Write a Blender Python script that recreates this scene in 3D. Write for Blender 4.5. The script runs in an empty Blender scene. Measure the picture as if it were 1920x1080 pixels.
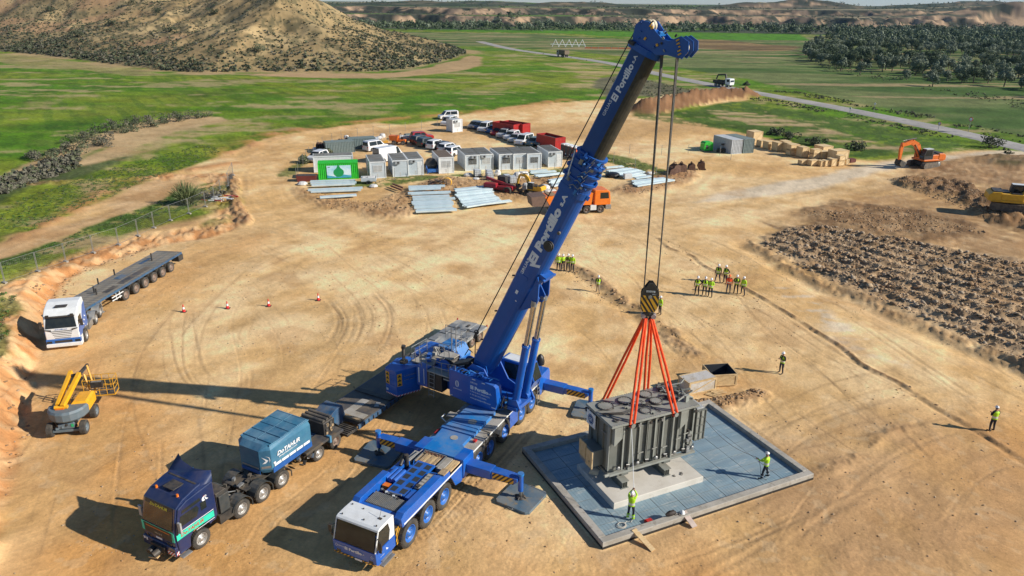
import bpy, math, random
import numpy as np
from mathutils import Matrix, Vector
R = math.radians
random.seed(7)
scene = bpy.context.scene
F_PX, HORIZON, ROLL, CAM_H = 1380.0, 5.0, R(0.5), 25.5
PITCH = math.atan((540 - HORIZON) / F_PX)
cam_d = bpy.data.cameras.new('camera'); cam = bpy.data.objects.new('camera', cam_d)
scene.collection.objects.link(cam); scene.camera = cam
cam_d.sensor_width = 36.0; cam_d.lens = 36.0 * F_PX / 1920.0
cam_d.clip_start = 0.5; cam_d.clip_end = 60000
cam.matrix_world = Matrix.Translation((0, 0, CAM_H)) @ Matrix.Rotation(math.pi / 2 - PITCH, 4, 'X') @ Matrix.Rotation(ROLL, 4, 'Z')
SUN_AZ, SUN_EL = R(-14.0), R(29.0)
world = bpy.data.worlds.new('World'); scene.world = world; world.use_nodes = True
wn = world.node_tree.nodes; wl = world.node_tree.links
sky = wn.new('ShaderNodeTexSky'); sky.sky_type = 'NISHITA'; sky.sun_disc = False
sky.sun_elevation = SUN_EL; sky.sun_rotation = math.pi / 2 - SUN_AZ
sky.altitude = 300; sky.air_density = 1.0; sky.dust_density = 0.0; sky.ozone_density = 5.0
wn['Background'].inputs['Strength'].default_value = 0.075
wl.new(sky.outputs[0], wn['Background'].inputs['Color'])
sl = bpy.data.lights.new('sun', 'SUN'); sl.energy = 4.9; sl.angle = R(0.5); sl.color = (1.0, 0.93, 0.82)
sun = bpy.data.objects.new('sun', sl); scene.collection.objects.link(sun)
sdir = Vector((math.cos(SUN_EL) * math.cos(SUN_AZ), math.cos(SUN_EL) * math.sin(SUN_AZ), math.sin(SUN_EL)))
sun.rotation_euler = (-sdir).to_track_quat('-Z', 'Y').to_euler()
scene.view_settings.view_transform = 'Standard'; scene.view_settings.look = 'None'
scene.view_settings.exposure = 0.38; scene.view_settings.gamma = 1.0
COL = scene.collection
def ray(px, py):
 u = (px - 960) / F_PX; v = (540 - py) / F_PX
 c, s = math.cos(ROLL), math.sin(ROLL); u, v = c * u - s * v, s * u + c * v
 return (u, math.cos(PITCH) + v * math.sin(PITCH), -math.sin(PITCH) + v * math.cos(PITCH))
def G(px, py, z=0.0):
 """point of the level z under a pixel of the survey photograph, in metres"""
 d = ray(px, py); t = (z - CAM_H) / d[2]
 return (t * d[0], t * d[1])
def tag(o, label=None, cat=None, group=None, kind=None):
 if label: o['label'] = label
 if cat: o['category'] = cat
 if group: o['group'] = group
 if kind: o['kind'] = kind
 return o
def thing(name, label, cat, loc=(0, 0, 0), rz=0.0, group=None):
 o = bpy.data.objects.new(name, None); o.empty_display_size = 0.3
 COL.objects.link(o); o.location = loc; o.rotation_euler = (0, 0, rz)
 return tag(o, label, cat, group)
def copy_tree(o, parent=None):
 c = o.copy(); COL.objects.link(c); c.parent = parent
 for ch in [k for k in KIDS.get(o.name, [])]:
  k = copy_tree(ch, c)
  KIDS.setdefault(c.name, []).append(k)
 return c
KIDS = {}
MATS = {}
def mat(name, color, rough=0.55, metal=0.0, c2=None, scale=3.0, mix=(0.42, 0.62), bump=0.0, bscale=40.0,
  dust=0.0, dustcol=(0.36, 0.27, 0.17), c3=None, stretch=None, coat=0.0):
 if name in MATS: return MATS[name]
 m = bpy.data.materials.new(name); m.use_nodes = True; nt = m.node_tree; N = nt.nodes; L = nt.links
 b = N['Principled BSDF']; b.inputs['Roughness'].default_value = rough; b.inputs['Metallic'].default_value = metal
 if coat: b.inputs['Coat Weight'].default_value = coat; b.inputs['Coat Roughness'].default_value = 0.12
 tc = N.new('ShaderNodeTexCoord'); vec = tc.outputs['Object']
 if stretch:
  mp = N.new('ShaderNodeMapping'); mp.inputs['Scale'].default_value = stretch; L.new(vec, mp.inputs[0]); vec = mp.outputs[0]
 def noise(sc, det=6, ro=0.6):
  n = N.new('ShaderNodeTexNoise'); n.inputs['Scale'].default_value = sc; n.inputs['Detail'].default_value = det
  n.inputs['Roughness'].default_value = ro; L.new(vec, n.inputs['Vector']); return n.outputs['Fac']
 def ramp(fac, a, b_):
  r = N.new('ShaderNodeMapRange'); r.inputs['From Min'].default_value = a; r.inputs['From Max'].default_value = b_
  L.new(fac, r.inputs['Value']); return r.outputs['Result']
 def mixc(fac, A, B):
  x = N.new('ShaderNodeMix'); x.data_type = 'RGBA'
  if isinstance(fac, float): x.inputs[0].default_value = fac
  else: L.new(fac, x.inputs[0])
  for s, v in ((6, A), (7, B)):
   if isinstance(v, tuple): x.inputs[s].default_value = (*v, 1)
   else: L.new(v, x.inputs[s])
  return x.outputs[2]
 cc2 = c2 if c2 else tuple(v * 0.82 for v in color)
 col = mixc(ramp(noise(scale), *mix), tuple(color), tuple(cc2))
 if c3: col = mixc(ramp(noise(scale * 2.7, 8, .7), .55, .66), col, tuple(c3))
 if dust > 0:
  g = N.new('ShaderNodeNewGeometry'); sx = N.new('ShaderNodeSeparateXYZ'); L.new(g.outputs['Normal'], sx.inputs[0])
  up = ramp(sx.outputs['Z'], 0.2, 0.95)
  n2 = ramp(noise(scale * 0.8, 8, .7), 0.38, 0.68)
  mu = N.new('ShaderNodeMath'); mu.operation = 'MULTIPLY_ADD'
  L.new(up, mu.inputs[0]); mu.inputs[1].default_value = 0.75; mu.inputs[2].default_value = 0.35
  m2 = N.new('ShaderNodeMath'); m2.operation = 'MULTIPLY'; L.new(mu.outputs[0], m2.inputs[0]); L.new(n2, m2.inputs[1])
  m3 = N.new('ShaderNodeMath'); m3.operation = 'MULTIPLY'; L.new(m2.outputs[0], m3.inputs[0]); m3.inputs[1].default_value = dust
  col = mixc(m3.outputs[0], col, tuple(dustcol))
  rr = N.new('ShaderNodeMapRange'); L.new(m3.outputs[0], rr.inputs['Value']); rr.inputs['To Min'].default_value = rough
  rr.inputs['To Max'].default_value = 0.9; L.new(rr.outputs[0], b.inputs['Roughness'])
 L.new(col, b.inputs['Base Color'])
 if bump:
  bp = N.new('ShaderNodeBump'); bp.inputs['Strength'].default_value = bump; bp.inputs['Distance'].default_value = 0.05
  L.new(noise(bscale, 8), bp.inputs['Height']); L.new(bp.outputs[0], b.inputs['Normal'])
 MATS[name] = m
 return m
CBLUE = mat('crane blue paint', (0.001, 0.090, 0.42), .36, c2=(0.001, 0.108, 0.46), dust=.14, scale=1.2, coat=.4)
CBLUE_D = mat('dusty deck blue', (0.004, 0.14, 0.44), .5, c2=(0.008, 0.18, 0.50), dust=.38, scale=.9, dustcol=(.30, .27, .20))
BOOMB = mat('boom blue paint', (0.0005, 0.070, 0.31), .42, c2=(0.001, 0.084, 0.36), dust=.05, scale=.5, coat=.1)
BOOMDK = mat('greased boom steel', (0.030, 0.030, 0.026), .5, c2=(0.050, 0.046, 0.034), scale=.7, stretch=(1, 6, 6), mix=(.35, .6))
WHITEP = mat('white paint', (0.72, 0.74, 0.74), .4, c2=(.66, .68, .68), dust=.12, coat=.3)
BLACK = mat('black steel', (0.018, 0.018, 0.02), .5, c2=(.03, .03, .03), dust=.25)
DKSTEEL = mat('dirty dark steel', (0.04, 0.042, 0.045), .6, c2=(.09, .08, .065), dust=.35, scale=1.5)
STEEL = mat('grey steel', (0.33, 0.34, 0.34), .42, .5, c2=(.26, .26, .25), dust=.2)
CHROME = mat('chromed rod', (0.62, 0.58, 0.50), .22, 1.0, c2=(.5, .47, .42))
CHEQ = mat('aluminium chequer plate', (0.42, 0.40, 0.36), .6, .1, c2=(.32, .29, .24), dust=.5, scale=1.1, dustcol=(.30, .25, .18), bump=.3, bscale=60)
RUBBER = mat('tyre rubber', (0.030, 0.029, 0.028), .8, c2=(.055, .050, .043), dust=.5, scale=2.5, dustcol=(.20, .16, .11), bump=.2)
GLASS = mat('dark glass', (0.016, 0.02, 0.02), .07, c2=(.026, .03, .026))
RIMBLUE = mat('blue rim', (0.01, 0.12, 0.45), .4, c2=(.02, .15, .5), dust=.12)
RIMGREY = mat('silver rim', (0.45, 0.45, 0.44), .4, .4, c2=(.33, .32, .30), dust=.2)
RIMRUST = mat('rusty rim', (0.26, 0.20, 0.16), .7, .1, c2=(.16, .10, .08), dust=.3)
YEL = mat('warning yellow', (0.75, 0.40, 0.03), .45, c2=(.66, .34, .02), dust=.1)
REDP = mat('red paint', (0.50, 0.012, 0.012), .4, c2=(.38, .012, .012), dust=.15)
ORANGE = mat('orange lamp', (0.75, 0.18, 0.01), .3)
WOOD = mat('timber boards', (0.42, 0.30, 0.17), .75, c2=(.26, .18, .10), scale=5, stretch=(1, 6, 1), bump=.3, dust=.2)
WOODL = mat('pale pine board', (0.58, 0.42, 0.22), .7, c2=(.46, .31, .15), scale=3, stretch=(1, 5, 1), bump=.2)
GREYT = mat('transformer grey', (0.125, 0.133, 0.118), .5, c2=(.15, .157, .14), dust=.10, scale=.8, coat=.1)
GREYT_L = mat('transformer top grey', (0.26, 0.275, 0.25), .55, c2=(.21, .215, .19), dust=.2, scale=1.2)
LETTER = mat('white lettering', (0.74, 0.76, 0.78), .5, c2=(.68, .7, .72))
GRATE = None
class MB:
 def __init__(s, M=None):
  s.v = []; s.f = []; s.m = []; s.mats = []; s.M = M or Matrix.Identity(4); s.sm = []
 def mi(s, m):
  if m not in s.mats: s.mats.append(m)
  return s.mats.index(m)
 def add(s, vs, fs, m, smooth=False, M=None):
  T = s.M @ M if M is not None else s.M
  b = len(s.v)
  for p in vs:
   q = T @ Vector(p); s.v.append((q.x, q.y, q.z))
  k = s.mi(m)
  for f in fs:
   s.f.append([b + i for i in f]); s.m.append(k); s.sm.append(smooth)
  return s
 def box(s, c, d, m, rz=0, ry=0, rx=0, taper=1.0, ch=0.0):
  x, y, z = d[0] / 2, d[1] / 2, d[2] / 2
  T = Matrix.Translation(c) @ Matrix.Rotation(rz, 4, 'Z') @ Matrix.Rotation(ry, 4, 'Y') @ Matrix.Rotation(rx, 4, 'X')
  if ch > 0:
   c_ = min(ch, x * .45, y * .45, z * .45)
   V = [];
   ring = lambda a, b2, h: [(-a, -b2, h), (a, -b2, h), (a, b2, h), (-a, b2, h)]
   V = ring(x - c_, y - c_, -z) + ring(x, y, -z + c_) + ring(x * taper, y * taper, z - c_) + ring(x * taper - c_, y * taper - c_, z)
   F = [(3, 2, 1, 0), (12, 13, 14, 15)]
   for r in range(3):
    for i in range(4):
     j = (i + 1) % 4; F.append((r * 4 + i, r * 4 + j, r * 4 + 4 + j, r * 4 + 4 + i))
   return s.add(V, F, m, M=T)
  t = taper
  V = [(-x, -y, -z), (x, -y, -z), (x, y, -z), (-x, y, -z), (-x * t, -y * t, z), (x * t, -y * t, z), (x * t, y * t, z), (-x * t, y * t, z)]
  return s.add(V, [(3, 2, 1, 0), (4, 5, 6, 7), (0, 1, 5, 4), (1, 2, 6, 5), (2, 3, 7, 6), (3, 0, 4, 7)], m, M=T)
 def b2(s, a, b, m, ch=0.0):
  return s.box([(a[i] + b[i]) / 2 for i in range(3)], [abs(a[i] - b[i]) for i in range(3)], m, ch=ch)
 def cyl(s, p, q, r, m, r2=None, n=14, cap=True, smooth=True):
  p = Vector(p); q = Vector(q); r2 = r if r2 is None else r2
  a = (q - p);
  if a.length < 1e-6: return s
  a.normalize(); u = a.orthogonal().normalized(); w = a.cross(u)
  V = []
  for c, rr in ((p, r), (q, r2)):
   for i in range(n):
    t = 2 * math.pi * i / n; V.append(c + u * (rr * math.cos(t)) + w * (rr * math.sin(t)))
  F = [(i, (i + 1) % n, n + (i + 1) % n, n + i) for i in range(n)]
  s.add(V, F, m, smooth)
  if cap: s.add(V, [tuple(range(n))[::-1], tuple(range(n, 2 * n))], m)
  return s
 def tube(s, pts, r, m, n=6):
  for a, b in zip(pts[:-1], pts[1:]): s.cyl(a, b, r, m, n=n, cap=True)
  return s
 def prism(s, prof, w, m, axis='y', off=0.0, smooth=False):
  """profile in (a,b) extruded by width w centred on off. axis y: prof=(x,z); axis x: prof=(y,z); axis z: prof=(x,y)"""
  n = len(prof); V = []
  for sgn in (-1, 1):
   for a, b in prof:
    t = off + sgn * w / 2
    V.append((a, t, b) if axis == 'y' else (t, a, b) if axis == 'x' else (a, b, t))
  F = [tuple(range(n)), tuple(range(2 * n - 1, n - 1, -1))] + [(i, n + i, n + (i + 1) % n, (i + 1) % n) for i in range(n)]
  return s.add(V, F, m, smooth)
 def loft(s, rings, m, smooth=True, cap=True, closed=True):
  n = len(rings[0]); V = [p for r in rings for p in r]; F = []
  for k in range(len(rings) - 1):
   for i in range(n if closed else n - 1):
    j = (i + 1) % n; F.append((k * n + i, k * n + j, (k + 1) * n + j, (k + 1) * n + i))
  s.add(V, F, m, smooth)
  if cap:
   s.add(rings[0], [tuple(range(n))[::-1]], m); s.add(rings[-1], [tuple(range(n))], m)
  return s
 def lathe(s, prof, m, c=(0, 0, 0), axis='y', n=24, smooth=True):
  """prof: (radius, offset along axis)"""
  rings = []
  for r, o in prof:
   ring = []
   for i in range(n):
    t = 2 * math.pi * i / n; a, b = r * math.cos(t), r * math.sin(t)
    p = (a, o, b) if axis == 'y' else (o, a, b) if axis == 'x' else (a, b, o)
    ring.append((p[0] + c[0], p[1] + c[1], p[2] + c[2]))
   rings.append(ring)
  return s.loft(rings, m, smooth, cap=False)
 def quad(s, a, b, c, d, m): return s.add([a, b, c, d], [(0, 1, 2, 3)], m)
 def text(s, body, size, o, xd, yd, m, ext=0.006, shear=0.0, bold=0.0, align='LEFT', width=None):
  key = (body, ext, shear, bold)
  if key not in TXT:
   cu = bpy.data.curves.new('lettering', 'FONT'); cu.body = body; cu.size = 1.0; cu.extrude = ext; cu.shear = shear
   cu.offset = bold; cu.resolution_u = 2
   ob = bpy.data.objects.new('lettering', cu); COL.objects.link(ob)
   me = bpy.data.meshes.new_from_object(ob)
   TXT[key] = ([tuple(v.co) for v in me.vertices], [tuple(p.vertices) for p in me.polygons])
   bpy.data.objects.remove(ob); bpy.data.meshes.remove(me); bpy.data.curves.remove(cu)
  V, F = TXT[key]
  xs = [v[0] for v in V]; w0 = max(xs) - min(xs); x0 = min(xs)
  sx = size if width is None else width / w0
  sh = {'LEFT': 0, 'CENTER': -.5, 'RIGHT': -1}[align] * w0
  xd = Vector(xd).normalized(); yd = Vector(yd).normalized(); zd = xd.cross(yd)
  o = Vector(o)
  return s.add([o + xd * ((v[0] - x0 + sh) * sx) + yd * (v[1] * size) + zd * (v[2]) for v in V], F, m)
 def build(s, name, parent=None, bevel=0.0, loc=None, label=None):
  me = bpy.data.meshes.new(name); me.from_pydata(s.v, [], s.f)
  for m in s.mats: me.materials.append(m)
  if s.f:
   me.polygons.foreach_set('material_index', s.m); me.polygons.foreach_set('use_smooth', s.sm)
  me.update()
  o = bpy.data.objects.new(name, me); COL.objects.link(o)
  if parent is not None:
   o.parent = parent; KIDS.setdefault(parent.name, []).append(o)
  if loc is not None: o.location = loc
  if bevel:
   md = o.modifiers.new('bevel', 'BEVEL'); md.width = bevel; md.segments = 2; md.limit_method = 'ANGLE'; md.angle_limit = R(40)
   md.harden_normals = False
  if label: o['label'] = label
  return o
TXT = {}
def stripes(mb, o, ud, vd, w, h, n=6, a=None, b=None, off=0.004, slant=1.0):
 """diagonal hazard stripes laid on a face: origin, directions, size"""
 a = a or YEL; b = b or BLACK
 o = Vector(o); u = Vector(ud).normalized(); v = Vector(vd).normalized(); nn = u.cross(v)
 o = o + nn * off
 mb.add([o, o + u * w, o + u * w + v * h, o + v * h], [(0, 1, 2, 3)], b)
 o = o + nn * off
 step = (w + h * abs(slant)) / n
 for i in range(n):
  x0 = i * step - (h * slant if slant > 0 else 0); x1 = x0 + step * .5
  pts = [(x0, 0), (x1, 0), (x1 + h * slant, h), (x0 + h * slant, h)]
  out = clip_poly(pts, w)
  if len(out) >= 3: mb.add([o + u * p[0] + v * p[1] for p in out], [tuple(range(len(out)))], a)
def clip_poly(pts, w):
 for lim, sgn in ((0, 1), (w, -1)):
  res = []
  for i in range(len(pts)):
   p, q = pts[i], pts[(i + 1) % len(pts)]
   ip = (p[0] - lim) * sgn >= 0; iq = (q[0] - lim) * sgn >= 0
   if ip: res.append(p)
   if ip != iq:
    t = (lim - p[0]) / (q[0] - p[0]); res.append((lim, p[1] + t * (q[1] - p[1])))
  pts = res
  if len(pts) < 3: return []
 return pts
WHEELCACHE = {}
def wheel(parent, x, y, r, w, side, rim, dual=False):
 """tyre part with a rim sub-part; side +1/-1 = outer face direction along y"""
 key = (round(r, 3), round(w, 3), side, rim.name, dual)
 if key not in WHEELCACHE:
  mb = MB(); rings = [w] if not dual else [w, w]
  for k in range(2 if dual else 1):
   o = -side * k * (w + .05)
   mb.lathe([(r * .60, o - w * .42), (r * .66, o - w * .5), (r * .90, o - w * .5), (r * .97, o - w * .42), (r, o - w * .30), (r, o + w * .30), (r * .97, o + w * .42), (r * .90, o + w * .5),
                      (r * .66, o + w * .5), (r * .60, o + w * .42), (r * .60, o - w * .42)], RUBBER, n=28)
   if r > .3:
    for i in range(30):
     t = 2 * math.pi * i / 30
     for sg in (-1, 1):
      mb.box((math.cos(t + sg * .05) * r, o + sg * w * .22, math.sin(t + sg * .05) * r), (r * .05, w * .36, r * .12), RUBBER, ry=-t)
  tyre = mb
  rm = MB(); q = side
  rm.lathe([(r * .62, q * w * .44), (r * .60, q * w * .46), (r * .56, q * w * .40), (r * .54, q * w * .12), (r * .34, q * w * .08), (r * .30, q * w * .30), (r * .20, q * w * .34), (r * .18, q * w * .48), (0.001, q * w * .50)], rim, n=24)
  rm.lathe([(r * .61, -q * w * .4), (r * .1, -q * w * .3)], DKSTEEL, n=16)
  for i in range(10):
   t = 2 * math.pi * i / 10
   rm.cyl((math.cos(t) * r * .25, q * w * .30, math.sin(t) * r * .25), (math.cos(t) * r * .25, q * w * .38, math.sin(t) * r * .25), r * .028, STEEL, n=6)
   t += .3
   rm.cyl((math.cos(t) * r * .44, q * w * .095, math.sin(t) * r * .44), (math.cos(t) * r * .44, q * w * .13, math.sin(t) * r * .44), r * .05, BLACK, n=8)
  a = tyre.build('wheel'); b = rm.build('rim');
  WHEELCACHE[key] = (a.data, b.data); bpy.data.objects.remove(a); bpy.data.objects.remove(b)
 da, db = WHEELCACHE[key]
 o = bpy.data.objects.new('wheel', da); COL.objects.link(o); o.parent = parent; o.location = (x, y, r - .012)
 o.rotation_euler = (0, random.random() * .5, 0)
 KIDS.setdefault(parent.name, []).append(o)
 c = bpy.data.objects.new('rim', db); COL.objects.link(c); c.parent = o; KIDS.setdefault(o.name, []).append(c)
 return o
def mesh_rail(mb, pts, h, m=None, r=.022, posts=None):
 m = m or STEEL
 for k in (1.0, .5):
  mb.tube([(p[0], p[1], p[2] + h * k) for p in pts], r, m)
 for p in pts: mb.cyl(p, (p[0], p[1], p[2] + h), r, m, n=6)
 for a, b in zip(pts[:-1], pts[1:]):
  q = [(a[i] + b[i]) / 2 for i in range(3)]; mb.cyl(q, (q[0], q[1], q[2] + h), r, m, n=6)
def ladder(mb, a, b, w, wd, m=None, n=6, r=.022):
 m = m or STEEL; a = Vector(a); b = Vector(b); wd = Vector(wd).normalized() * w / 2
 mb.cyl(a - wd, b - wd, r, m, n=6); mb.cyl(a + wd, b + wd, r, m, n=6)
 for i in range(n):
  p = a.lerp(b, (i + .5) / n); mb.cyl(p - wd, p + wd, r * .9, m, n=6)
# ================================================================ TERRAIN
def hsh(ix, iy, seed):
 h = (ix.astype(np.int64) * 374761393 + iy.astype(np.int64) * 668265263 + seed * 1442695041) & 0xFFFFFFFF
 h = ((h ^ (h >> 13)) * 1274126177) & 0xFFFFFFFF
 h = (h ^ (h >> 16)) & 0xFFFFFFFF
 return h.astype(np.float32) / 4294967295.0
def vnoise(x, y, seed=0):
 xi = np.floor(x); yi = np.floor(y); fx = (x - xi).astype(np.float32); fy = (y - yi).astype(np.float32)
 xi = xi.astype(np.int64); yi = yi.astype(np.int64)
 fx = fx * fx * (3 - 2 * fx); fy = fy * fy * (3 - 2 * fy)
 a = hsh(xi, yi, seed); b = hsh(xi + 1, yi, seed); c = hsh(xi, yi + 1, seed); d = hsh(xi + 1, yi + 1, seed)
 return (a + (b - a) * fx) * (1 - fy) + (c + (d - c) * fx) * fy
def fbm(x, y, seed=0, octv=4, gain=.5):
 t = 0; a = 1.0; s = 0
 for i in range(octv):
  t = t + a * vnoise(x + i * 17.3, y - i * 9.1, seed + i * 31); s += a; a *= gain
  x, y = x * 1.92 + y * .44, y * 1.92 - x * .44
 return t / s
def sstep(a, b, x): t = np.clip((x - a) / (b - a), 0, 1); return t * t * (3 - 2 * t)
def sdist(poly, X, Y, cut=1e9):
 """signed distance, negative inside"""
 P = np.asarray(poly, float); n = len(P)
 out = np.full(X.shape, 1e9, np.float32)
 if cut < 1e8:
  sel = (X > P[:, 0].min() - cut) & (X < P[:, 0].max() + cut) & (Y > P[:, 1].min() - cut) & (Y < P[:, 1].max() + cut)
 else: sel = np.ones(X.shape, bool)
 x = X[sel]; y = Y[sel]; d2 = np.full(x.shape, 1e18); ins = np.zeros(x.shape, bool)
 for i in range(n):
  ax, ay = P[i]; bx, by = P[(i + 1) % n]; ex, ey = bx - ax, by - ay
  t = np.clip(((x - ax) * ex + (y - ay) * ey) / (ex * ex + ey * ey + 1e-9), 0, 1)
  d2 = np.minimum(d2, (x - ax - t * ex) ** 2 + (y - ay - t * ey) ** 2)
  if abs(ey) > 1e-9:
   c = ((ay > y) != (by > y)) & (x < (bx - ax) * (y - ay) / (by - ay) + ax); ins ^= c
 d = np.sqrt(d2); out[sel] = np.where(ins, -d, d)
 return out
def pline(poly, X, Y, cut):
 """lateral signed distance and running length along a polyline"""
 P = np.asarray(poly, float)
 out = np.full(X.shape, 1e9, np.float32); run = np.zeros(X.shape, np.float32)
 sel = (X > P[:, 0].min() - cut) & (X < P[:, 0].max() + cut) & (Y > P[:, 1].min() - cut) & (Y < P[:, 1].max() + cut)
 x = X[sel]; y = Y[sel]; best = np.full(x.shape, 1e9); lat = np.full(x.shape, 1e9); rr = np.zeros(x.shape); L0 = 0
 for i in range(len(P) - 1):
  ax, ay = P[i]; bx, by = P[i + 1]; ex, ey = bx - ax, by - ay; ln = math.hypot(ex, ey)
  t = np.clip(((x - ax) * ex + (y - ay) * ey) / (ln * ln), 0, 1)
  d = np.hypot(x - ax - t * ex, y - ay - t * ey); sg = np.sign(ex * (y - ay) - ey * (x - ax))
  m = d < best; best[m] = d[m]; lat[m] = (d * sg)[m]; rr[m] = (L0 + t * ln)[m]; L0 += ln
 out[sel] = lat; run[sel] = rr
 return out, run
def curve(pts, z=0.0, n=8):
 """smooth world polyline through surveyed pixels"""
 W = [G(p[0], p[1], z) for p in pts]; out = []
 for i in range(len(W) - 1):
  p0 = W[max(i - 1, 0)]; p1 = W[i]; p2 = W[i + 1]; p3 = W[min(i + 2, len(W) - 1)]
  for k in range(n):
   t = k / n
   out.append(tuple(.5 * ((2 * p1[j]) + (-p0[j] + p2[j]) * t + (2 * p0[j] - 5 * p1[j] + 4 * p2[j] - p3[j]) * t * t + (-p0[j] + 3 * p1[j] - 3 * p2[j] + p3[j]) * t ** 3) for j in (0, 1)))
 out.append(W[-1]); return out
BANK = curve([(-80, 1330), (-20, 1120), (15, 960), (39, 850), (58, 761), (64, 714), (76, 663), (90, 605), (105, 556), (128, 527), (167, 506), (241, 480), (311, 459), (400, 445), (452, 425)], 0, 6)
BANKPOLY = BANK + [G(462, 400), G(440, 340, 1), G(440, 318, .5), G(0, 330, 1), (-400, 120), (-400, 0), (-60, 0)]
HILLPOLY = [(-460, 330)] + [G(*p) for p in [(-300, 78), (-100, 90), (0, 96), (75, 103), (150, 112), (220, 122), (300, 132), (380, 137), (440, 136), (500, 134), (560, 136), (620, 135), (680, 135), (725, 133), (770, 128), (820, 118), (850, 110), (872, 101)]] + [(-25, 400), (-27, 430), (-60, 480), (-120, 560), (-200, 720), (-520, 900)]
MOUND = curve([(1188, 214), (1230, 203), (1290, 192), (1345, 182), (1392, 180)], 0, 4)
def hcoarse(X, Y):
 Z = np.zeros(X.shape, np.float32)
 d = -sdist(BANKPOLY, X, Y, 60); k = d > -3; d = d[k]
 if k.any():
  nb = fbm(X[k] * .35, Y[k] * .35, 5, 4) - .5
  hh = 1.75 * (1 - .80 * sstep(58, 74, Y[k]))
  Z[k] += sstep(0.0, 2.0, d + nb * 1.6) * hh * (.25 + .75 * (1 - sstep(10, 34, d)))
 d = -sdist(HILLPOLY, X, Y, 80)
 k = d > 0
 if k.any():
  x = X[k]; y = Y[k]; dd = d[k]; g = fbm(x * .018, y * .018, 11, 5) - .5; g2 = np.abs(fbm(x * .03, y * .03, 12, 4) - .5)
  Z[k] += .30 * dd * (1 + .5 * g) - np.minimum(dd, 40) * .30 * g2 + sstep(0, 6, dd) * .6 + .12 * np.maximum(dd - 55, 0)
 k = Y > 640
 if not k.any(): return Z
 XX, YY, ZZ = X, Y, Z; X = X[k]; Y = Y[k]; Z = Z[k]
 e = fbm(X * .0028, Y * .0028, 21, 5) - .5
 edge = Y + e * 420 - .00012 * X * X - 120 * sstep(60, 420, X) * 0
 rid = np.abs(fbm(X * .012, Y * .012, 22, 4) - .5) * 2
 rid2 = np.abs(fbm(X * .035, Y * .035, 25, 4) - .5) * 2
 S = .55 * sstep(900, 960, edge - rid * 150 - rid2 * 40) + .45 * sstep(1000, 1080, edge - rid * 130 - rid2 * 30)
 Z += 19 * S + 3.5 * sstep(1050, 3500, Y) + 1.4 * sstep(1000, 1300, Y) * (fbm(X * .006, Y * .003, 23, 4) - .5) * 2
 for (cx, cy, h, r, q) in ((735, 1130, 23, 70, 1.7), (120, 1500, 11, 80, 2.2), (560, 1520, 19, 100, 1.7), (640, 1130, 8, 60, 1.6), (430, 1480, 9, 60, 2), (860, 1350, 12, 120, 2), (-160, 1300, 9, 90, 2), (-60, 1700, 10, 120, 2.2), (1000, 1700, 18, 150, 2)):
  rr = np.hypot((X - cx) / q, Y - cy) / r
  Z += h * np.clip(1 - rr, 0, 1) ** 1.15 * (1 + .5 * (fbm(X * .03, Y * .03, 24, 3) - .5))
 ZZ[k] = Z
 return ZZ
def hz(x, y):
 a = np.array([float(x)]); b = np.array([float(y)]); return float(hcoarse(a, b)[0])
def at(px, py, z=0.0):
 """ground point under a surveyed pixel, following the relief; returns x, y, ground height"""
 h = 0.0
 for i in range(5):
  x, y = G(px, py, h + z); h = .5 * h + .5 * hz(x, y) if i else hz(x, y)
 return x, y, hz(x, y)
def ground_grid():
 rows = []; r = 7.0
 while r < 14000:
  rows.append(r)
  r += max(0.0, min(r * r / 18768.0 * GRID, r * (.0055 if 250 < r < 520 or 820 < r < 1500 else .012))) if r > 24 else .22
 az = list(np.arange(-64, -38.5, .5)) + list(np.arange(-38.5, 38.5, .088 * GRID)) + list(np.arange(38.5, 64.1, .5))
 A, D = np.meshgrid(np.radians(np.array(az)), np.array(rows))
 return D * np.sin(A), D * np.cos(A)
GRID = 1.1
X, Y = ground_grid(); nr, nc = X.shape; X = X.ravel(); Y = Y.ravel()
DIST = np.hypot(X, Y)
Z = hcoarse(X, Y)
n_lo = fbm(X * .05, Y * .05, 1, 4); n_mid = fbm(X * .35, Y * .35, 2, 5); n_hi = fbm(X * 2.3, Y * 2.3, 3, 4); n_mac = fbm(X * .012, Y * .012, 4, 4)
near = 1 - sstep(110, 260, DIST)
C = np.zeros((X.size, 3), np.float32); VEG = np.zeros(X.size, np.float32)
def paint(mask, col, col2=None, n=None):
 global C
 col = np.array(col, np.float32)
 src = col if col2 is None else col + (np.array(col2, np.float32) - col) * (n[:, None])
 C = C * (1 - mask[:, None]) + src * mask[:, None]
def pmask(pts, soft=1.0, wob=2.0, ws=.12, z=0.0, seed=50, sm=True, hi=.5):
 poly = curve(pts + [pts[0]], z, 5)[:-1] if sm else [G(p[0], p[1], z) for p in pts]
 d = sdist(poly, X, Y, 15 + wob * 4)
 k = d < wob * 2 + soft + hi + 1; m = np.zeros(X.size, np.float32)
 w = (fbm(X[k] * ws, Y[k] * ws, seed, 4) - .5) * 2 * wob + (n_hi[k] - .5) * hi
 m[k] = np.clip(.5 - (d[k] + w) / soft, 0, 1)
 return m, d
def fb(k, ax, bx, ay, by, seed, octv=4, gain=.5):
 """noise of (ax X + bx Y, ay X + by Y) only where k is set"""
 o = np.zeros(X.size, np.float32); k = k > 0
 if k.any(): o[k] = fbm(X[k] * ax + Y[k] * bx, X[k] * ay + Y[k] * by, seed, octv, gain)
 return o
def veg(mask, v=1.0):
 global VEG
 VEG = VEG * (1 - mask) + v * mask
SAND = (.68, .425, .180); PALE = (.76, .545, .295); OCHRE = (.55, .285, .095); RED = (.42, .17, .07); BROWN = (.20, .112, .055)
gmix = sstep(.35, .65, fbm(X * .02, Y * .045, 31, 5))
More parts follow.
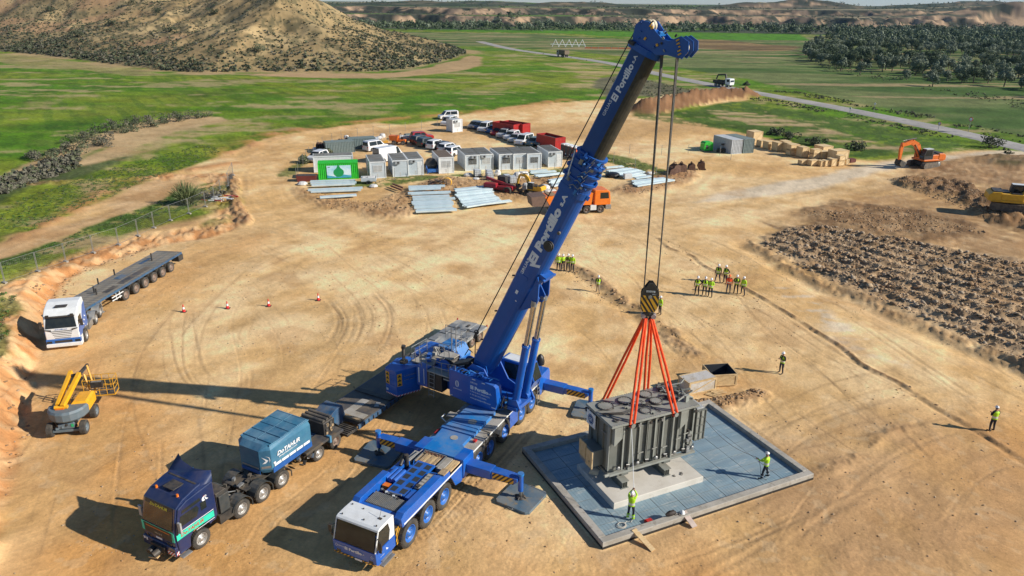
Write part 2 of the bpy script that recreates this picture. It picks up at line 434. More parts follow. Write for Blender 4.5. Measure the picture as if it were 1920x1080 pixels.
paint(np.ones(X.size, np.float32), (.080, .185, .008), (.19, .235, .022), gmix)
strk = fbm(X * .05 + Y * .02, Y * .16, 32, 4)
rowl = fbm(X * .03 - Y * .05, X * .45 + Y * .28, 35, 3); paint(sstep(.5, .62, rowl) * .45 * (DIST > 60), (.045, .115, .012)); rowl = fbm(X * .08 + 9, Y * .5 + X * .05, 36, 3); paint(sstep(.54, .66, rowl) * .4, (.15, .19, .04))
bare = sstep(.56, .68, strk * .6 + n_mid * .25 + n_lo * .2) * .8
paint(bare, (.34, .27, .13)); veg(np.ones(X.size, np.float32)); veg(bare, .2)
m, _ = pmask([(640, 66), (760, 60), (1000, 64), (1240, 76), (1500, 70), (1960, 58), (1990, 300), (1920, 262), (1700, 212), (1500, 166), (1290, 130), (1130, 102), (950, 88), (800, 84)], 3, 5, .03)
mead = fbm(X * .02, Y * .08, 33, 5)
paint(m, (.065, .118, .026), (.155, .180, .065), sstep(.38, .66, mead)); veg(m, .75)
t = m * sstep(.60, .68, fbm(X * .018, Y * .11, 34, 5)); paint(t * .75, (.38, .28, .15)); veg(t, .2)
m, _ = pmask([(1060, 55), (1260, 60), (1500, 66), (1520, 76), (1300, 74), (1100, 66)], 3, 2, .02, sm=False); paint(m, (.075, .200, .012)); veg(m)
m, _ = pmask([(700, 47), (1060, 52), (1500, 63), (1500, 70), (1090, 64), (700, 54)], 3, 2, .02, sm=False); paint(m, (.085, .21, .014)); veg(m)
m, _ = pmask([(1250, 76), (1330, 74), (1420, 82), (1500, 88), (1450, 96), (1300, 90), (1250, 84)], 3, 5, .03); paint(m * .8, (.30, .19, .09), (.15, .085, .045), sstep(.4, .6, mead))
slope = np.zeros(X.size, np.float32)
Zg = Z.reshape(nr, nc); gy = np.gradient(Zg, axis=0) / np.maximum(np.gradient(DIST.reshape(nr, nc), axis=0), .01)
gx = np.gradient(Zg, axis=1) / np.maximum(np.hypot(np.gradient(X.reshape(nr, nc), axis=1), np.gradient(Y.reshape(nr, nc), axis=1)), .01)
slope = np.hypot(gx, gy).ravel()
farm = sstep(760, 800, DIST)
fcol = fbm(X * .0016, Y * .010, 41, 4); fs = fbm(X * .03, Y * .05, 42, 4)
paint(farm, (.045, .060, .036), (.12, .115, .075), sstep(.48, .68, fs))
paint(farm * sstep(.56, .60, fcol) * (slope < .05), (.10, .165, .035)); paint(farm * (1 - sstep(.40, .43, fcol)) * (slope < .05), (.30, .25, .15))
paint(farm * sstep(.09, .26, slope), (.16, .12, .085), (.42, .29, .18), sstep(.4, .6, fbm(X * .05, Y * .05, 43, 4)))  # rock strata tones, with side light and shading of the bluffs painted in
paint(farm * sstep(.10, .2, slope) * sstep(.52, .60, fs), (.045, .05, .035))
veg(farm, .3)
hd = -sdist(HILLPOLY, X, Y, 60)
hm = sstep(-2, 1.5, hd + (n_mid - .5) * 6)
hcol = fbm(X * .07, Y * .07, 45, 4)
paint(hm, (.40, .28, .135), (.52, .38, .19), sstep(.4, .65, hcol)); hsp = fbm(X * .28, Y * .28, 146, 4, .7); paint(hm * sstep(.50, .58, hsp) * .75, (.10, .095, .05)); paint(hm * sstep(.42, .6, fbm(X * .013, Y * .013, 147, 3)) * .35, (.16, .13, .07)); paint(hm * np.exp(-np.maximum(hd, 0) / 16) * .55, (.10, .10, .05))
paint(hm * sstep(.62, .68, fbm(X * .02, Y * .035, 46, 4)) * .6, (.44, .26, .14)); veg(hm, .05)
foot = np.exp(-((hd + 3.5) / 5.0) ** 2) * sstep(.35, .6, fbm(X * .03, Y * .05, 47, 4)) * (hd > -30)
paint(np.clip(foot * 1.2, 0, .85), (.42, .29, .15)); veg(foot, .1)
m, _ = pmask([(860, 112), (885, 104), (905, 112), (880, 128), (800, 140), (720, 146), (600, 146), (500, 142), (440, 138), (600, 138), (740, 136), (820, 122)], 2, 3, .05); paint(m * .85, (.45, .29, .16)); veg(m, .1)
m, _ = pmask([(0, 100), (120, 112), (260, 132), (320, 140), (250, 140), (120, 128), (0, 116)], 2, 4, .04); paint(m * .6, (.33, .25, .12))
for pts, a in (([(1030, 120), (1110, 118), (1150, 130), (1120, 160), (1060, 168), (1080, 140)], .75), ([(520, 182), (620, 178), (600, 190), (530, 194)], .6), ([(880, 168), (960, 150), (1000, 152), (920, 174)], .55), ([(30, 190), (120, 186), (100, 200), (40, 204)], .5), ([(640, 196), (730, 200), (700, 214), (610, 210)], .5)):
 m, _ = pmask(pts, 2, 5, .06); paint(m * a * sstep(.35, .6, fb(m, .05, -.05, .1, .25, 48)), (.42, .31, .15)); veg(m * a, .2)
m, _ = pmask([(-60, 345), (0, 318), (100, 275), (180, 245), (250, 225), (330, 213), (400, 213), (420, 219), (380, 228), (300, 250), (240, 275), (180, 300), (160, 310), (140, 300), (200, 268), (150, 283), (60, 325), (-60, 372)], 1.2, 1.6, .15, z=.8); paint(m, (.44, .30, .15), (.52, .37, .20), n_mid); veg(m, .1)
m, _ = pmask([(160, 305), (230, 268), (330, 232), (420, 222), (520, 232), (440, 250), (330, 272), (230, 296)], 3, 4, .10); paint(m * .75 * sstep(.35, .6, fb(m, .1, 0, 0, .5, 49)), (.42, .30, .15)); veg(m, .3)
m, _ = pmask([(-60, 380), (0, 345), (90, 310), (160, 300), (240, 285), (160, 320), (60, 345), (-60, 400)], 1.5, 1.5, .1, z=.8); paint(m, (.05, .085, .02), (.11, .12, .05), n_mid)
m, _ = pmask([(1120, 150), (1160, 140), (1210, 150), (1290, 168), (1340, 172), (1300, 186), (1200, 180), (1130, 178)], 2, 3, .08); paint(m, (.085, .095, .05), (.20, .17, .10), n_mid)
def earth(pts, soft=1.5, wob=1.6, ws=.12, seed=60, z=0.0, hi=.6, a=1.0):
 m, d = pmask(pts, soft, wob, ws, z, seed, hi=hi); m = m * a
 paint(m, SAND, PALE, sstep(.35, .7, n_lo * .5 + n_mid * .5)); veg(m, 0); return m
SITE = [(-60, 1400), (-60, 900), (0, 600), (60, 540), (150, 480), (300, 430), (430, 400), (452, 370), (440, 330), (470, 300), (540, 262), (640, 243), (820, 226), (960, 200), (1110, 188), (1210, 184), (1300, 172), (1380, 172), (1400, 186), (1300, 200), (1250, 212), (1330, 236), (1450, 262), (1560, 290), (1640, 300), (1720, 290), (1860, 282), (1990, 300), (2100, 420), (2300, 1400)]
site = earth(SITE, 1.6, 2.0)
road = earth([(-120, 520), (-60, 480), (60, 430), (200, 370), (330, 315), (430, 282), (520, 250), (640, 232), (720, 226), (800, 240), (640, 262), (520, 300), (470, 330), (400, 345), (300, 372), (200, 408), (100, 448), (0, 492), (-60, 520)], 1.2, 1.2, z=.6)
for pts, w, z in (([(430, 292), (520, 252), (640, 234), (760, 222), (860, 214), (960, 202), (1060, 188)], 2.6, 0), ([(30, 440), (120, 400), (220, 350), (330, 318), (430, 300)], 1.6, .6)):
 l, s_ = pline(curve(pts, z), X, Y, 12); b = np.exp(-((l - 1.5 * (n_lo - .5) * 4) / w) ** 2); b = b * sstep(.25, .6, n_mid)
 paint(b * .8, OCHRE, RED, n_mid); veg(b, .1); Z += b * .35 * n_mid
def grass(pts, soft=1.0, wob=1.2, ws=.25, z=0.0, a=1.0, seed=70, c1=(.045, .105, .012), c2=(.10, .145, .03)):
 m, d = pmask(pts, soft, wob, ws, z, seed); m = m * a * (1 - .8 * sstep(.56, .66, fb(m, .4, 0, 0, .6, seed + 5, 4)))
 paint(m, c1, c2, n_mid); veg(m, 1.0)
grass([(-60, 520), (0, 487), (120, 440), (230, 398), (300, 372), (345, 350), (420, 335), (436, 350), (400, 372), (330, 392), (250, 410), (150, 445), (60, 480), (0, 505), (-60, 540)], z=.6)
grass([(-40, 560), (20, 552), (38, 570), (30, 600), (14, 650), (8, 690), (-40, 700)], .8, .6, z=1.7)
grass([(372, 424), (400, 408), (432, 402), (440, 412), (400, 424)], .8, .8, z=.3, a=.8)
grass([(520, 330), (540, 312), (570, 296), (582, 300), (560, 320), (540, 336)], .8, .8, a=.8)
grass([(560, 345), (680, 338), (760, 330), (900, 326), (1000, 322), (1070, 312), (1100, 306), (1130, 290), (1180, 296), (1240, 316), (1250, 330), (1200, 326), (1140, 306), (1080, 322), (960, 330), (860, 332), (760, 342), (700, 350)], .8, 1.0, a=.9)
grass([(1260, 212), (1330, 198), (1390, 190), (1470, 205), (1560, 218), (1660, 240), (1790, 266), (1800, 276), (1700, 282), (1640, 296), (1560, 288), (1480, 262), (1400, 246), (1330, 236), (1290, 226)], 1.5, 2.5, .1)
m, _ = pmask([(1330, 206), (1440, 216), (1560, 244), (1650, 268), (1700, 282), (1650, 280), (1540, 262), (1430, 238), (1350, 222)], 1.5, 3.5, .12); paint(m * sstep(.4, .62, fb(m, .1, 0, 0, .45, 77)), (.42, .31, .16)); veg(m * .7, .2)
grass([(1190, 208), (1260, 214), (1350, 226), (1440, 246), (1450, 256), (1360, 244), (1270, 232), (1200, 222)], 1.2, 1.8, .12, a=.85)
for pts, col, a, wob, seed in (
 ([(0, 640), (120, 640), (220, 620), (330, 700), (420, 800), (500, 900), (600, 1100), (0, 1200)], OCHRE, .85, 5, 80),
 ([(400, 440), (520, 430), (640, 470), (900, 480), (1050, 560), (900, 640), (700, 700), (420, 690), (350, 560)], PALE, .5, 5, 81),
 ([(560, 400), (700, 405), (960, 395), (1250, 330), (1500, 330), (1660, 330), (1500, 400), (1300, 430), (1150, 430), (800, 440)], PALE, .6, 5, 82),
 ([(900, 960), (1150, 1040), (1300, 1000), (1600, 870), (1920, 800), (1990, 1200), (800, 1200)], OCHRE, .8, 4, 83),
 ([(120, 560), (200, 520), (330, 480), (430, 440), (520, 440), (420, 520), (300, 600), (180, 680)], OCHRE, .55, 3, 84),
 ([(1080, 430), (1250, 440), (1450, 560), (1700, 700), (1800, 800), (1600, 760), (1350, 640), (1150, 540)], PALE, .65, 4, 85),
 ([(600, 680), (760, 640), (900, 760), (1000, 900), (760, 1100), (500, 1060), (560, 800)], OCHRE, .7, 5, 86),
 ([(1380, 820), (1700, 800), (1920, 880), (1920, 1100), (1500, 1100), (1300, 1000)], (.44, .27, .135), .7, 5, 87),
 ([(640, 250), (830, 238), (1050, 236), (1240, 220), (1320, 236), (1200, 262), (1080, 262), (900, 262), (760, 290), (640, 300)], (.46, .28, .125), .7, 3, 88)):
 m, _ = pmask(pts, 6, wob, .10, seed=seed); m = m * sstep(.2, .75, n_mid * .55 + fb(m, .16, 0, 0, .16, seed + 100, 4) * .5) * a * 1.25
 paint(np.clip(m, 0, 1) * (1 - VEG), col)
bd = -sdist(BANKPOLY, X, Y, 40)
bank = sstep(-.4, .5, bd) * (1 - sstep(3.0, 5.5, bd + (n_mid - .5) * 3));
paint(bank * (1 - VEG * .7), (.50, .235, .09), (.64, .40, .20), sstep(.35, .65, fbm(X * .8, Y * .8, 89, 4)))
gl = np.abs(fbm(X * 1.1, Y * .5, 90, 3) - .5) * 2
Z += -bank * gl * .55 * sstep(0, 1, bd) + bank * (n_hi - .5) * .25
upper = sstep(4, 6, bd) * (1 - sstep(14, 18, bd)) * (Y < 110); paint(upper * (1 - VEG) * .6, (.42, .25, .125))
def tracks(pts, half, n, seed, dark=.5, depth=.03, z=0.0, col=(.29, .185, .095), wmin=.05, wmax=.13, thr=.44):
 dark = dark * .85; n = int(n * 1.2)
 global Z
 cv = curve(pts, z); l0, s0 = pline(cv, X, Y, half + 4)
 K = np.nonzero(np.abs(l0) < half * 1.6 + 1)[0]
 if not len(K): return
 l = l0[K]; s_ = s0[K]; tot = s0[K].max(); depth = depth * .55
 ends = sstep(0.02, 6, s_) * (1 - sstep(tot - 6, tot - .02, s_)); zz = np.zeros(len(K), np.float32)
 rg = np.random.RandomState(seed); acc = np.zeros(len(K), np.float32); res = np.maximum(DIST[K] ** 2 / 30000., .05)
 for k in range(n):
  o = rg.uniform(-half, half); w = rg.uniform(wmin, wmax); wf = np.maximum(w, res * .6)
  wob = (vnoise(s_ * .05 + k * 7, s_ * 0 + k, seed) - .5) * half * .5
  prof = np.exp(-((l - o - wob) / wf) ** 2) * np.minimum(1, w / wf)
  br = sstep(thr, thr + .2, fbm(s_ * .12 + k * 13.1, l * .3, seed + k, 2)) * ends
  acc += prof * br * rg.uniform(.5, 1)
  if k % 2: zz += -depth * prof * br + depth * .8 * np.exp(-((l - o - wob - w * 1.8) / wf) ** 2) * br
 Z[K] += zz; full = np.zeros(X.size, np.float32); full[K] = acc; acc = full
 paint(np.clip(acc * dark, 0, .8) * (1 - VEG), col)
RB = [(1100, 290), (1000, 250), (860, 236), (700, 252), (560, 280), (490, 310), (472, 345), (490, 385), (570, 412), (700, 425), (900, 430), (1100, 420), (1300, 385), (1500, 350), (1660, 320), (1800, 296), (1990, 290)]
tracks(RB[:9], 4.5, 18, 200, .45, .04)
tracks(RB[7:], 7, 22, 201, .40, .03)
tracks([(470, 300), (380, 330), (250, 385), (100, 440), (-50, 500)], 2.6, 9, 202, .5, .05, z=.6)
tracks([(1100, 410), (1250, 450), (1400, 520), (1600, 640), (1800, 760), (2000, 880)], 16, 46, 203, .42, .03)
tracks([(1200, 400), (1400, 440), (1600, 540), (1800, 660), (2000, 780)], 8, 20, 204, .45, .04)
tracks([(1500, 1100), (1600, 960), (1750, 860), (1960, 800)], 9, 30, 205, .5, .03, wmax=.2)
tracks([(330, 1100), (420, 960), (560, 860), (700, 700), (690, 560), (560, 470), (480, 420)], 9, 26, 206, .38, .025)
tracks([(130, 1100), (170, 900), (200, 760), (260, 620), (400, 500), (520, 440)], 8, 26, 207, .5, .03)
tracks([(640, 680), (680, 640), (690, 590), (650, 540)], 2.5, 16, 208, .7, .05, wmax=.2, thr=.35)
tracks([(340, 560), (330, 620), (340, 700), (400, 760)], 2.0, 7, 209, .5, .03)
tracks([(760, 1050), (840, 960), (980, 800), (1020, 760)], 1.3, 10, 210, .75, .05, wmax=.18, thr=.3)
tracks([(1030, 1020), (1180, 1050), (1350, 990), (1550, 900), (1700, 880)], 3, 16, 211, .6, .04, wmax=.2)
tracks([(1500, 400), (1600, 430), (1760, 420), (1990, 470)], 9, 30, 212, .7, .10, col=(.16, .09, .045), wmin=.2, wmax=.5, thr=.3)
tracks([(1220, 190), (1100, 215), (900, 240), (700, 250)], 7, 20, 213, .35, .03)
tracks([(1050, 320), (1080, 360), (1150, 400), (1250, 470)], 5, 12, 214, .4, .03)
tracks([(980, 240), (1080, 232), (1180, 228)], 6, 16, 215, .5, .06)
tracks([(300, 500), (420, 460), (560, 440), (800, 450), (1000, 520), (1200, 640), (1350, 800)], 10, 22, 216, .3, .02)
for (px, py, q, ln, wd) in ((812, 985, 45, 5, 1.0), (860, 930, 50, 4, .9), (672, 620, 80, 6, 1.2), (700, 660, 60, 4, 1.0), (1000, 800, 60, 4, .9), (1030, 770, 60, 3, .9), (520, 560, 120, 5, .8)):
 cx, cy = G(px, py); a = R(q); u = (X - cx) * math.cos(a) + (Y - cy) * math.sin(a); v = -(X - cx) * math.sin(a) + (Y - cy) * math.cos(a)
 v = v + .02 * u * u
 w = (np.abs(u) < ln / 2) * np.exp(-(v / wd * 1.6) ** 4); tr = (np.sin(u * 18 + np.abs(v) * 6) > .2)
 paint(w * tr * .45 * sstep(.35, .6, n_mid), (.22, .135, .07)); Z += w * tr * .015
m, _ = pmask([(1480, 402), (1560, 374), (1660, 350), (1700, 312), (1990, 300), (1990, 520), (1800, 478), (1640, 440), (1540, 436)], 4, 3, .1, seed=98); paint(m * sstep(.1, .6, fb(m, .2, .1, -.5, .9, 341)) * .85, (.34, .205, .10)); veg(m * .9, 0)
def lumps(pts, amp, f, seed, col, col2, a=.9, soft=2, wob=1.5, sharp=1.0):
 global Z
 m, d = pmask(pts, soft, wob, .2, seed=seed); m = m * sstep(.0, .25, m)
 q = np.abs(fb(m, f, 0, 0, f, seed, 5, .6) - .5) * 2; q2 = fb(m, f * 2.7, 0, 0, f * 2.7, seed + 9, 3)
 Z += m * amp * ((1 - q) ** sharp * .8 + (q2 - .5) * .9)
 paint(m * a, col, col2, sstep(.35, .65, fb(m, f * 1.3, 0, 0, f * 1.3, seed + 5, 4))); veg(m, 0)
lumps([(1428, 462), (1470, 430), (1560, 428), (1680, 450), (1800, 474), (1960, 505), (1990, 720), (1880, 668), (1760, 612), (1640, 562), (1520, 512)], .30, .8, 300, (.21, .135, .075), (.38, .27, .165), .9, sharp=1.5)
m, _ = pmask([(1428, 462), (1470, 430), (1560, 428), (1680, 450), (1800, 474), (1960, 505), (1990, 720), (1880, 668), (1760, 612), (1640, 562), (1520, 512)], 2, 1.5, .2, seed=300); cr_ = X * .848 + Y * .53; wv = .5 + .5 * np.sin(cr_ * 2.9 + fbm(X * .15, Y * .15, 500, 3) * 7); Z += m * wv ** 2 * .28; paint(m * (1 - wv) * .7, (.46, .31, .17)); paint(m * sstep(.55, .95, wv) * .35, (.22, .14, .08))
lumps([(1500, 400), (1560, 376), (1680, 388), (1800, 408), (1860, 440), (1760, 450), (1640, 436), (1540, 432)], .25, .6, 301, (.15, .085, .042), (.30, .19, .10), .75, wob=3)
lumps([(1660, 335), (1740, 338), (1830, 352), (1880, 380), (1960, 420), (1960, 440), (1860, 410), (1780, 372), (1690, 350)], 1.1, .35, 302, (.10, .055, .028), (.22, .13, .07), .9, wob=2)
lumps([(1700, 318), (1800, 296), (1960, 300), (1990, 400), (1860, 350), (1740, 340)], .3, .5, 303, (.22, .125, .06), (.34, .21, .11), .75, wob=2)
lumps([(1820, 298), (1880, 294), (1960, 300), (1960, 320), (1880, 312)], .7, .3, 304, (.06, .065, .025), (.20, .13, .07), .8)
lumps([(560, 352), (620, 372), (700, 378), (770, 352), (830, 334), (940, 340), (1040, 330), (1060, 350), (1040, 372), (960, 376), (900, 370), (780, 380), (780, 400), (700, 408), (620, 394), (560, 372)], .38, .9, 305, (.28, .15, .07), (.42, .26, .13), .8)
lumps([(1150, 360), (1180, 340), (1240, 330), (1290, 318), (1310, 330), (1260, 350), (1200, 366)], .35, .8, 306, (.27, .13, .065), (.38, .23, .12), .8)
lumps([(1300, 752), (1340, 745), (1420, 732), (1440, 742), (1400, 762), (1330, 772)], .28, 1.2, 307, (.28, .165, .085), (.42, .28, .15), .85, soft=.7, wob=.4)
lumps([(432, 330), (446, 335), (450, 375), (470, 415), (450, 420), (436, 400), (430, 360)], .7, .7, 308, (.24, .12, .06), (.42, .26, .13), .9, soft=.7, wob=.5)
lumps([(1240, 625), (1290, 640), (1320, 668), (1270, 660)], .22, 1.2, 309, (.28, .17, .09), (.42, .28, .16), .8, soft=.8, wob=.5)
l, s_ = pline(MOUND, X, Y, 14); w = np.clip(1 - np.abs(l + (n_mid - .5) * 3) / 6.0, 0, 1) * sstep(0, 8, s_)
mn = fbm(X * .3, Y * .3, 338, 5, .65); Z += w * 3.0 * (.6 + .8 * mn) + w * (fbm(X * 1.6, Y * 1.6, 339, 3) - .5) * .9; mm = sstep(.02, .12, w); paint(mm, (.19, .095, .045), (.29, .16, .08), n_mid); veg(mm, 0)
for pts, w_, h_, a, seed in (([(1030, 478), (1085, 505), (1125, 535), (1165, 562), (1210, 595), (1260, 625)], .75, .22, .85, 310), ([(1232, 448), (1300, 485), (1400, 545), (1520, 612), (1640, 690), (1760, 762), (1860, 822), (1960, 880)], .20, .14, 1.0, 311),  # long diagonal line: shade of a step edge painted in as dark brown
                       ([(1420, 462), (1500, 515), (1640, 570), (1790, 632), (1960, 710)], .9, .3, .7, 312), ([(1250, 760), (1180, 790), (1060, 1000)], .01, 0, 0, 313), ([(1540, 888), (1620, 850), (1700, 800)], .5, .12, .4, 314)):
 l, s_ = pline(curve(pts), X, Y, 6); l = l + (vnoise(s_ * .3, s_ * 0, seed) - .5) * 1.0; b = 0
 b = np.exp(-(l / w_) ** 2); b = b * sstep(.2, .5, fb(b > .01, .8, 0, 0, .8, seed, 3)); paint(np.clip(b * a, 0, 1), (.20, .115, .055), (.34, .21, .11), n_hi); Z += b * h_ * (n_hi - .1) * 1.6 - .5 * h_ * np.exp(-((l + w_ * 1.6) / w_) ** 2)
m, _ = pmask([(1540, 330), (1620, 312), (1720, 296), (1860, 284), (1990, 286), (1990, 296), (1860, 292), (1730, 306), (1640, 326), (1560, 348), (1400, 372), (1300, 380), (1400, 352)], 1.5, 1.2, .2, seed=320); paint(m * .8, (.62, .53, .40))
m, _ = pmask([(1440, 540), (1500, 545), (1620, 620), (1700, 680), (1640, 670), (1520, 600)], 1.5, 2.2, .3, seed=321); paint(m * .7 * sstep(.5, .66, fb(m, .5, 0, 0, 1.2, 322)), (.66, .56, .42))
n_vh = fbm(X * 5.5, Y * 5.5, 9, 3, .7)
mott = (n_mid - .5) * .42 + (n_hi - .5) * .24 + (n_lo - .5) * .30 + (n_vh - .5) * .26 * near
streak = (fbm((X * .45 + Y * .89) * .12, (X * .89 - Y * .45) * .9, 330, 4) - .5) * .42 * (1 - VEG) * near
streak += (fbm((X * -.5 + Y * .86) * 1.6, (X * .86 + Y * .5) * .14, 335, 4) - .5) * .20 * (1 - VEG) * near
vm = (fbm(X * .16, Y * .22, 340, 5, .65) - .5) * 1.1 * VEG; C *= (1 + mott + streak + vm)[:, None]
st = sstep(.60, .70, fbm(X * .22, Y * .22, 331, 5)) * (1 - VEG) * near; paint(st * .38, (.42, .235, .10))
st = sstep(.64, .70, fbm(X * 1.3, Y * 1.3, 333, 4)) * (1 - VEG) * near; paint(st * .18, (.66, .52, .33))
Z += VEG * near * (n_hi - .5) * .22 + (n_mid - .5) * .09 * near + (1 - VEG) * near * (n_vh - .5) * .035
pad_c = np.array([9.06, 36.87])
a_ = R(25.1); u = (X - pad_c[0]) * math.cos(a_) + (Y - pad_c[1]) * math.sin(a_); v = -(X - pad_c[0]) * math.sin(a_) + (Y - pad_c[1]) * math.cos(a_)
ff = 1 - sstep(0, .6, np.maximum(np.abs(u) - 7.2, np.abs(v) - 4.8)); Z = Z * (1 - ff) - .02 * ff
pad_band = np.exp(-(np.maximum(np.abs(u) - 7.1, np.abs(v) - 4.7) / .7) ** 2) * (ff < 1) * (v < 0); paint(pad_band * .35, (.26, .16, .085))  # browner, darker soil band along the near sides of the basin
C = np.clip(C, .01, .75)
me = bpy.data.meshes.new('ground')
co = np.empty((X.size, 3), np.float32); co[:, 0] = X; co[:, 1] = Y; co[:, 2] = Z
me.vertices.add(X.size); me.vertices.foreach_set('co', co.ravel())
i0 = (np.arange(nr - 1)[:, None] * nc + np.arange(nc - 1)[None, :]).ravel()
quads = np.stack([i0, i0 + nc, i0 + nc + 1, i0 + 1], 1)[:, ::-1].astype(np.int32)
me.loops.add(quads.size); me.loops.foreach_set('vertex_index', quads.ravel())
me.polygons.add(len(quads)); me.polygons.foreach_set('loop_start', np.arange(0, quads.size, 4, dtype=np.int32))
me.polygons.foreach_set('loop_total', np.full(len(quads), 4, np.int32)); me.polygons.foreach_set('use_smooth', np.ones(len(quads), bool))
me.update(calc_edges=True)
at_ = me.attributes.new('soil', 'FLOAT_COLOR', 'POINT'); at_.data.foreach_set('color', np.concatenate([C, np.ones((X.size, 1), np.float32)], 1).ravel())
av = me.attributes.new('cover', 'FLOAT', 'POINT'); av.data.foreach_set('value', VEG.astype(np.float32))
gm = bpy.data.materials.new('earth and grass'); gm.use_nodes = True; nt = gm.node_tree; N = nt.nodes; L = nt.links
b = N['Principled BSDF']; b.inputs['Roughness'].default_value = .95; b.inputs['Specular IOR Level'].default_value = .12
A1 = N.new('ShaderNodeAttribute'); A1.attribute_name = 'soil'; A2 = N.new('ShaderNodeAttribute'); A2.attribute_name = 'cover'
tc = N.new('ShaderNodeTexCoord')
def nz(sc, det=6, ro=.65):
 n = N.new('ShaderNodeTexNoise'); n.inputs['Scale'].default_value = sc; n.inputs['Detail'].default_value = det; n.inputs['Roughness'].default_value = ro
 L.new(tc.outputs['Object'], n.inputs['Vector']); return n.outputs['Fac']
def mr(f, a, b_, c, d):
 r = N.new('ShaderNodeMapRange'); r.inputs[1].default_value = a; r.inputs[2].default_value = b_; r.inputs[3].default_value = c; r.inputs[4].default_value = d
 L.new(f, r.inputs[0]); return r.outputs[0]
def mth(op, x, y):
 m_ = N.new('ShaderNodeMath'); m_.operation = op
 for i, q in enumerate((x, y)):
  if isinstance(q, (int, float)): m_.inputs[i].default_value = q
  else: L.new(q, m_.inputs[i])
 return m_.outputs[0]
f1 = mr(nz(6, 9, .8), .32, .68, .80, 1.16); f2 = mr(nz(.9, 6, .7), .3, .7, .92, 1.08); f3 = mr(nz(1.3, 8, .85), .36, .64, .50, 1.45)
vg = N.new('ShaderNodeMix'); vg.data_type = 'FLOAT'; L.new(A2.outputs['Fac'], vg.inputs[0]); L.new(f1, vg.inputs[2]); L.new(f3, vg.inputs[3])
sc_ = N.new('ShaderNodeVectorMath'); sc_.operation = 'SCALE'; L.new(A1.outputs['Color'], sc_.inputs[0]); L.new(mth('MULTIPLY', vg.outputs[0], f2), sc_.inputs['Scale'])
L.new(sc_.outputs[0], b.inputs['Base Color'])
bp = N.new('ShaderNodeBump'); bp.inputs['Strength'].default_value = .45; bp.inputs['Distance'].default_value = .09; L.new(nz(4, 10, .8), bp.inputs['Height']); L.new(bp.outputs[0], b.inputs['Normal'])
me.materials.append(gm)
ground = bpy.data.objects.new('ground', me); COL.objects.link(ground); ground['kind'] = 'structure'
ground['label'] = 'sandy levelled earth of the work yard with green fields around it'
ZG = Z.reshape(nr, nc); ROWS = DIST.reshape(nr, nc)[:, 0]; AZS = np.arctan2(X.reshape(nr, nc)[0], Y.reshape(nr, nc)[0])
def gz(x, y):
 """height of the finished ground"""
 r_ = math.hypot(x, y); a = math.atan2(x, y); i = int(np.clip(np.searchsorted(ROWS, r_) - 1, 0, nr - 2)); j = int(np.clip(np.searchsorted(AZS, a) - 1, 0, nc - 2))
 t = (r_ - ROWS[i]) / (ROWS[i + 1] - ROWS[i]); q = (a - AZS[j]) / (AZS[j + 1] - AZS[j])
 return float((ZG[i, j] * (1 - q) + ZG[i, j + 1] * q) * (1 - t) + (ZG[i + 1, j] * (1 - q) + ZG[i + 1, j + 1] * q) * t)
HW = curve([(900, 78), (960, 92), (1060, 106), (1140, 118), (1240, 140), (1340, 160), (1440, 178), (1560, 200), (1700, 228), (1820, 254), (1920, 278), (2060, 312)], 0, 8)
asph = mat('worn asphalt', (.30, .28, .26), .85, c2=(.38, .355, .325), scale=.12, c3=(.17, .16, .155), bump=.2)
def ribbon(path, half, m, name, dz=.03, label=None):
 vs = []; fs = []
 for i, p in enumerate(path):
  q0 = path[max(i - 1, 0)]; q1 = path[min(i + 1, len(path) - 1)]; dx, dy = q1[0] - q0[0], q1[1] - q0[1]; ln = math.hypot(dx, dy)
  nx, ny = -dy / ln, dx / ln; zc = max(hz(p[0], p[1]), 0) + dz
  for k in range(5):
   t = (k / 4 - .5) * 2 * half; vs.append((p[0] + nx * t, p[1] + ny * t, zc - (.25 if k in (0, 4) else 0) + .02))
 for i in range(len(path) - 1):
  for k in range(4): fs.append((i * 5 + k, i * 5 + k + 1, i * 5 + k + 6, i * 5 + k + 5))
 mb = MB(); mb.add(vs, [f[::-1] for f in fs], m); o = mb.build(name); o['kind'] = 'structure'
 if label: o['label'] = label
 return o
ribbon(HW, 4.3, asph, 'road', .10, 'narrow grey asphalt road crossing the green valley')
# ================================================================ FOUNDATION, TRANSFORMER, HOOK
PA = R(25.1); PO = (4.65, 29.66)
def uv(u, v, z=0.0): return (PO[0] + u * math.cos(PA) - v * math.sin(PA), PO[1] + u * math.sin(PA) + v * math.cos(PA), z)
def pthing(name, label, cat, b, group=None):
 t = thing(name, label, cat, uv(*b), PA, group); return t, Matrix.Translation((-b[0], -b[1], -b[2]))
CONC = mat('bare concrete', (.40, .37, .32), .85, c2=(.31, .285, .24), scale=1.3, c3=(.24, .21, .17), bump=.25)
CONCW = mat('pale fresh concrete', (.60, .56, .49), .85, c2=(.53, .49, .42), scale=.8, bump=.15, c3=(.50, .45, .38))
DKMEM = mat('black waterproof skirt', (.02, .02, .02), .6)
GRT = mat('galvanised grating', (.20, .31, .38), .55, .15, c2=(.30, .41, .46), scale=.5, mix=(.35, .65), c3=(.44, .50, .50), dust=.2, stretch=(.6, 2.5, 1))
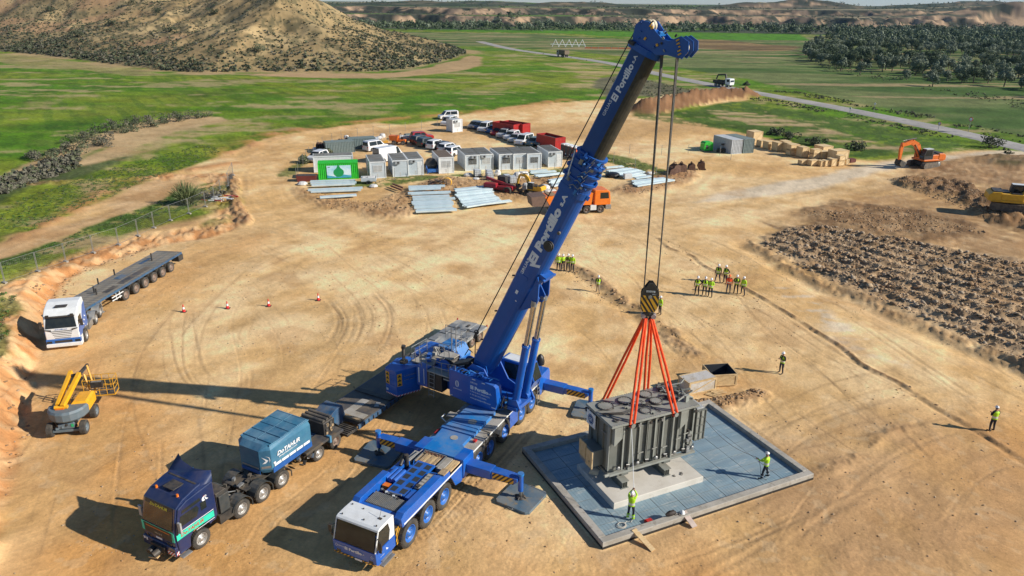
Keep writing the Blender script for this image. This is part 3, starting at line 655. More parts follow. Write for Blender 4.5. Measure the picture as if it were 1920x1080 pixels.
def grating_mat():
 m = MATS['galvanised grating']; nt = m.node_tree; N, L = nt.nodes, nt.links; b = N['Principled BSDF']
 tc = N.new('ShaderNodeTexCoord'); w = N.new('ShaderNodeTexWave'); w.wave_type = 'BANDS'; w.bands_direction = 'X'; w.inputs['Scale'].default_value = 5.5; w.inputs['Distortion'].default_value = .0
 L.new(tc.outputs['Object'], w.inputs['Vector']); src = b.inputs['Base Color'].links[0].from_socket
 x = N.new('ShaderNodeMix'); x.data_type = 'RGBA'; x.blend_type = 'MULTIPLY'; r = N.new('ShaderNodeMapRange'); r.inputs[3].default_value = .15; r.inputs[4].default_value = .0
 L.new(w.outputs['Fac'], r.inputs[0]); L.new(r.outputs[0], x.inputs[0]); L.new(src, x.inputs[6]); x.inputs[7].default_value = (.2, .2, .2, 1); L.new(x.outputs[2], b.inputs['Base Color'])
grating_mat()
LU, LV, TW, RH, FZ = 14.15, 9.3, .42, .40, .12
t, M = pthing('concrete_foundation', 'low concrete basin with steel grating floor under the hanging transformer', 'foundation', (LU / 2, LV / 2, 0))
mb = MB(M)
for a, b in (((0, 0), (LU, TW)), ((0, LV - TW), (LU, LV)), ((0, TW), (TW, LV - TW)), ((LU - TW, TW), (LU, LV - TW))):
 mb.b2((*a, -.35), (*b, RH), CONC, ch=.025)
mb.build('rim', t)
mb = MB(M); mb.b2((-.012, -.012, -.3), (LU + .012, .004, .12), DKMEM); mb.b2((LU - .004, 0, -.3), (LU + .012, LV, .10), DKMEM); mb.b2((-.012, 0, -.3), (.004, LV, .12), DKMEM); mb.build('waterproof_skirt', t)
for u0, u1, v0, v1 in ((2.1, 8.06, 2.3, 6.3),):
 mb = MB(M); mb.b2((u0, v0, 0), (u1, v1, .5), CONCW, ch=.03); mb.build('plinth', t)
for (u, v) in ((6.9, 2.75), (6.8, 2.72), (5.7, 2.9)):
 pass
DU, DV = 1.33, 1.06
us = np.linspace(TW, LU - TW, 11); vs_ = np.linspace(TW, LV - TW, 9)
for i in range(10):
 for j in range(8):
  a0, a1, b0, b1 = us[i] + .012, us[i + 1] - .012, vs_[j] + .012, vs_[j + 1] - .012
  if a0 > 2.0 and a1 < 8.2 and b0 > 2.2 and b1 < 6.4: continue
  mb = MB(M); zt = FZ + random.uniform(-.006, .006)
  segs = [(a0, a1, b0, b1)]
  if a1 > 2.1 and a0 < 8.06 and b1 > 2.3 and b0 < 6.3:
   segs = []
   if a0 < 2.1: segs.append((a0, 2.1, b0, b1)); a0_ = 2.1
   else: a0_ = a0
   if a1 > 8.06: segs.append((8.06, a1, b0, b1)); a1_ = 8.06
   else: a1_ = a1
   if b0 < 2.3: segs.append((a0_, a1_, b0, 2.3))
   if b1 > 6.3: segs.append((a0_, a1_, 6.3, b1))
  for (p, q, r_, s_) in segs:
   if q - p < .02 or s_ - r_ < .02: continue
   mb.b2((p, r_, zt - .03), (q, s_, zt), GRT)
   mb.b2((p, r_, zt), (q, r_ + .012, zt + .006), STEEL); mb.b2((p, r_ + .012, zt), (p + .012, s_, zt + .006), STEEL)
   for k in range(1, int((q - p) / .19)): mb.b2((p + k * .19, r_ + .012, zt), (p + k * .19 + .022, s_, zt + .007), GRT)
  if mb.v: mb.build('grating_panel', t)
mb = MB(M); mb.b2((TW, TW, -.1), (LU - TW, LV - TW, FZ - .04), BLACK); mb.build('basin_floor', t)
for k, (u, lab) in enumerate(((3.36, 'grey steel skid beam on the white plinth under the wood-cased end of the transformer'), (6.18, 'grey steel skid beam on the white plinth under the middle of the transformer'))):
 t, M = pthing('skid_beam', lab, 'beam', (u, 4.6, .5), 'skid beams on the plinth'); mb = MB(M)
 mb.b2((u - .24, 3.16, .5), (u + .24, 6.1, .53), GREYT_L); mb.b2((u - .24, 3.16, .93), (u + .24, 6.1, .96), GREYT_L)
 for du in (-.14, 0, .14): mb.b2((u + du - .015, 3.2, .53), (u + du + .015, 6.06, .93), GREYT)
 for v in (3.7, 4.3, 4.9, 5.5): mb.b2((u - .125, v, .53), (u - .015, v + .02, .93), GREYT); mb.b2((u + .015, v, .53), (u + .125, v + .02, .93), GREYT)
 mb.build('flanges', t)
U0, U1, V0, V1, Z0, Z1 = 2.45, 8.0, 3.45, 5.95, 1.45, 4.6
t, M = pthing('power_transformer', 'big dark grey power transformer hanging from orange slings', 'transformer', ((U0 + U1) / 2, (V0 + V1) / 2, Z0))
mb = MB(M); mb.b2((U0, V0 + .12, Z0 + .12), (U1, V1 - .12, Z1 - .12), GREYT);
mb.b2((U0 + .9, V0 + .05, Z0 + .2), (U1 - .5, V0 + .12, Z1 - .5), GREYT)
tank = mb.build('tank', t, .03)
mb = MB(M)
for i in range(10):
 u = U0 + .75 + i * (U1 - U0 - .9) / 9
 if abs(u - 3.59) < .2 or abs(u - 6.41) < .2: continue
 mb.b2((u - .015, V0 - .04, Z0 + .2), (u + .015, V0 + .12, Z1 - .2), GREYT); mb.b2((u - .05, V0 - .055, Z0 + .2), (u + .05, V0 - .04, Z1 - .25), GREYT_L)
 mb.b2((u - .015, V1 - .12, Z0 + .2), (u + .015, V1 + .04, Z1 - .2), GREYT)
for v in (V0 + .75, V0 + 1.35, V0 + 1.95): mb.b2((U0 - .10, v - .015, Z0 + .3), (U0, v + .015, Z1 - .3), GREYT)
mb.b2((U0 - .06, V0 + .12, Z0 + .2), (U0, V0 + .35, Z1 - .2), GREYT_L)
mb.build('stiffener_ribs', tank)
for (u, v, s) in ((3.59, V0, -1), (6.41, V0, -1), (3.59, V1, 1), (6.41, V1, 1)):
 mb = MB(M); mb.b2((u - .045, v - .13, Z0 + .1), (u + .045, v + .11, Z1 - .1), GREYT_L); mb.cyl((u, v + s * .02, Z1 - .16), (u, v + s * .30, Z1 - .16), .09, GREYT_L); mb.cyl((u, v + s * .28, Z1 - .16), (u, v + s * .31, Z1 - .16), .13, GREYT_L)
 mb.build('lifting_trunnion', tank)
for u in (2.78, 7.1):
 mb = MB(M); mb.add([(u - .25, V0 - .16, Z1 - .15), (u + .25, V0 - .16, Z1 - .15), (u + .25, V0 - .16, Z1 - .85), (u - .2, V0 - .16, Z1 - 1.25), (u - .25, V0 - .16, Z1 - 1.2),
      (u - .25, V0 + .12, Z1 - .15), (u + .25, V0 + .12, Z1 - .15), (u + .25, V0 + .12, Z1 - .85), (u - .2, V0 + .12, Z1 - 1.25), (u - .25, V0 + .12, Z1 - 1.2)],
                       [(0, 1, 2, 3, 4)[::-1], (5, 6, 7, 8, 9), (0, 1, 6, 5), (1, 2, 7, 6), (2, 3, 8, 7), (3, 4, 9, 8), (4, 0, 5, 9)], GREYT_L)
 for k in range(7): mb.cyl((u + .18, V0 - .165, Z1 - .25 - k * .085), (u + .18, V0 - .16, Z1 - .25 - k * .085), .014, BLACK, n=6)
 mb.build('jacking_bracket', tank)
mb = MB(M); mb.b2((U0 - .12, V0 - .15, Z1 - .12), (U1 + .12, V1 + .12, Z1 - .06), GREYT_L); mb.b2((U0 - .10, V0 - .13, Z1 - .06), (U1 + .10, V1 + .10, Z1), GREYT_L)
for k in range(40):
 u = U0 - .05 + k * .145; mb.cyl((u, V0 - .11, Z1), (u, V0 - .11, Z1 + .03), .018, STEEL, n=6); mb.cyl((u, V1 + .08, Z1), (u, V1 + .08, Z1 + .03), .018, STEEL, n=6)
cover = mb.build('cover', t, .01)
def disc(u, v, r, h, dark=False):
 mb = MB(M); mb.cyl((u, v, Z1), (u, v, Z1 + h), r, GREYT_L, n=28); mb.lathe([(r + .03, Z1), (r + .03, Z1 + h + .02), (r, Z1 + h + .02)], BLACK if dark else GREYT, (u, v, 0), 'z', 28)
 for i in range(14): a = i * math.tau / 14; mb.cyl((u + math.cos(a) * (r - .06), v + math.sin(a) * (r - .06), Z1 + h), (u + math.cos(a) * (r - .06), v + math.sin(a) * (r - .06), Z1 + h + .02), .018, BLACK, n=6)
 mb.build('bushing_flange', cover)
for d in ((3.15, 5.3, .43, .05, 1), (4.45, 5.35, .38, .07, 1), (5.9, 5.45, .36, .09, 1), (6.0, 4.55, .34, .12, 1), (7.1, 4.5, .30, .14, 1), (4.9, 3.95, .30, .05), (2.85, 3.75, .12, .03, 1), (7.2, 5.5, .28, .16, 1)): disc(*d)
mb = MB(M)
for k in range(4):
 v = 4.2 + k * .07; mb.tube([(2.5, v + .3, Z1 + .05), (3.6, v - .1, Z1 + .06), (5.0, v + .15, Z1 + .06), (6.6, v + .5, Z1 + .07), (7.7, v + .2, Z1 + .07)], .018, BLACK, n=5)
mb.tube([(2.5, 5.0, Z1 + .05), (3.4, 4.85, Z1 + .05), (3.5, 5.05, Z1 + .05), (5.3, 5.0, Z1 + .05), (5.5, 4.0, Z1 + .05), (5.6, 3.5, Z1 + .04)], .022, BLACK, n=5)
mb.tube([(2.6, 4.6, Z1 + .05), (3.0, 3.7, Z1 + .05), (3.3, 3.65, Z1 + .05), (3.5, 3.5, Z1 + .05)], .02, BLACK, n=5)
for (u, v) in ((4.0, 3.95), (4.1, 4.65), (5.2, 4.6), (5.1, 3.6)): mb.b2((u - .12, v - .02, Z1), (u + .12, v + .02, Z1 + .16), GREYT_L); mb.b2((u - .02, v - .12, Z1), (u + .02, v + .12, Z1 + .09), GREYT)
mb.build('cable_conduit', cover)
mb = MB(M)
rg = random.Random(3)
for k in range(26):
 u = rg.uniform(6.9, 8.0); v = rg.uniform(3.7, 5.9); h = rg.uniform(.1, .4); q = rg.choice([GREYT, BLACK, GREYT_L, GREYT])
 if rg.random() < .5: mb.box((u, v, Z1 + h / 2), (rg.uniform(.1, .4), rg.uniform(.06, .3), h), q, rz=rg.random())
 else: mb.cyl((u, v, Z1 + h * .6), (u + rg.uniform(-.5, .5), v + rg.uniform(-.4, .4), Z1 + rg.uniform(.1, .5)), rg.uniform(.03, .08), q, n=8)
mb.tube([(6.8, 5.6, Z1 + .25), (7.4, 5.2, Z1 + .45), (8.0, 5.0, Z1 + .55), (8.3, 5.1, Z1 + .75)], .05, GREYT_L)
mb.tube([(7.0, 3.9, Z1 + .2), (7.6, 4.0, Z1 + .38), (8.1, 4.0, Z1 + .1), (8.15, 4.0, Z0 + 1)], .06, GREYT_L)
mb.build('valve_gear', cover)
mb = MB(M)
mb.b2((U0 - .1, V0 - .16, Z0), (U1 + .12, V0 + .06, Z0 + .12), GREYT_L); mb.b2((U0 - .1, V1 - .06, Z0), (U1 + .12, V1 + .14, Z0 + .12), GREYT_L)
for u in (U0, 3.36, 4.8, 6.18, U1 - .2): mb.b2((u - .1, V0 + .06, Z0 - .06), (u + .1, V1 - .06, Z0 + .12), GREYT)
for u in (3.36, 6.18): mb.b2((u - .22, V0 - .16, Z0 - .14), (u + .22, V0 + .15, Z0 - .004), GREYT); mb.b2((u - .26, V0 - .05, Z0 - .2), (u + .26, V0 + .1, Z0 - .14), BLACK)
mb.cyl((U0 - .35, V0 - .05, Z0 + .07), (U0 - .1, V0 - .05, Z0 + .07), .09, GREYT_L); mb.cyl((U0 - .1, V0 - .09, Z0 + .05), (U0 + .5, V0 - .09, Z0 + .05), .05, GREYT_L)
mb.build('base_frame', t, .01)
def bit(name, fn):
 mb = MB(M); fn(mb); mb.build(name, tank)
for i in range(9):
 u = U0 + .45 + i * .62
 def f_(mb):
  if i % 2 == 0: mb.lathe([(.001, -.16), (.11, -.15), (.12, -.1), (.05, -.08), (.05, .1)], STEEL, (u, V0 - .04, Z0 + .42), 'y', 14); mb.cyl((u + .1, V0 - .1, Z0 + .35), (u + .1, V0 - .1, Z0 + .62), .03, BLACK, n=8)
  else: mb.box((u, V0 - .08, Z0 + .38), (.16, .12, .2), BLACK); mb.cyl((u - .1, V0 - .13, Z0 + .5), (u + .12, V0 - .13, Z0 + .45), .03, STEEL, n=8)
 bit('valve', f_)
for u, z in ((4.35, Z0 + 1.0), (5.25, Z0 + 1.05), (5.95, Z0 + .95), (6.85, Z0 + 1.25), (7.35, Z0 + 1.45)): bit('pipe_stub', lambda mb: mb.cyl((u - .17, V0 - .12, z), (u + .14, V0 - .12, z + .03), .035, GREYT_L, n=8))
for k in range(6): bit('junction_box', lambda mb: mb.b2((U0 + 1.63 + k * .75, V0 - .12, Z1 - .46), (U0 + 1.77 + k * .75, V0 - .03, Z1 - .32), BLACK if k % 2 else STEEL))
bit('pipe_riser', lambda mb: mb.cyl((4.72, V0 - .1, Z0 + .3), (4.72, V0 - .1, Z1 - .2), .022, BLACK, n=6)); bit('pipe_riser', lambda mb: mb.cyl((5.42, V0 - .1, Z0 + .3), (5.42, V0 - .1, Z1 - .2), .03, BLACK, n=6))
def f_(mb):
 for k in range(14): mb.box((7.6 + rg.uniform(-.1, .2), V0 - .05, Z0 + .2 + k * .1), (rg.uniform(.1, .22), rg.uniform(.1, .3), rg.uniform(.1, .25)), rg.choice([STEEL, GREYT_L, BLACK]))
bit('cable_terminal', f_)
mb = MB(M); mb.b2((8.12, 3.5, 2.15), (8.75, 5.5, 4.05), GREYT_L); mb.b2((8.0, 3.7, 2.9), (8.14, 5.3, 3.6), GREYT)
for z in (2.15, 2.6, 3.1, 3.6, 4.05): mb.b2((8.10, 3.46, z - .03), (8.80, 5.54, z + .03), GREYT)
for u in (8.12, 8.43, 8.75): mb.b2((u - .03, 3.44, 2.12), (u + .03, 3.50, 4.08), GREYT)
for v in (3.9, 4.4, 4.9, 5.3): mb.b2((8.75, v - .03, 2.12), (8.80, v + .03, 4.08), GREYT)
mb.b2((8.2, 3.6, 4.08), (8.7, 5.4, 4.16), mat('wrinkled shrink film', (.42, .43, .42), .35, bump=.8, bscale=9)); mb.b2((8.12, 5.2, 4.08), (8.6, 5.42, 4.17), mat('timber red edge', (.35, .13, .06), .7))
mb.build('cooling_box', t, .01)
mb = MB(M); mb.b2((1.75, 4.1, 1.75), (2.45, 5.3, 2.75), GREYT); mb.b2((1.66, 4.05, 1.7), (1.75, 5.35, 2.8), STEEL); mb.cyl((1.95, 4.6, 1.3), (2.3, 4.3, 1.15), .3, GREYT_L, r2=.2); mb.build('cable_box', t, .02)
mb = MB(M); mb.b2((1.60, 3.95, 1.75), (1.66, 4.6, 2.8), WOODL); mb.b2((1.60, 4.66, 1.98), (1.66, 5.35, 2.95), WOODL); mb.b2((1.58, 4.2, 2.1), (1.6, 4.26, 2.16), BLACK); mb.build('plywood_blank', t)
mb = MB(M); px, py_ = U0 - .36, V1 - .55
mb.b2((U0 - .16, V1 - 1.02, 3.55), (U0 - .12, V1 - .12, 4.4), WHITEP)
GE = mat('emblem blue', (.01, .06, .2), .5)
mb.cyl((U0 - .165, V1 - .57, 3.97), (U0 - .162, V1 - .57, 3.97), .30, GE, n=28); mb.cyl((U0 - .168, V1 - .57, 3.97), (U0 - .166, V1 - .57, 3.97), .255, WHITEP, n=28); mb.cyl((U0 - .171, V1 - .57, 3.97), (U0 - .169, V1 - .57, 3.97), .235, GE, n=28)
mb.text('GE', .30, (U0 - .176, V1 - .40, 3.87), (0, -1, 0), (0, 0, 1), LETTER, shear=.3, width=.33)
mb.build('emblem_plate', tank)
bit('rating_plate', lambda mb: mb.b2((U0 - .105, V0 + .85, Z0 + .75), (U0 - .10, V0 + 1.05, Z0 + 1.0), WHITEP)); bit('nameplate', lambda mb: mb.b2((U0 - .09, V0 + .5, Z1 - .8), (U0 - .05, V0 + .9, Z1 - .75), STEEL))
HX, HY, _ = uv(5.03, 4.62); HX += .02
HZ = 10.35
t = thing('hook_block', 'black and yellow striped hook block hanging on ropes above orange slings', 'hook block', (HX, HY, HZ), R(-8))
prof = [(-.36, 0), (.28, 0), (.46, .38), (.46, .95), (.44, 1.15), (.10, 1.62), (-.10, 1.62), (-.46, 1.08), (-.48, .95), (-.48, .30)]
for k, y in enumerate((-.20, .20)):
 mb = MB(); mb.prism(prof, .05, BLACK, 'y', y)
 s = -1 if k == 0 else 1
 yy = y + s * .030
 for j in range(-3, 6):
  x0 = -.9 + j * .26; pts = [(x0, .92), (x0 + .13, .92), (x0 + .13 + .62, .0), (x0 + .62, .0)]
  cl = [p for p in clip_poly([(p[0] + .46, p[1]) for p in pts], .90)]
  cl = [(p[0] - .46, p[1]) for p in cl]
  out = []
  for p in cl:
   lim = .46 - max(0, .36 - p[1]) * .45; out.append((max(-lim, min(lim, p[0])), p[1]))
  if len(out) >= 3: mb.add([(p[0], yy, p[1]) for p in out], [tuple(range(len(out))) if s < 0 else tuple(range(len(out)))[::-1]], YEL)
 if k == 0:
  mb.b2((-.22, yy - .004, 1.10), (.24, yy, 1.20), WHITEP); mb.text('LIEBHERR', .09, (0, yy - .008, 1.115), (1, 0, 0), (0, 0, 1), BLACK, .002, width=.40, align='CENTER'); mb.text('200 t', .09, (.10, yy - .006, .98), (1, 0, 0), (0, 0, 1), LETTER, .002)
 mb.build('cheek_plate', t, .008)
mb = MB()
for x in (-.2, .0, .2): mb.lathe([(.36, -.17), (.38, -.15), (.33, -.10), (.33, .10), (.38, .15), (.36, .17)], DKSTEEL, (0, x * .2, .85), 'y', 24)
mb.cyl((0, -.26, .85), (0, .26, .85), .1, STEEL); mb.build('sheave', t)
mb = MB(); mb.cyl((0, 0, .15), (0, 0, -.2), .16, BLACK); mb.box((0, 0, -.2), (.5, .26, .22), BLACK)
for s in (-1, 1):
 pts = [(s * .30 * math.sin(a) + s * .04, 0, -.34 - .20 * math.cos(a - .2) + .05) for a in np.linspace(-.1, 2.6, 9)]
 for p, q in zip(pts[:-1], pts[1:]): mb.cyl(p, q, .075, BLACK, n=10)
 mb.cyl((s * .27, -.16, -.30), (s * .27, .16, -.30), .13, mat('shackle pink grey', (.45, .36, .36), .45, .2), n=16)
mb.build('ramshorn_hook', t, 0)
SL = mat('orange webbing', (.82, .085, .010), .6, c2=(.70, .055, .008), scale=4)
for k, (u, v, lab) in enumerate(((3.59, V0 - .15, 'orange double sling down to the left end of the transformer near side'), (6.41, V0 - .15, 'orange double sling down to the transformer near side towards the cooling box'),
                                 (3.59, V1 + .15, 'orange double sling slanting far left to the back of the transformer'), (6.41, V1 + .15, 'orange double sling dropping steeply between the others to the transformer back'))):
 x, y, _ = uv(u, v); z = Z1 - .16; hx = HX + (.16 if u > 5 else -.16) ; hy = HY + (-.10 if v < 4 else .10)
 top = Vector((hx, hy, HZ - .42)); bot = Vector((x, y, z))
 t = thing('lifting_sling', lab, 'sling', (x, y, z), 0, 'orange slings')
 d = (top - bot); side = Vector((math.cos(PA), math.sin(PA), 0))
 mb = MB(Matrix.Translation((-x, -y, -z)))
 for s in (-1, 1):
  a = bot + side * s * .13 + Vector((0, 0, .05)); b = top + side * s * .05; q = a.lerp(b, .5) + side * s * .05
  mb.cyl(a, q, .072, SL, n=8); mb.cyl(q, b, .072, SL, n=8)
 mb.build('webbing', t)
 mb = MB(Matrix.Translation((-x, -y, -z))); pts = [bot + side * (.14 * math.cos(a)) + Vector((0, 0, -.13 * math.sin(a) - .0)) for a in np.linspace(0, math.pi, 8)]
 for p, q in zip(pts[:-1], pts[1:]): mb.cyl(p, q, .06, mat('red shackle sleeve', (.62, .03, .02), .5), n=8)
 mb.build('end_loop', t)
t, M = pthing('tool_case', 'small red tool case lying on the grating near the front corner of the basin', 'tool case', (3.25, .62, FZ)); mb = MB(M); mb.b2((3.0, .5, FZ), (3.42, .78, FZ + .14), REDP, ch=.02); mb.b2((3.04, .52, FZ + .142), (3.38, .76, FZ + .17), REDP, ch=.01); mb.build('case', t, .01); mb = MB(M); mb.tube([(3.12, .49, FZ + .08), (3.12, .44, FZ + .08), (3.3, .44, FZ + .08), (3.3, .49, FZ + .08)], .012, BLACK); mb.build('handle', t)
t, M = pthing('holdall_bag', 'dark brown holdall bag on the concrete rim', 'bag', (4.35, .35, RH)); mb = MB(M); LEA = mat('dark leather', (.03, .022, .018), .7, bump=.4, bscale=12)
rings = []
for k in range(7):
 a = k / 6; r_ = .17 * math.sin(math.pi * (.12 + .76 * a)) ; rings.append([(4.05 + .62 * a, .35 + r_ * math.cos(i * math.tau / 10) * .9, RH + .14 + r_ * math.sin(i * math.tau / 10) * .85) for i in range(10)])
mb.loft(rings, LEA); mb.build('bag_body', t); mb = MB(M); mb.tube([(4.2, .3, RH + .28), (4.3, .25, RH + .4), (4.45, .25, RH + .4), (4.52, .3, RH + .28)], .016, LEA); mb.build('handle', t)
t, M = pthing('rope_coil', 'pale rope coiled flat on the grating by the near worker', 'rope', (1.9, 1.0, FZ)); mb = MB(M)
for k in range(3):
 pts = [(1.75 + (.27 - k * .03) * math.cos(a), 1.0 + (.24 - k * .03) * math.sin(a), FZ + .03 + k * .018) for a in np.linspace(0, math.tau, 20)]; mb.tube(pts, .014, CONCW)
mb.tube([(2.0, 1.1, FZ + .03), (2.2, 1.15, FZ + .03), (2.35, 1.0, FZ + .03), (2.5, 1.12, FZ + .03)], .014, CONCW); mb.build('rope', t)
for nm, lab, u0, v0, u1, v1, z0, z1, w, mtl in (('timber_board', 'pale plank leaning from the earth on to the basin front rim', 1.95, .2, 2.25, -1.15, .43, .03, .30, WOODL), ('timber_board', 'short stained board leaning on the basin rim right of the holdall bag', 5.15, .3, 5.22, -.62, .44, .08, .34, mat('pink stained board', (.50, .40, .34), .75))):
 t, M = pthing(nm, lab, 'plank', ((u0 + u1) / 2, (v0 + v1) / 2, (z0 + z1) / 2), 'planks by the basin'); a = Vector((u0, v0, z0)); b = Vector((u1, v1, z1)); d = (b - a).normalized(); s = d.cross(Vector((0, 0, 1))).normalized() * w / 2; n_ = s.cross(d).normalized() * .022
 mb = MB(M); P8 = [a - s - n_, a + s - n_, b + s - n_, b - s - n_, a - s + n_, a + s + n_, b + s + n_, b - s + n_]
 mb.add(P8, [(0, 1, 2, 3), (7, 6, 5, 4), (0, 4, 5, 1), (1, 5, 6, 2), (2, 6, 7, 3), (3, 7, 4, 0)], mtl); mb.build('board', t)
for (nm, lab, cat, b) in (('hard_hat', 'spare white hard hat left on the concrete rim', 'helmet', (5.05, .25, RH)),):
 t, M = pthing(nm, lab, cat, b); mb = MB(M); mb.lathe([(.001, b[2] + .16), (.07, b[2] + .145), (.11, b[2] + .09), (.12, b[2] + .02), (.15, b[2] + .01), (.15, b[2])], WHITEP, (b[0], b[1], 0), 'z', 16); mb.build('shell', t)
for k, (u, v) in enumerate(((6.55, 3.0), (7.0, 2.95), (7.1, 3.05), (4.65, .3), (4.85, .2))):
 z = .5 if v > 2 else RH
 t, M = pthing('shackle', ['small dark shackle on the white plinth', 'small dark shackle at the right of the plinth', 'small bolt lying at the plinth right end', 'black clamp on the concrete rim by the holdall bag', 'black clamp on the rim next to the spare hard hat'][k], 'shackle', (u, v, z), 'small fittings lying on the basin'); mb = MB(M)
 pts = [(u + .07 * math.cos(a), v + .07 * math.sin(a), z + .02) for a in np.linspace(.4, 5.6, 9)]; mb.tube(pts, .02, BLACK); mb.build('bow', t)
def frame_crate(name, label, cat, x, y, rz, L_, W_, H_, mt, open_top=False, film=None, group=None, z=0.0, diag=True):
 t = thing(name, label, cat, (x, y, z), rz, group); mb = MB(); f = .035; w = .09
 if open_top:
  IN = mat('dark bitumen lining', (.035, .04, .05), .5)
  mb.b2((-L_ / 2, -W_ / 2, .1), (L_ / 2, -W_ / 2 + f, H_), mt); mb.b2((-L_ / 2, W_ / 2 - f, .1), (L_ / 2, W_ / 2, H_), mt); mb.b2((-L_ / 2, -W_ / 2 + f, .1), (-L_ / 2 + f, W_ / 2 - f, H_), mt); mb.b2((L_ / 2 - f, -W_ / 2 + f, .1), (L_ / 2, W_ / 2 - f, H_), mt)
  mb.b2((-L_ / 2 + f, -W_ / 2 + f, .1), (L_ / 2 - f, W_ / 2 - f, .14), IN)
  mb.b2((-L_ / 2 + f, -W_ / 2 + f, .14), (L_ / 2 - f, -W_ / 2 + f + .01, H_ - .01), IN); mb.b2((-L_ / 2 + f, W_ / 2 - f - .01, .14), (L_ / 2 - f, W_ / 2 - f, H_ - .01), IN)
  mb.b2((-L_ / 2 + f, -W_ / 2 + f + .01, .14), (-L_ / 2 + f + .01, W_ / 2 - f - .01, H_ - .01), IN); mb.b2((L_ / 2 - f - .01, -W_ / 2 + f + .01, .14), (L_ / 2 - f, W_ / 2 - f - .01, H_ - .01), IN)
 else: mb.b2((-L_ / 2, -W_ / 2, .1), (L_ / 2, W_ / 2, H_), film or mt)
 mb.build('panels', t); mb = MB(); e = .03
 fm = mt
 for sy in (-1, 1):
  y0 = sy * W_ / 2; y1 = y0 + sy * e
  mb.b2((-L_ / 2, y0, .1), (L_ / 2, y1, .1 + w), fm); mb.b2((-L_ / 2, y0, H_ - w), (L_ / 2, y1, H_), fm)
  for x_ in (-L_ / 2, L_ / 2 - w): mb.b2((x_, y0, .1 + w), (x_ + w, y1, H_ - w), fm)
  if diag:
   a = Vector((-L_ / 2 + w, (y0 + y1) / 2, .1 + w)); b = Vector((L_ / 2 - w, (y0 + y1) / 2, H_ - w)); d = b - a; mb.box((a + b) / 2, (d.length, e * .9, w * .8), fm, ry=-math.atan2(d.z, d.x))
 for sx in (-1, 1):
  x0 = sx * L_ / 2; x1 = x0 + sx * e
  mb.b2((x0, -W_ / 2 - e, .1), (x1, W_ / 2 + e, .1 + w), fm); mb.b2((x0, -W_ / 2 - e, H_ - w), (x1, W_ / 2 + e, H_), fm)
  for y_ in (-W_ / 2 - e, W_ / 2 + e - w): mb.b2((x0, y_, .1 + w), (x1, y_ + w, H_ - w), fm)
 for y_ in (-W_ / 2 + .1, 0, W_ / 2 - .1): mb.b2((-L_ / 2, y_ - .05, 0), (L_ / 2, y_ + .05, .1), fm)
 if not open_top: mb.b2((-L_ / 2, -W_ / 2 - e, H_), (L_ / 2, -W_ / 2 + w, H_ + .012), fm); mb.b2((-L_ / 2, W_ / 2 - w, H_), (L_ / 2, W_ / 2 + e, H_ + .012), fm)
 mb.build('battens', t); return t
FILM = mat('dusty white film', (.52, .49, .45), .45, c2=(.42, .36, .28), scale=1.5, bump=.5, bscale=8)
frame_crate('wooden_crate', 'long pale film-wrapped timber crate behind the transformer beside the open one', 'crate', 13.15, 46.15, R(24), 2.3, 1.25, 1.05, WOODL, film=FILM, group='crates beside the basin')
frame_crate('open_crate', 'open timber crate with a black lining, its lid off', 'crate', 15.05, 47.4, R(8), 1.9, 1.7, 1.0, WOODL, True, group='crates beside the basin')
for (x, y, a, lab) in ((14.55, 45.75, 20, 'splintered pallet board on the ground in front of the open crate'), (14.2, 45.3, -25, 'broken board corner sticking out beside the film-wrapped crate')):
 t = thing('broken_board', lab, 'board', (x, y, 0), R(a), 'broken boards by the crates'); mb = MB()
 for k in range(4): mb.box((0, -.2 + k * .14, .05 + .02 * (k % 2)), (1.2 - .1 * k, .11, .025), WOODL, rz=R(k * 4 - 6))
 mb.build('slats', t)
# ================================================================ MOBILE CRANE
CA = R(244); CO = (-6.31, 30.5)
crane = thing('mobile_crane', 'huge blue eight-axle mobile crane lifting the transformer, boom raised', 'crane', (CO[0], CO[1], 0), CA)
mb = MB(); mb.b2((-16.4, -.55, .75), (1.0, .55, 1.45), BLACK)
for x in (0, -1.65, -3.3, -7.15, -8.55, -10.55, -12.95, -14.55): mb.cyl((x, -1.2, .72), (x, 1.2, .72), .14, DKSTEEL); mb.box((x, 0, .8), (.5, .7, .4), DKSTEEL)
mb.build('chassis_frame', crane)
for x in (0, -1.65, -3.3, -7.15, -8.55, -10.55, -12.95, -14.55):
 for s in (1, -1): wheel(crane, x, s * 1.29, .74, .46, s, RIMBLUE)
mb = MB()
mb.b2((-16.2, .70, 1.62), (-6.0, 1.5, 1.70), CHEQ); mb.b2((-16.2, -1.5, 1.62), (-6.4, -.95, 1.70), CHEQ); mb.b2((-16.2, -.95, 1.55), (-10.4, .70, 1.66), CHEQ)
mb.build('side_deck', crane)
mb = MB(); mb.b2((-16.2, 1.5, 1.60), (.5, 1.515, 1.69), WHITEP); mb.b2((-16.2, -1.515, 1.60), (.5, -1.5, 1.69), WHITEP); mb.build('reflective_strip', crane)
mb = MB()
mb.prism([(-10.6, -1.05), (-7.7, -1.2), (-6.6, -1.1), (-6.2, -1.45), (-5.2, -1.45), (-5.2, 1.48), (-5.9, 1.48), (-6.5, .80), (-7.6, .78), (-7.7, .85), (-10.6, .80)], .35, CBLUE_D, 'z', 1.74)
mb.b2((-7.72, -1.25, 1.9), (-7.5, 1.0, 2.0), CBLUE_D); mb.b2((-8.4, -1.1, 1.915), (-8.3, .8, 1.96), CBLUE_D); mb.b2((-9.9, -1.1, 1.915), (-9.82, .8, 1.95), CBLUE_D)
mb.cyl((-6.9, 0, 1.92), (-6.9, 0, 1.935), .23, CHEQ, n=24); mb.cyl((-8.9, .1, 1.92), (-8.9, .1, 1.935), .27, CHEQ, n=24)
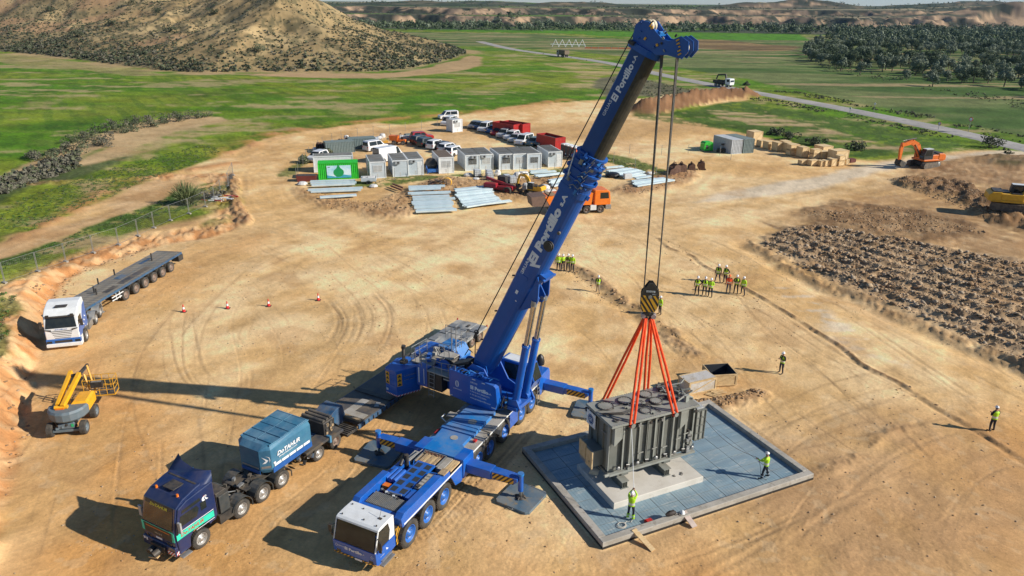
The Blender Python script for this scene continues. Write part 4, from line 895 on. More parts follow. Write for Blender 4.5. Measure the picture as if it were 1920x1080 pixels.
mb.b2((-7.45, 1.06, 1.75), (-7.2, 1.24, 1.86), REDP); mb.b2((-7.6, -1.45, 1.72), (-7.0, -1.35, 1.78), REDP)
mb.build('centre_deck_box', crane, .02)
mb = MB()
mb.b2((-6.3, 1.0, .72), (-5.15, 1.62, 1.92), CBLUE); mb.b2((-6.3, -1.62, .72), (-5.15, -1.0, 1.92), CBLUE); mb.b2((-6.3, -1.0, .75), (-5.15, 1.0, 1.56), CBLUE)
mb.build('front_outrigger_box', crane, .03)
mb = MB(); mb.prism([(-15.5, .8), (-15.3, 1.7), (-15.6, 2.25), (-16.9, 2.25), (-17.1, 1.9), (-17.1, .8)], 3.3, CBLUE, 'y'); mb.build('rear_outrigger_box', crane, .03)
for s in (1, -1):
 for a_, b_ in (((-12.3, s * 1.42, .55), (-11.15, s * 1.52, 1.6)), ((-6.4, s * 1.45, .5), (-6.3, s * 1.5, 1.6))): mb = MB(); mb.b2(a_, b_, CBLUE); mb.build('side_skirt', crane)
 mb = MB(); mb.prism([(-4.9, .62), (-4.4, .75), (-4.1, 1.3), (-3.9, 1.6), (-5.15, 1.6), (-5.15, .62)], .07, CBLUE, 'y', s * 1.5); mb.build('side_skirt', crane)
 for x in (0, -1.65, -3.3, -7.15, -8.55, -10.55, -12.95, -14.55):
  mb = MB(); pts = [(x + .86 * math.cos(a), s * 1.42, .74 + .86 * math.sin(a)) for a in np.linspace(.25, math.pi - .25, 9)]
  for p, q in zip(pts[:-1], pts[1:]): mb.add([(p[0], s * 1.1, p[2]), (q[0], s * 1.1, q[2]), (q[0], s * 1.53, q[2]), (p[0], s * 1.53, p[2])], [(0, 1, 2, 3)], BLACK if x > -5 else CHEQ)
  mb.build('mudguard', crane)
mb = MB()
mb.prism([(-1.0, 1.52), (.62, 1.52), (.72, 2.05), (.45, 2.25), (-3.0, 2.2), (-3.2, 2.0), (-3.9, 1.95), (-3.95, 1.52)], .42, CBLUE, 'y', 1.29)
mb.prism([(-1.0, 1.52), (.62, 1.52), (.72, 2.05), (.45, 2.3), (-2.0, 2.3), (-2.2, 2.0), (-3.9, 1.9), (-3.95, 1.52)], .42, CBLUE, 'y', -1.29)
mb.b2((-3.9, -1.08, 1.45), (.6, 1.08, 1.60), CBLUE); mb.b2((-.05, -1.08, 1.6), (.62, 1.08, 2.02), CBLUE)
mb.b2((-2.0, -1.08, 1.6), (-1.95, 1.08, 1.95), CBLUE)
body = mb.build('engine_housing', crane, .02)
GRILL = mat('grey louvre grille', (.20, .21, .21), .5, .3, dust=.4)
mb = MB(); mb.b2((-.62, -.95, 1.96), (.32, 1.0, 2.04), GRILL)
for k in range(22): mb.b2((-.60, -.93 + k * .088, 2.04), (.30, -.93 + k * .088 + .04, 2.075), GRILL)
mb.build('cooling_grille', crane)
mb = MB(); MATP = mat('anti-slip patch', (.022, .03, .04), .85)
mb.b2((-3.85, -.48, 2.0), (-.85, .62, 2.09), CBLUE)
for k in range(5):
 for y in (-.22, .36): mb.b2((-3.7 + k * .58, y - .17, 2.09), (-3.7 + k * .58 + .40, y + .17, 2.096), MATP)
mb.build('walkway', crane, .01)
mb = MB(); mb.b2((-3.0, .72, 1.95), (-1.6, 1.06, 2.18), STEEL); mb.b2((-2.95, .76, 2.18), (-1.65, 1.02, 2.20), GRILL)
for k in range(5): mb.b2((-2.9 + k * .27, .78, 2.2), (-2.72 + k * .27, 1.0, 2.215), CHEQ)
mb.b2((-1.5, .72, 2.0), (-.75, 1.1, 2.14), CBLUE); mb.b2((-1.3, 1.12, 2.1), (-1.1, 1.2, 2.2), WHITEP); mb.cyl((-1.75, .88, 2.2), (-1.75, .88, 2.27), .12, BLACK); mb.build('exhaust_box', crane)
mb = MB()
for y in (-1.1, -.85, -.6): mb.cyl((-2.7, y, 1.75), (-1.5, y, 1.75), .13, CBLUE); mb.cyl((-2.7, y, 2.05), (-1.7, y, 2.05), .13, CBLUE)
mb.box((-1.35, -.8, 1.9), (.30, .4, .25), ORANGE); mb.box((-1.2, -.75, 1.75), (.25, .3, .2), REDP); mb.tube([(-.9, -.6, 1.9), (-.8, -.2, 2.1), (-.75, .1, 2.12), (-.8, .5, 2.15)], .05, STEEL)
for k in range(8): mb.box((-.85 + .04 * k, -.75 + k * .17, 2.06), (.12, .10, .10), [STEEL, BLACK, WHITEP][k % 3], rz=k)
mb.cyl((-3.1, -1.15, 2.0), (-3.6, -1.2, 2.35), .10, BLACK); mb.cyl((-3.5, -1.0, 1.7), (-3.5, -1.0, 2.5), .12, BLACK)
mb.build('hydraulic_tanks', crane)
mb = MB(); rg = random.Random(5)
for k in range(7): mb.box((-4.5 + rg.uniform(-.04, .04), -.72 + k * .165, 1.79 + rg.uniform(-.02, .03)), (.95, .15, .10), WOOD)
for k in range(5): mb.box((-4.5, -.5 + k * .2, 1.89), (.9, .17, .07), WOODL if k % 2 else WOOD)
mb.b2((-4.05, .62, 1.6), (-3.98, .68, 1.9), STEEL)
for k in range(3): mb.box((-4.6, 1.08 + k * .14, 1.78), (1.0, .12, .09), WOODL);
mb.box((-3.6, 1.27, 2.0), (.55, .38, .12), WOOD)
mb.build('timber_packing', crane, .005)
mb = MB()
for a, b in (((-5.1, -.85, 1.56), (-4.0, -.79, 1.9)), ((-5.1, .52, 1.56), (-4.0, .58, 1.9)), ((-5.1, -.85, 1.9), (-5.04, .58, 1.93))): mb.b2(a, b, STEEL)
mb.b2((-5.1, .62, 1.6), (-3.95, .98, 1.86), CHEQ); mb.tube([(-5.0, -.95, 1.95), (-3.6, -.95, 2.05)], .03, STEEL); mb.b2((-5.0, -1.45, 1.6), (-3.9, -1.1, 1.75), CHEQ)
for k in range(30): mb.cyl((-4.98 + rg.uniform(0, .2), -.7 + k * .038, 1.93), (-4.9, -.7 + k * .038 + rg.uniform(-.1, .1), 1.98), .022, mat('rusty chain', (.18, .08, .05), .8), n=5)
mb.build('stowage_tray', crane)
cab = MB()
yw = 1.24
def cabring(x, z0, z1, yb, yt): return x
LOWER = [(.95, .62), (2.36, .48), (2.52, .62), (2.56, 1.28), (.95, 1.28)]
cab.prism(LOWER, 2 * yw + .06, CBLUE, 'y');
UP = [(.95, 1.28), (2.56, 1.28), (2.22, 2.36), (2.10, 2.42), (.95, 2.44)]
cab.prism([(.95, 2.28), (2.24, 2.28), (2.20, 2.37), (2.08, 2.43), (1.5, 2.46), (.95, 2.44)], 2 * yw, WHITEP, 'y')
for s in (-1, 1):
 cab.prism([(.95, 1.28), (1.42, 1.28), (1.30, 1.8), (1.42, 2.28), (.95, 2.28)], .06, WHITEP, 'y', s * (yw - .03))
 cab.prism([(2.46, 1.28), (2.55, 1.28), (2.24, 2.28), (2.15, 2.28)], .06, WHITEP, 'y', s * (yw - .03))
cab.prism([(.95, 1.28), (1.0, 1.28), (1.0, 2.28), (.95, 2.28)], 2 * yw - .12, WHITEP, 'y')
cabo = cab.build('cab', crane, .035)
mb = MB(); mb.add([(2.545, -yw + .10, 1.32), (2.545, yw - .10, 1.32), (2.235, yw - .14, 2.27), (2.235, -yw + .14, 2.27)], [(0, 1, 2, 3)], GLASS)
mb.add([(2.52, -yw + .08, 1.29), (2.52, yw - .08, 1.29), (2.21, yw - .12, 2.28), (2.21, -yw + .12, 2.28)], [(3, 2, 1, 0)], BLACK); mb.build('windscreen', cabo)
for s in (-1, 1):
 mb = MB(); mb.prism([(1.46, 1.32), (2.44, 1.32), (2.16, 2.24), (1.46, 2.24), (1.36, 1.8)], .02, GLASS, 'y', s * (yw - .015)); mb.build('side_window', cabo)
 mb = MB(); mb.box((2.42, s * (yw + .22), 1.75), (.08, .20, .42), BLACK); mb.box((2.36, s * (yw + .16), 1.38), (.06, .16, .16), BLACK); mb.cyl((2.3, s * yw, 2.0), (2.42, s * (yw + .22), 1.95), .02, BLACK); mb.build('mirror', cabo)
mb = MB(); mb.cyl((2.56, -.6, 1.35), (2.50, .1, 1.38), .012, BLACK, n=5); mb.cyl((2.56, .1, 1.35), (2.50, .8, 1.38), .012, BLACK, n=5); mb.build('wiper', cabo)
mb = MB(); mb.text('El Portillo', .23, (2.568, -.55, .95), (0, 1, 0), (0, 0, 1), LETTER, .004, bold=.04, width=1.0); mb.text('GRUAS', .09, (2.566, -.95, 1.03), (0, 1, 0), (0, 0, 1), LETTER, .004, width=.36); mb.text('s.A.', .10, (2.566, .46, .98), (0, 1, 0), (0, 0, 1), LETTER, .004, width=.16)
mb.b2((2.535, .0, .52), (2.55, .42, .62), WHITEP)
for s in (-1, 1): mb.cyl((2.555, s * 1.05, 1.04), (2.565, s * 1.05, 1.04), .075, LETTER, n=16); mb.cyl((2.566, s * 1.05, 1.04), (2.568, s * 1.05, 1.04), .055, CBLUE, n=16)
mb.text('ZARAGOZA', .04, (2.2, yw + .036, .86), (-1, 0, 0), (0, 0, 1), LETTER, .002, width=.32)
mb.prism([(1.55, .95), (1.75, 1.12), (1.70, .95)], .004, LETTER, 'y', yw + .034)
mb.build('cab_lettering', cabo)
mb = MB(); stripes(mb, (2.50, -yw, .50), (0, 1, 0), (.25, 0, 1), 1.15, .13, 6); stripes(mb, (2.50, .45, .50), (0, 1, 0), (.25, 0, 1), .75, .13, 4)
stripes(mb, (.92, yw + .04, .62), (-1, 0, 0), (0, 0, 1), .42, .98, 5, slant=.6); mb.build('warning_stripes', cabo)
mb = MB(); mb.b2((.9, yw - .1, .60), (.5, yw + .036, 1.62), BLACK); mb.b2((1.35, yw + .03, .44), (2.3, yw + .26, .50), STEEL); mb.b2((1.4, yw + .02, .62), (2.2, yw + .14, .66), STEEL); mb.build('cab_step', cabo)
for s in (-1, 1):
 mb = MB(); mb.b2((2.50, s * .95 - .12, .64), (2.535, s * .95 + .12, .78), GLASS); mb.build('headlight', cabo)
mb = MB()
for x, y in ((2.0, -1.0), (2.0, 1.0), (1.2, -1.0), (1.25, .95), (1.9, .2), (1.25, -.3)): mb.cyl((x, y, 2.43), (x, y, 2.50), .035, BLACK, n=8)
mb.cyl((1.5, .8, 2.45), (1.2, .75, 2.85), .010, BLACK, n=5); mb.box((1.5, .85, 2.47), (.12, .18, .04), BLACK); mb.build('roof_fittings', cabo)
for k, (x, s, L_) in enumerate(((-5.75, 1, 4.85), (-5.75, -1, 4.55), (-16.3, 1, 4.95), (-16.3, -1, 4.55))):
 mb = MB(); zb = 1.25
 mb.b2((x - .34, s * 1.6, zb - .27), (x + .34, s * 3.15, zb + .27), CBLUE)
 prof = [(s * 3.15, zb - .23), (s * (L_ - .35), zb - .20), (s * (L_ - .1), zb + .02), (s * (L_ - .1), zb + .20), (s * (L_ - .9), zb + .24), (s * 3.15, zb + .24)]
 mb.prism([(p[0], p[1]) for p in (prof if s > 0 else prof[::-1])], .56, CBLUE, 'x', x)
 ob = mb.build('outrigger_beam', crane, .015)
 mb = MB();
 for side in (1, -1):
  xx = x + side * .282
  ya, yb_ = sorted((s * (L_ - .3), s * (L_ - 1.6))); stripes(mb, (xx, ya if side > 0 else yb_, zb - .19), (0, side, 0), (0, 0, 1), 1.3, .40, 6)
 mb.build('warning_stripes', ob)
 mb = MB(); mb.cyl((x, s * L_, .62), (x, s * L_, 1.62), .15, CBLUE); mb.cyl((x, s * L_, 1.62), (x, s * L_, 1.74), .18, CBLUE_D); mb.cyl((x, s * L_, .25), (x, s * L_, .65), .09, CHROME)
 mb.cyl((x, s * L_, .19), (x, s * L_, .26), .30, BLACK, r2=.2);
 for a in range(4): mb.cyl((x + .2 * math.cos(a * 1.57), s * L_ + .2 * math.sin(a * 1.57), .3), (x + .34 * math.cos(a * 1.57), s * L_ + .34 * math.sin(a * 1.57), .22), .04, DKSTEEL, n=6)
 mb.build('support_jack', ob)
mb = MB(); ladder(mb, (-8.05, 1.62, .35), (-7.95, 1.56, 1.85), .34, (1, 0, 0), BLACK, 6, .02); mb.build('ladder', crane)
mb = MB(); ladder(mb, (-15.25, 1.66, .30), (-15.2, 1.62, 1.9), .34, (1, 0, 0), STEEL, 6, .02); mb.tube([(-15.0, 1.4, 1.7), (-15.0, 1.4, 2.7), (-15.4, 1.4, 2.7), (-15.4, 1.4, 1.7)], .02, STEEL); mb.build('rear_ladder', crane)
mb = MB(); mb.tube([(-8.4, -1.45, 1.75), (-8.6, -1.9, 1.85), (-9.1, -1.95, 1.8)], .03, WHITEP); mb.b2((-9.5, -1.8, 1.72), (-9.0, -1.2, 1.82), CHEQ); mb.build('side_step', crane)
mb = MB(); mb.tube([(-8.3, .9, 1.98), (-8.5, 1.5, 1.76), (-8.2, 1.6, 1.7)], .035, BLACK); mb.build('deck_hose', crane); mb = MB(); mb.tube([(-10.4, 1.2, 1.72), (-10.0, .7, 1.95)], .03, BLACK); mb.build('deck_hose', crane)
mb = MB(); mb.b2((-9.2, -1.2, 1.72), (-8.7, -1.0, 1.82), STEEL); mb.build('tool_tray', crane); mb = MB(); mb.box((-14.7, 1.2, 1.78), (.4, .25, .14), BLACK); mb.build('tool_tray', crane)
SA = R(-32.5) - CA
SM = Matrix.Translation((-12.2, 0, 0)) @ Matrix.Rotation(SA, 4, 'Z')
mb = MB(SM); mb.cyl((0, 0, 1.62), (0, 0, 1.95), 1.12, DKSTEEL, n=36); mb.lathe([(1.28, 1.68), (1.3, 1.72), (1.3, 1.80), (1.15, 1.84)], CBLUE_D, (0, 0, 0), 'z', 36); mb.tube([(1.3 * math.cos(a), 1.3 * math.sin(a), 1.86) for a in np.linspace(-2.2, .6, 14)], .035, BLACK); mb.build('slewing_ring', crane)
mb = MB(SM)
for s in (-1, 1): mb.prism([(-2.4, 1.95), (2.2, 1.95), (2.35, 2.2), (2.1, 2.75), (1.4, 2.6), (.4, 3.0), (-.3, 4.2), (-1.2, 4.35), (-1.9, 3.6), (-5.4, 3.1), (-5.6, 1.9)], .10, CBLUE, 'y', s * .85)
mb.b2((-5.4, -.8, 1.95), (2.1, .8, 2.2), CBLUE); mb.b2((-5.6, -.8, 2.2), (-5.4, .8, 3.1), CBLUE); mb.b2((1.5, -1.0, 2.0), (2.2, 1.0, 2.25), CBLUE)
for s in (-1, 1): mb.cyl((1.85, s * .34, 2.42), (1.85, s * .86, 2.42), .16, CBLUE)
mb.cyl((-.85, -.95, 3.78), (-.85, .95, 3.78), .2, STEEL)
sup = mb.build('superstructure_frame', crane, .02)
mb = MB(SM)
mb.prism([(-2.55, 2.02), (-.2, 1.78), (.95, 1.98), (1.12, 2.5), (1.02, 3.55), (.85, 3.68), (-.8, 3.82), (-2.55, 3.9)], .62, CBLUE, 'y', -1.25)
pan = mb.build('side_panel', crane, .03)
mb = MB(SM); y = -1.566
mb.text('GRUAS', .17, (-.88, y, 3.40), (1, 0, -.03), (0, 0, 1), LETTER, .003, width=.52); mb.text('El Portillo', .33, (-.88, y, 3.0), (1, 0, -.03), (0, 0, 1), LETTER, .003, bold=.05, width=1.34); mb.text('s.A.', .17, (.44, y, 2.98), (1, 0, -.03), (0, 0, 1), LETTER, .003, bold=.02, width=.26)
mb.text('T. 976 50 44 11 ZARAGOZA', .14, (-.92, y, 2.78), (1, 0, -.03), (0, 0, 1), LETTER, .003, bold=.01, width=1.5); mb.text('T. 975 30 14 92 SORIA', .14, (-.92, y, 2.56), (1, 0, -.03), (0, 0, 1), LETTER, .003, bold=.01, width=1.25); mb.text('www.gruaselportillo.com', .15, (-.92, y, 2.33), (1, 0, -.03), (0, 0, 1), LETTER, .003, bold=.01, width=1.55)
mb.text('ZARAGOZA', .10, (-2.22, y, 2.62), (1, 0, -.02), (0, 0, 1), LETTER, .003, bold=.01, width=.66)
for s in (-1, 1):
 pts = [(-1.92 + s * .14 * math.cos(a), 3.02 + .24 * math.sin(a)) for a in np.linspace(-1.35, 1.35, 10)] + [(-1.92 + s * .07 * math.cos(a), 3.02 + .20 * math.sin(a)) for a in np.linspace(1.35, -1.35, 10)]
 mb.prism(pts, .004, LETTER, 'y', y)
mb.b2((-1.93, y - .002, 2.84), (-1.91, y + .002, 3.2), LETTER); mb.b2((.70, y - .002, 2.12), (.98, y + .002, 2.18), LETTER); mb.b2((-.75, y - .002, 3.66), (-.5, y + .002, 3.72), WHITEP); mb.b2((-.02, y - .002, 3.60), (.22, y + .002, 3.66), WHITEP); mb.b2((-2.5, y - .002, 2.06), (-2.3, y + .002, 2.12), WHITEP)
mb.build('lettering', pan)
mb = MB(SM)
rg = random.Random(9)
for k in range(10): x = -2.2 + k * .3; mb.tube([(x, -1.5, 3.9), (x + .2, -1.3, 4.0 + rg.uniform(0, .12)), (x + .5, -1.1, 3.9)], .03, CBLUE if k % 3 else CBLUE_D)
for k in range(9): mb.box((-1.3 + rg.uniform(-.6, 1.6), -1.15 + rg.uniform(-.2, .2), 3.86 + rg.uniform(0, .1)), (rg.uniform(.1, .35), .16, .14), rg.choice([CBLUE, CBLUE_D, BLACK]), rz=rg.random())
mb.build('hose_bundle', crane); mb = MB(SM)
mb.tube([(1.2, -1.2, 2.0), (1.3, -1.3, 2.5), (1.35, -1.1, 2.9)], .04, BLACK); mb.tube([(1.15, -.9, 2.1), (1.4, -1.1, 2.3), (1.5, -.9, 2.7), (1.2, -.6, 2.9)], .03, BLACK)
for k in range(12): mb.box((1.25 + rg.uniform(-.1, .2), -1.0 + rg.uniform(-.25, .2), 2.3 + rg.uniform(-.2, .5)), (.12, .12, .14), rg.choice([CBLUE_D, BLACK, STEEL, CBLUE]), rz=rg.random())
mb.build('hose_bundle', crane)
mb = MB(SM)
mb.b2((-5.3, -.78, 2.2), (-2.7, .78, 3.0), CBLUE); mb.b2((-4.4, -1.5, 1.95), (-3.2, -.9, 3.15), BLACK); mb.b2((-5.35, -1.42, 1.9), (-4.45, -.9, 3.3), CBLUE); mb.b2((-3.1, -1.45, 2.9), (-1.9, -.4, 2.98), CHEQ)
mb.b2((-5.2, -1.43, 2.1), (-5.1, -1.425, 3.2), WHITEP); mb.b2((-4.75, -1.43, 2.1), (-4.7, -1.425, 3.2), WHITEP)
mb.b2((-4.4, -1.5, 3.15), (-2.0, -.8, 3.22), CHEQ); mb.b2((-6.2, -.9, 3.1), (-4.6, .8, 3.18), CHEQ)
mb.build('engine_compartment', crane, .02)
for (x, z, r_) in ((-3.6, 3.35, .40), (-2.4, 3.5, .36)):
 mb = MB(SM); mb.cyl((x, -.6, z), (x, .6, z), r_ * .8, DKSTEEL, n=24)
 for s in (-1, 1): mb.cyl((x, s * .6, z), (x, s * .66, z), r_ * 1.2, CBLUE, n=24)
 for k in range(16): mb.lathe([(r_ * .8 + .0, -.56 + k * .07), (r_ * .8 + .03, -.53 + k * .07), (r_ * .8, -.5 + k * .07)], BLACK, (x, 0, z), 'y', 20)
 mb.build('hoist_winch', crane)
mb = MB(SM)
mb.box((-2.2, -.5, 4.0), (1.5, .75, .16), BLACK, ry=R(-24)); mb.box((-2.5, -.75, 3.75), (1.2, .12, .1), WHITEP, ry=R(-24)); mb.build('rope_guard', crane)
mb = MB(SM)
mesh_rail(mb, [(-4.4, -1.48, 3.22), (-3.2, -1.48, 3.22), (-2.1, -1.48, 3.35)], .85); mesh_rail(mb, [(-6.2, -.88, 3.18), (-5.5, -.88, 3.18), (-4.9, -1.4, 3.3)], .95); mesh_rail(mb, [(-6.2, -.88, 3.18), (-6.2, .78, 3.18)], .95)
mesh_rail(mb, [(-4.2, -.4, 3.9), (-3.4, -.4, 3.9)], .9); mb.b2((-4.3, -.45, 3.82), (-3.2, .45, 3.9), CHEQ)
for r_ in ((-4.25, 1.0), (-4.9, 1.9)): mb.tube([(r_[0], r_[1], 3.2), (r_[0], r_[1], 4.9), (r_[0] + .35, r_[1], 5.0), (r_[0] + .35, r_[1], 3.3)], .028, STEEL)
mesh_rail(mb, [(-5.9, 2.5, 3.6), (-5.0, 2.5, 3.6), (-4.1, 2.5, 3.6), (-4.1, 1.3, 3.6)], 1.0)
mb.build('guard_rail', crane)
mb = MB(SM); ladder(mb, (-4.0, -1.62, 1.45), (-3.95, -1.56, 3.2), .42, (1, 0, 0), STEEL, 6, .024); mb.build('access_ladder', crane)
mb = MB(SM)
for k in range(26):
 x = rg.uniform(-5.8, -1.8); y = rg.uniform(-.7, 1.8); z = 3.2 + rg.uniform(0, .2)
 if rg.random() < .5: mb.box((x, y, z + .1), (rg.uniform(.15, .5), rg.uniform(.1, .4), rg.uniform(.1, .4)), rg.choice([CBLUE, CBLUE_D, BLACK, STEEL, CHEQ]), rz=rg.random())
 else:
  p = Vector((x, y, z)); q = p + Vector((rg.uniform(-.8, .8), rg.uniform(-.6, .6), rg.uniform(.1, .6))); mb.tube([p, (p + q) / 2 + Vector((0, 0, .35)), q], .035, rg.choice([BLACK, CHROME, STEEL, BLACK]))
mb.build('hydraulic_lines', crane)
mb = MB(SM)
mb.prism([(-5.6, 1.95), (-4.0, 1.95), (-3.85, 3.0), (-4.3, 3.65), (-5.6, 3.65)], 1.5, CBLUE_D, 'y', 1.9); mb.b2((-4.0, 1.25, 1.95), (-1.2, 2.3, 2.9), CBLUE); mb.build('power_cabinet', crane, .03)
for s in (-1, 1):
 mb = MB(SM); prof = [(-7.45, s * .95), (-7.2, s * 2.42), (-6.15, s * 2.52), (-5.45, s * 1.0), (-5.7, s * .35), (-7.0, s * .35)]
 if s > 0: prof = prof[::-1]
 for k in range(5): mb.prism(prof, .36, CBLUE, 'z', 1.38 + k * .37)
 w = mb.build('counterweight', crane, .02)
 if s < 0:
  mb = MB(SM)
  A_ = Vector((-7.2, -2.42, 1.2)); B_ = Vector((-6.15, -2.52, 1.2)); C_ = Vector((-5.45, -1.0, 1.2)); D_ = Vector((-7.45, -.95, 1.2))
  for (p, q) in ((A_, B_), (B_, C_), (D_, A_)):
   stripes(mb, p - Vector((0, 0, .02)), q - p, (0, 0, 1), (q - p).length, .10, 8, a=REDP, b=WHITEP)
  for q, (o, d_) in enumerate(((B_ + (C_ - B_) * .03, C_ - B_), (A_ + (B_ - A_) * .05, B_ - A_))):
   d_ = d_.normalized(); n_ = d_.cross(Vector((0, 0, 1)))
   o = o + n_ * .006 + Vector((0, 0, .72)); mb.add([o, o + d_ * .34, o + d_ * .34 + Vector((0, 0, .9)), o + Vector((0, 0, .9))], [(0, 1, 2, 3)], YEL)
   for k in range(3): z = Vector((0, 0, .05 + k * .3)); o2 = o + n_ * .005; mb.add([o2 + z + d_ * .02, o2 + z + d_ * .32, o2 + z + d_ * .17 + Vector((0, 0, .2))], [(0, 1, 2)], BLACK)
  d_ = (C_ - B_).normalized(); n_ = d_.cross(Vector((0, 0, 1)))
  o = B_ + d_ * .58 + n_ * .008 + Vector((0, 0, 1.32)); mb.text('LIEBHERR', .13, o, d_ + Vector((0, 0, .02)), (0, 0, 1), STEEL, .003, width=.85); mb.text('LTM 1450', .10, o - Vector((0, 0, .28)), d_, (0, 0, 1), STEEL, .003, width=.7)
  o = A_ + (B_ - A_) * .05 + (B_ - A_).cross(Vector((0, 0, 1))).normalized() * .01 + Vector((0, 0, .22)); d2 = (B_ - A_).normalized(); mb.add([o, o + d2 * .18, o + d2 * .18 + Vector((0, 0, .16)), o + Vector((0, 0, .16))], [(0, 1, 2, 3)], WHITEP)
  mb.build('warning_marking', w)
  mb = MB(SM); mb.cyl((-6.6, -1.2, 3.05), (-6.6, -1.2, 4.1), .11, DKSTEEL); mb.cyl((-6.6, -1.2, 3.05), (-6.6, -1.2, 3.2), .28, BLACK); mb.cyl((-6.6, -1.2, 4.1), (-6.55, -1.2, 4.3), .15, BLACK); mb.build('lifting_post', w)
mb = MB(SM); mb.prism([(-.6, 2.2), (1.6, 2.2), (1.95, 2.9), (1.55, 3.95), (-.6, 3.95)], 1.0, CBLUE, 'y', 1.95); oc = mb.build('operator_cab', crane, .03)
mb = MB(SM); mb.add([(1.965, 1.52, 2.92), (1.965, 2.38, 2.92), (1.60, 2.38, 3.88), (1.60, 1.52, 3.88)], [(0, 1, 2, 3)], GLASS); mb.b2((-.3, 1.435, 2.7), (1.4, 1.446, 3.8), GLASS); mb.b2((-.4, 1.55, 3.95), (1.2, 2.35, 3.98), WHITEP); mb.build('window', oc)
BE = R(64.0); BD = Vector((math.cos(BE), 0, math.sin(BE))); BU = Vector((-math.sin(BE), 0, math.cos(BE))); BL = Vector((0, 1, 0)); B0 = Vector((-.9, 0, 3.8))
BMX = SM @ Matrix(((BD.x, BL.x, BU.x, B0.x), (BD.y, BL.y, BU.y, B0.y), (BD.z, BL.z, BU.z, B0.z), (0, 0, 0, 1)))
def section(h, w, n=12):
 pr = [(-w / 2, h * .44), (-w * .40, h / 2), (w * .40, h / 2), (w / 2, h * .44), (w / 2, 0.02 * h)]
 for i in range(1, n):
  a = math.pi * i / n; pr.append((w / 2 * math.cos(a), -h / 2 * math.sin(a) ** .8 if i else 0))
 pr.append((-w / 2, 0.02 * h)); return pr
def boomtube(mb, s0, s1, h, w, m, m2=None, h1=None, w1=None):
 a = section(h, w); b = section(h1 or h, w1 or w); n = len(a)
 V = [(s0, p[0], p[1]) for p in a] + [(s1, p[0], p[1]) for p in b]
 up = [(i, (i + 1) % n, n + (i + 1) % n, n + i) for i in range(n)]
 for i, f in enumerate(up):
  low = 4 <= i <= n - 3
  mb.add(V, [f], (m2 if (m2 and low) else m), smooth=low)
 mb.add(V, [tuple(range(n))[::-1], tuple(range(n, 2 * n))], m)
mb = MB(BMX); H0, W0 = 1.50, 1.22
boomtube(mb, .7, 14.7, H0, W0, BOOMB); boomtube(mb, -.15, .7, 1.1, W0 * .9, BOOMB, h1=H0, w1=W0)
for s in (-1, 1): mb.prism([(-.4, -.35), (.3, -.6), (.7, -.3), (.5, .45), (-.3, .35)], .08, BOOMB, 'y', s * (W0 / 2 + .0))
for s in (2.2, 4.6, 7.4): mb.cyl((s, -W0 / 2, .72), (s, -W0 / 2 - .14, .78), .05, BLACK, n=8)
mb.b2((7.6, -W0 / 2 - .03, -.1), (7.8, -W0 / 2, .62), BOOMB)
base = mb.build('base_boom_section', crane)
for m_ in (base,):
 pass
mb = MB(BMX); y = -W0 / 2 - .006
mb.text('GRUAS', .26, (7.75, y, .30), (1, 0, 0), (0, 0, 1), LETTER, .003, bold=.02, width=1.15); mb.text('El Portillo', .66, (8.75, y, -.06), (1, 0, 0), (0, 0, 1), LETTER, .003, bold=.06, width=3.85, shear=.08); mb.text('s.A', .38, (12.78, y, .02), (1, 0, 0), (0, 0, 1), LETTER, .003, bold=.04, width=.72)
mb.add([(8.55, y, .16), (8.72, y, .18), (9.0, y, -.42), (8.82, y, -.44)], [(3, 2, 1, 0)], LETTER)
mb.b2((6.45, y - .002, .05), (6.7, y + .002, .22), LETTER); mb.b2((6.0, y - .002, -.12), (6.06, y + .002, -.02), LETTER)
mb.build('lettering', base)
mb = MB(BMX); mb.cyl((10.4, y, -.36), (10.4, y - .25, -.36), .26, BLACK, n=20); mb.cyl((10.4, y - .12, -.36), (10.4, y - .17, -.36), .32, BLACK, n=20); mb.build('cable_reel', base); mb = MB(BMX); mb.cyl((11.4, y + .02, -.52), (11.4, y - .12, -.52), .09, DKSTEEL); mb.build('guide_pin', base)
for s in (-1, 1):
 mb = MB(BMX); mb.prism([(5.6, -.55), (7.6, -.62), (8.3, -.60), (8.0, -.85), (7.0, -1.28), (6.5, -1.32), (6.2, -1.0)], .10, BOOMB, 'y', s * .62); mb.prism([(5.9, -.55), (7.4, -.62), (7.0, -1.2), (6.5, -1.25)], .08, BOOMB, 'y', s * .34)
 mb.cyl((6.72, s * .28, -1.12), (6.72, s * .70, -1.12), .13, STEEL); mb.build('cylinder_bracket', base)
mb = MB(BMX); mb.b2((8.15, -.5, -1.05), (8.45, .5, -.6), BOOMB); mb.cyl((8.3, -.7, -1.0), (8.3, .7, -1.0), .08, BOOMB); mb.build('boom_rest', base)
mb = MB(BMX)
for (a, b, h, w) in ((13.6, 14.0, 1.62, 1.34), (14.0, 14.5, 1.56, 1.30), (14.5, 14.62, 1.86, 1.52), (14.62, 15.0, 1.60, 1.34), (15.0, 15.12, 1.84, 1.50), (15.12, 15.5, 1.54, 1.30), (15.5, 15.6, 1.78, 1.46), (15.6, 15.95, 1.46, 1.24), (15.95, 16.05, 1.62, 1.36)): boomtube(mb, a, b, h, w, BOOMB)
for k in range(46):
 a = rg.uniform(13.8, 16.0); t_ = rg.random();
 if t_ < .55: yy, zz = -.70 + rg.uniform(-.05, .02), rg.uniform(-.5, .6)
 else: ang = rg.uniform(.1, 1.6); yy, zz = -.66 * math.cos(ang), -.86 * math.sin(ang)
 mb.box((a, yy, zz), (rg.uniform(.06, .3), rg.uniform(.05, .16), rg.uniform(.05, .2)), rg.choice([BOOMB, BOOMB, BOOMB, CBLUE_D, STEEL]), rz=rg.random(), rx=rg.random())
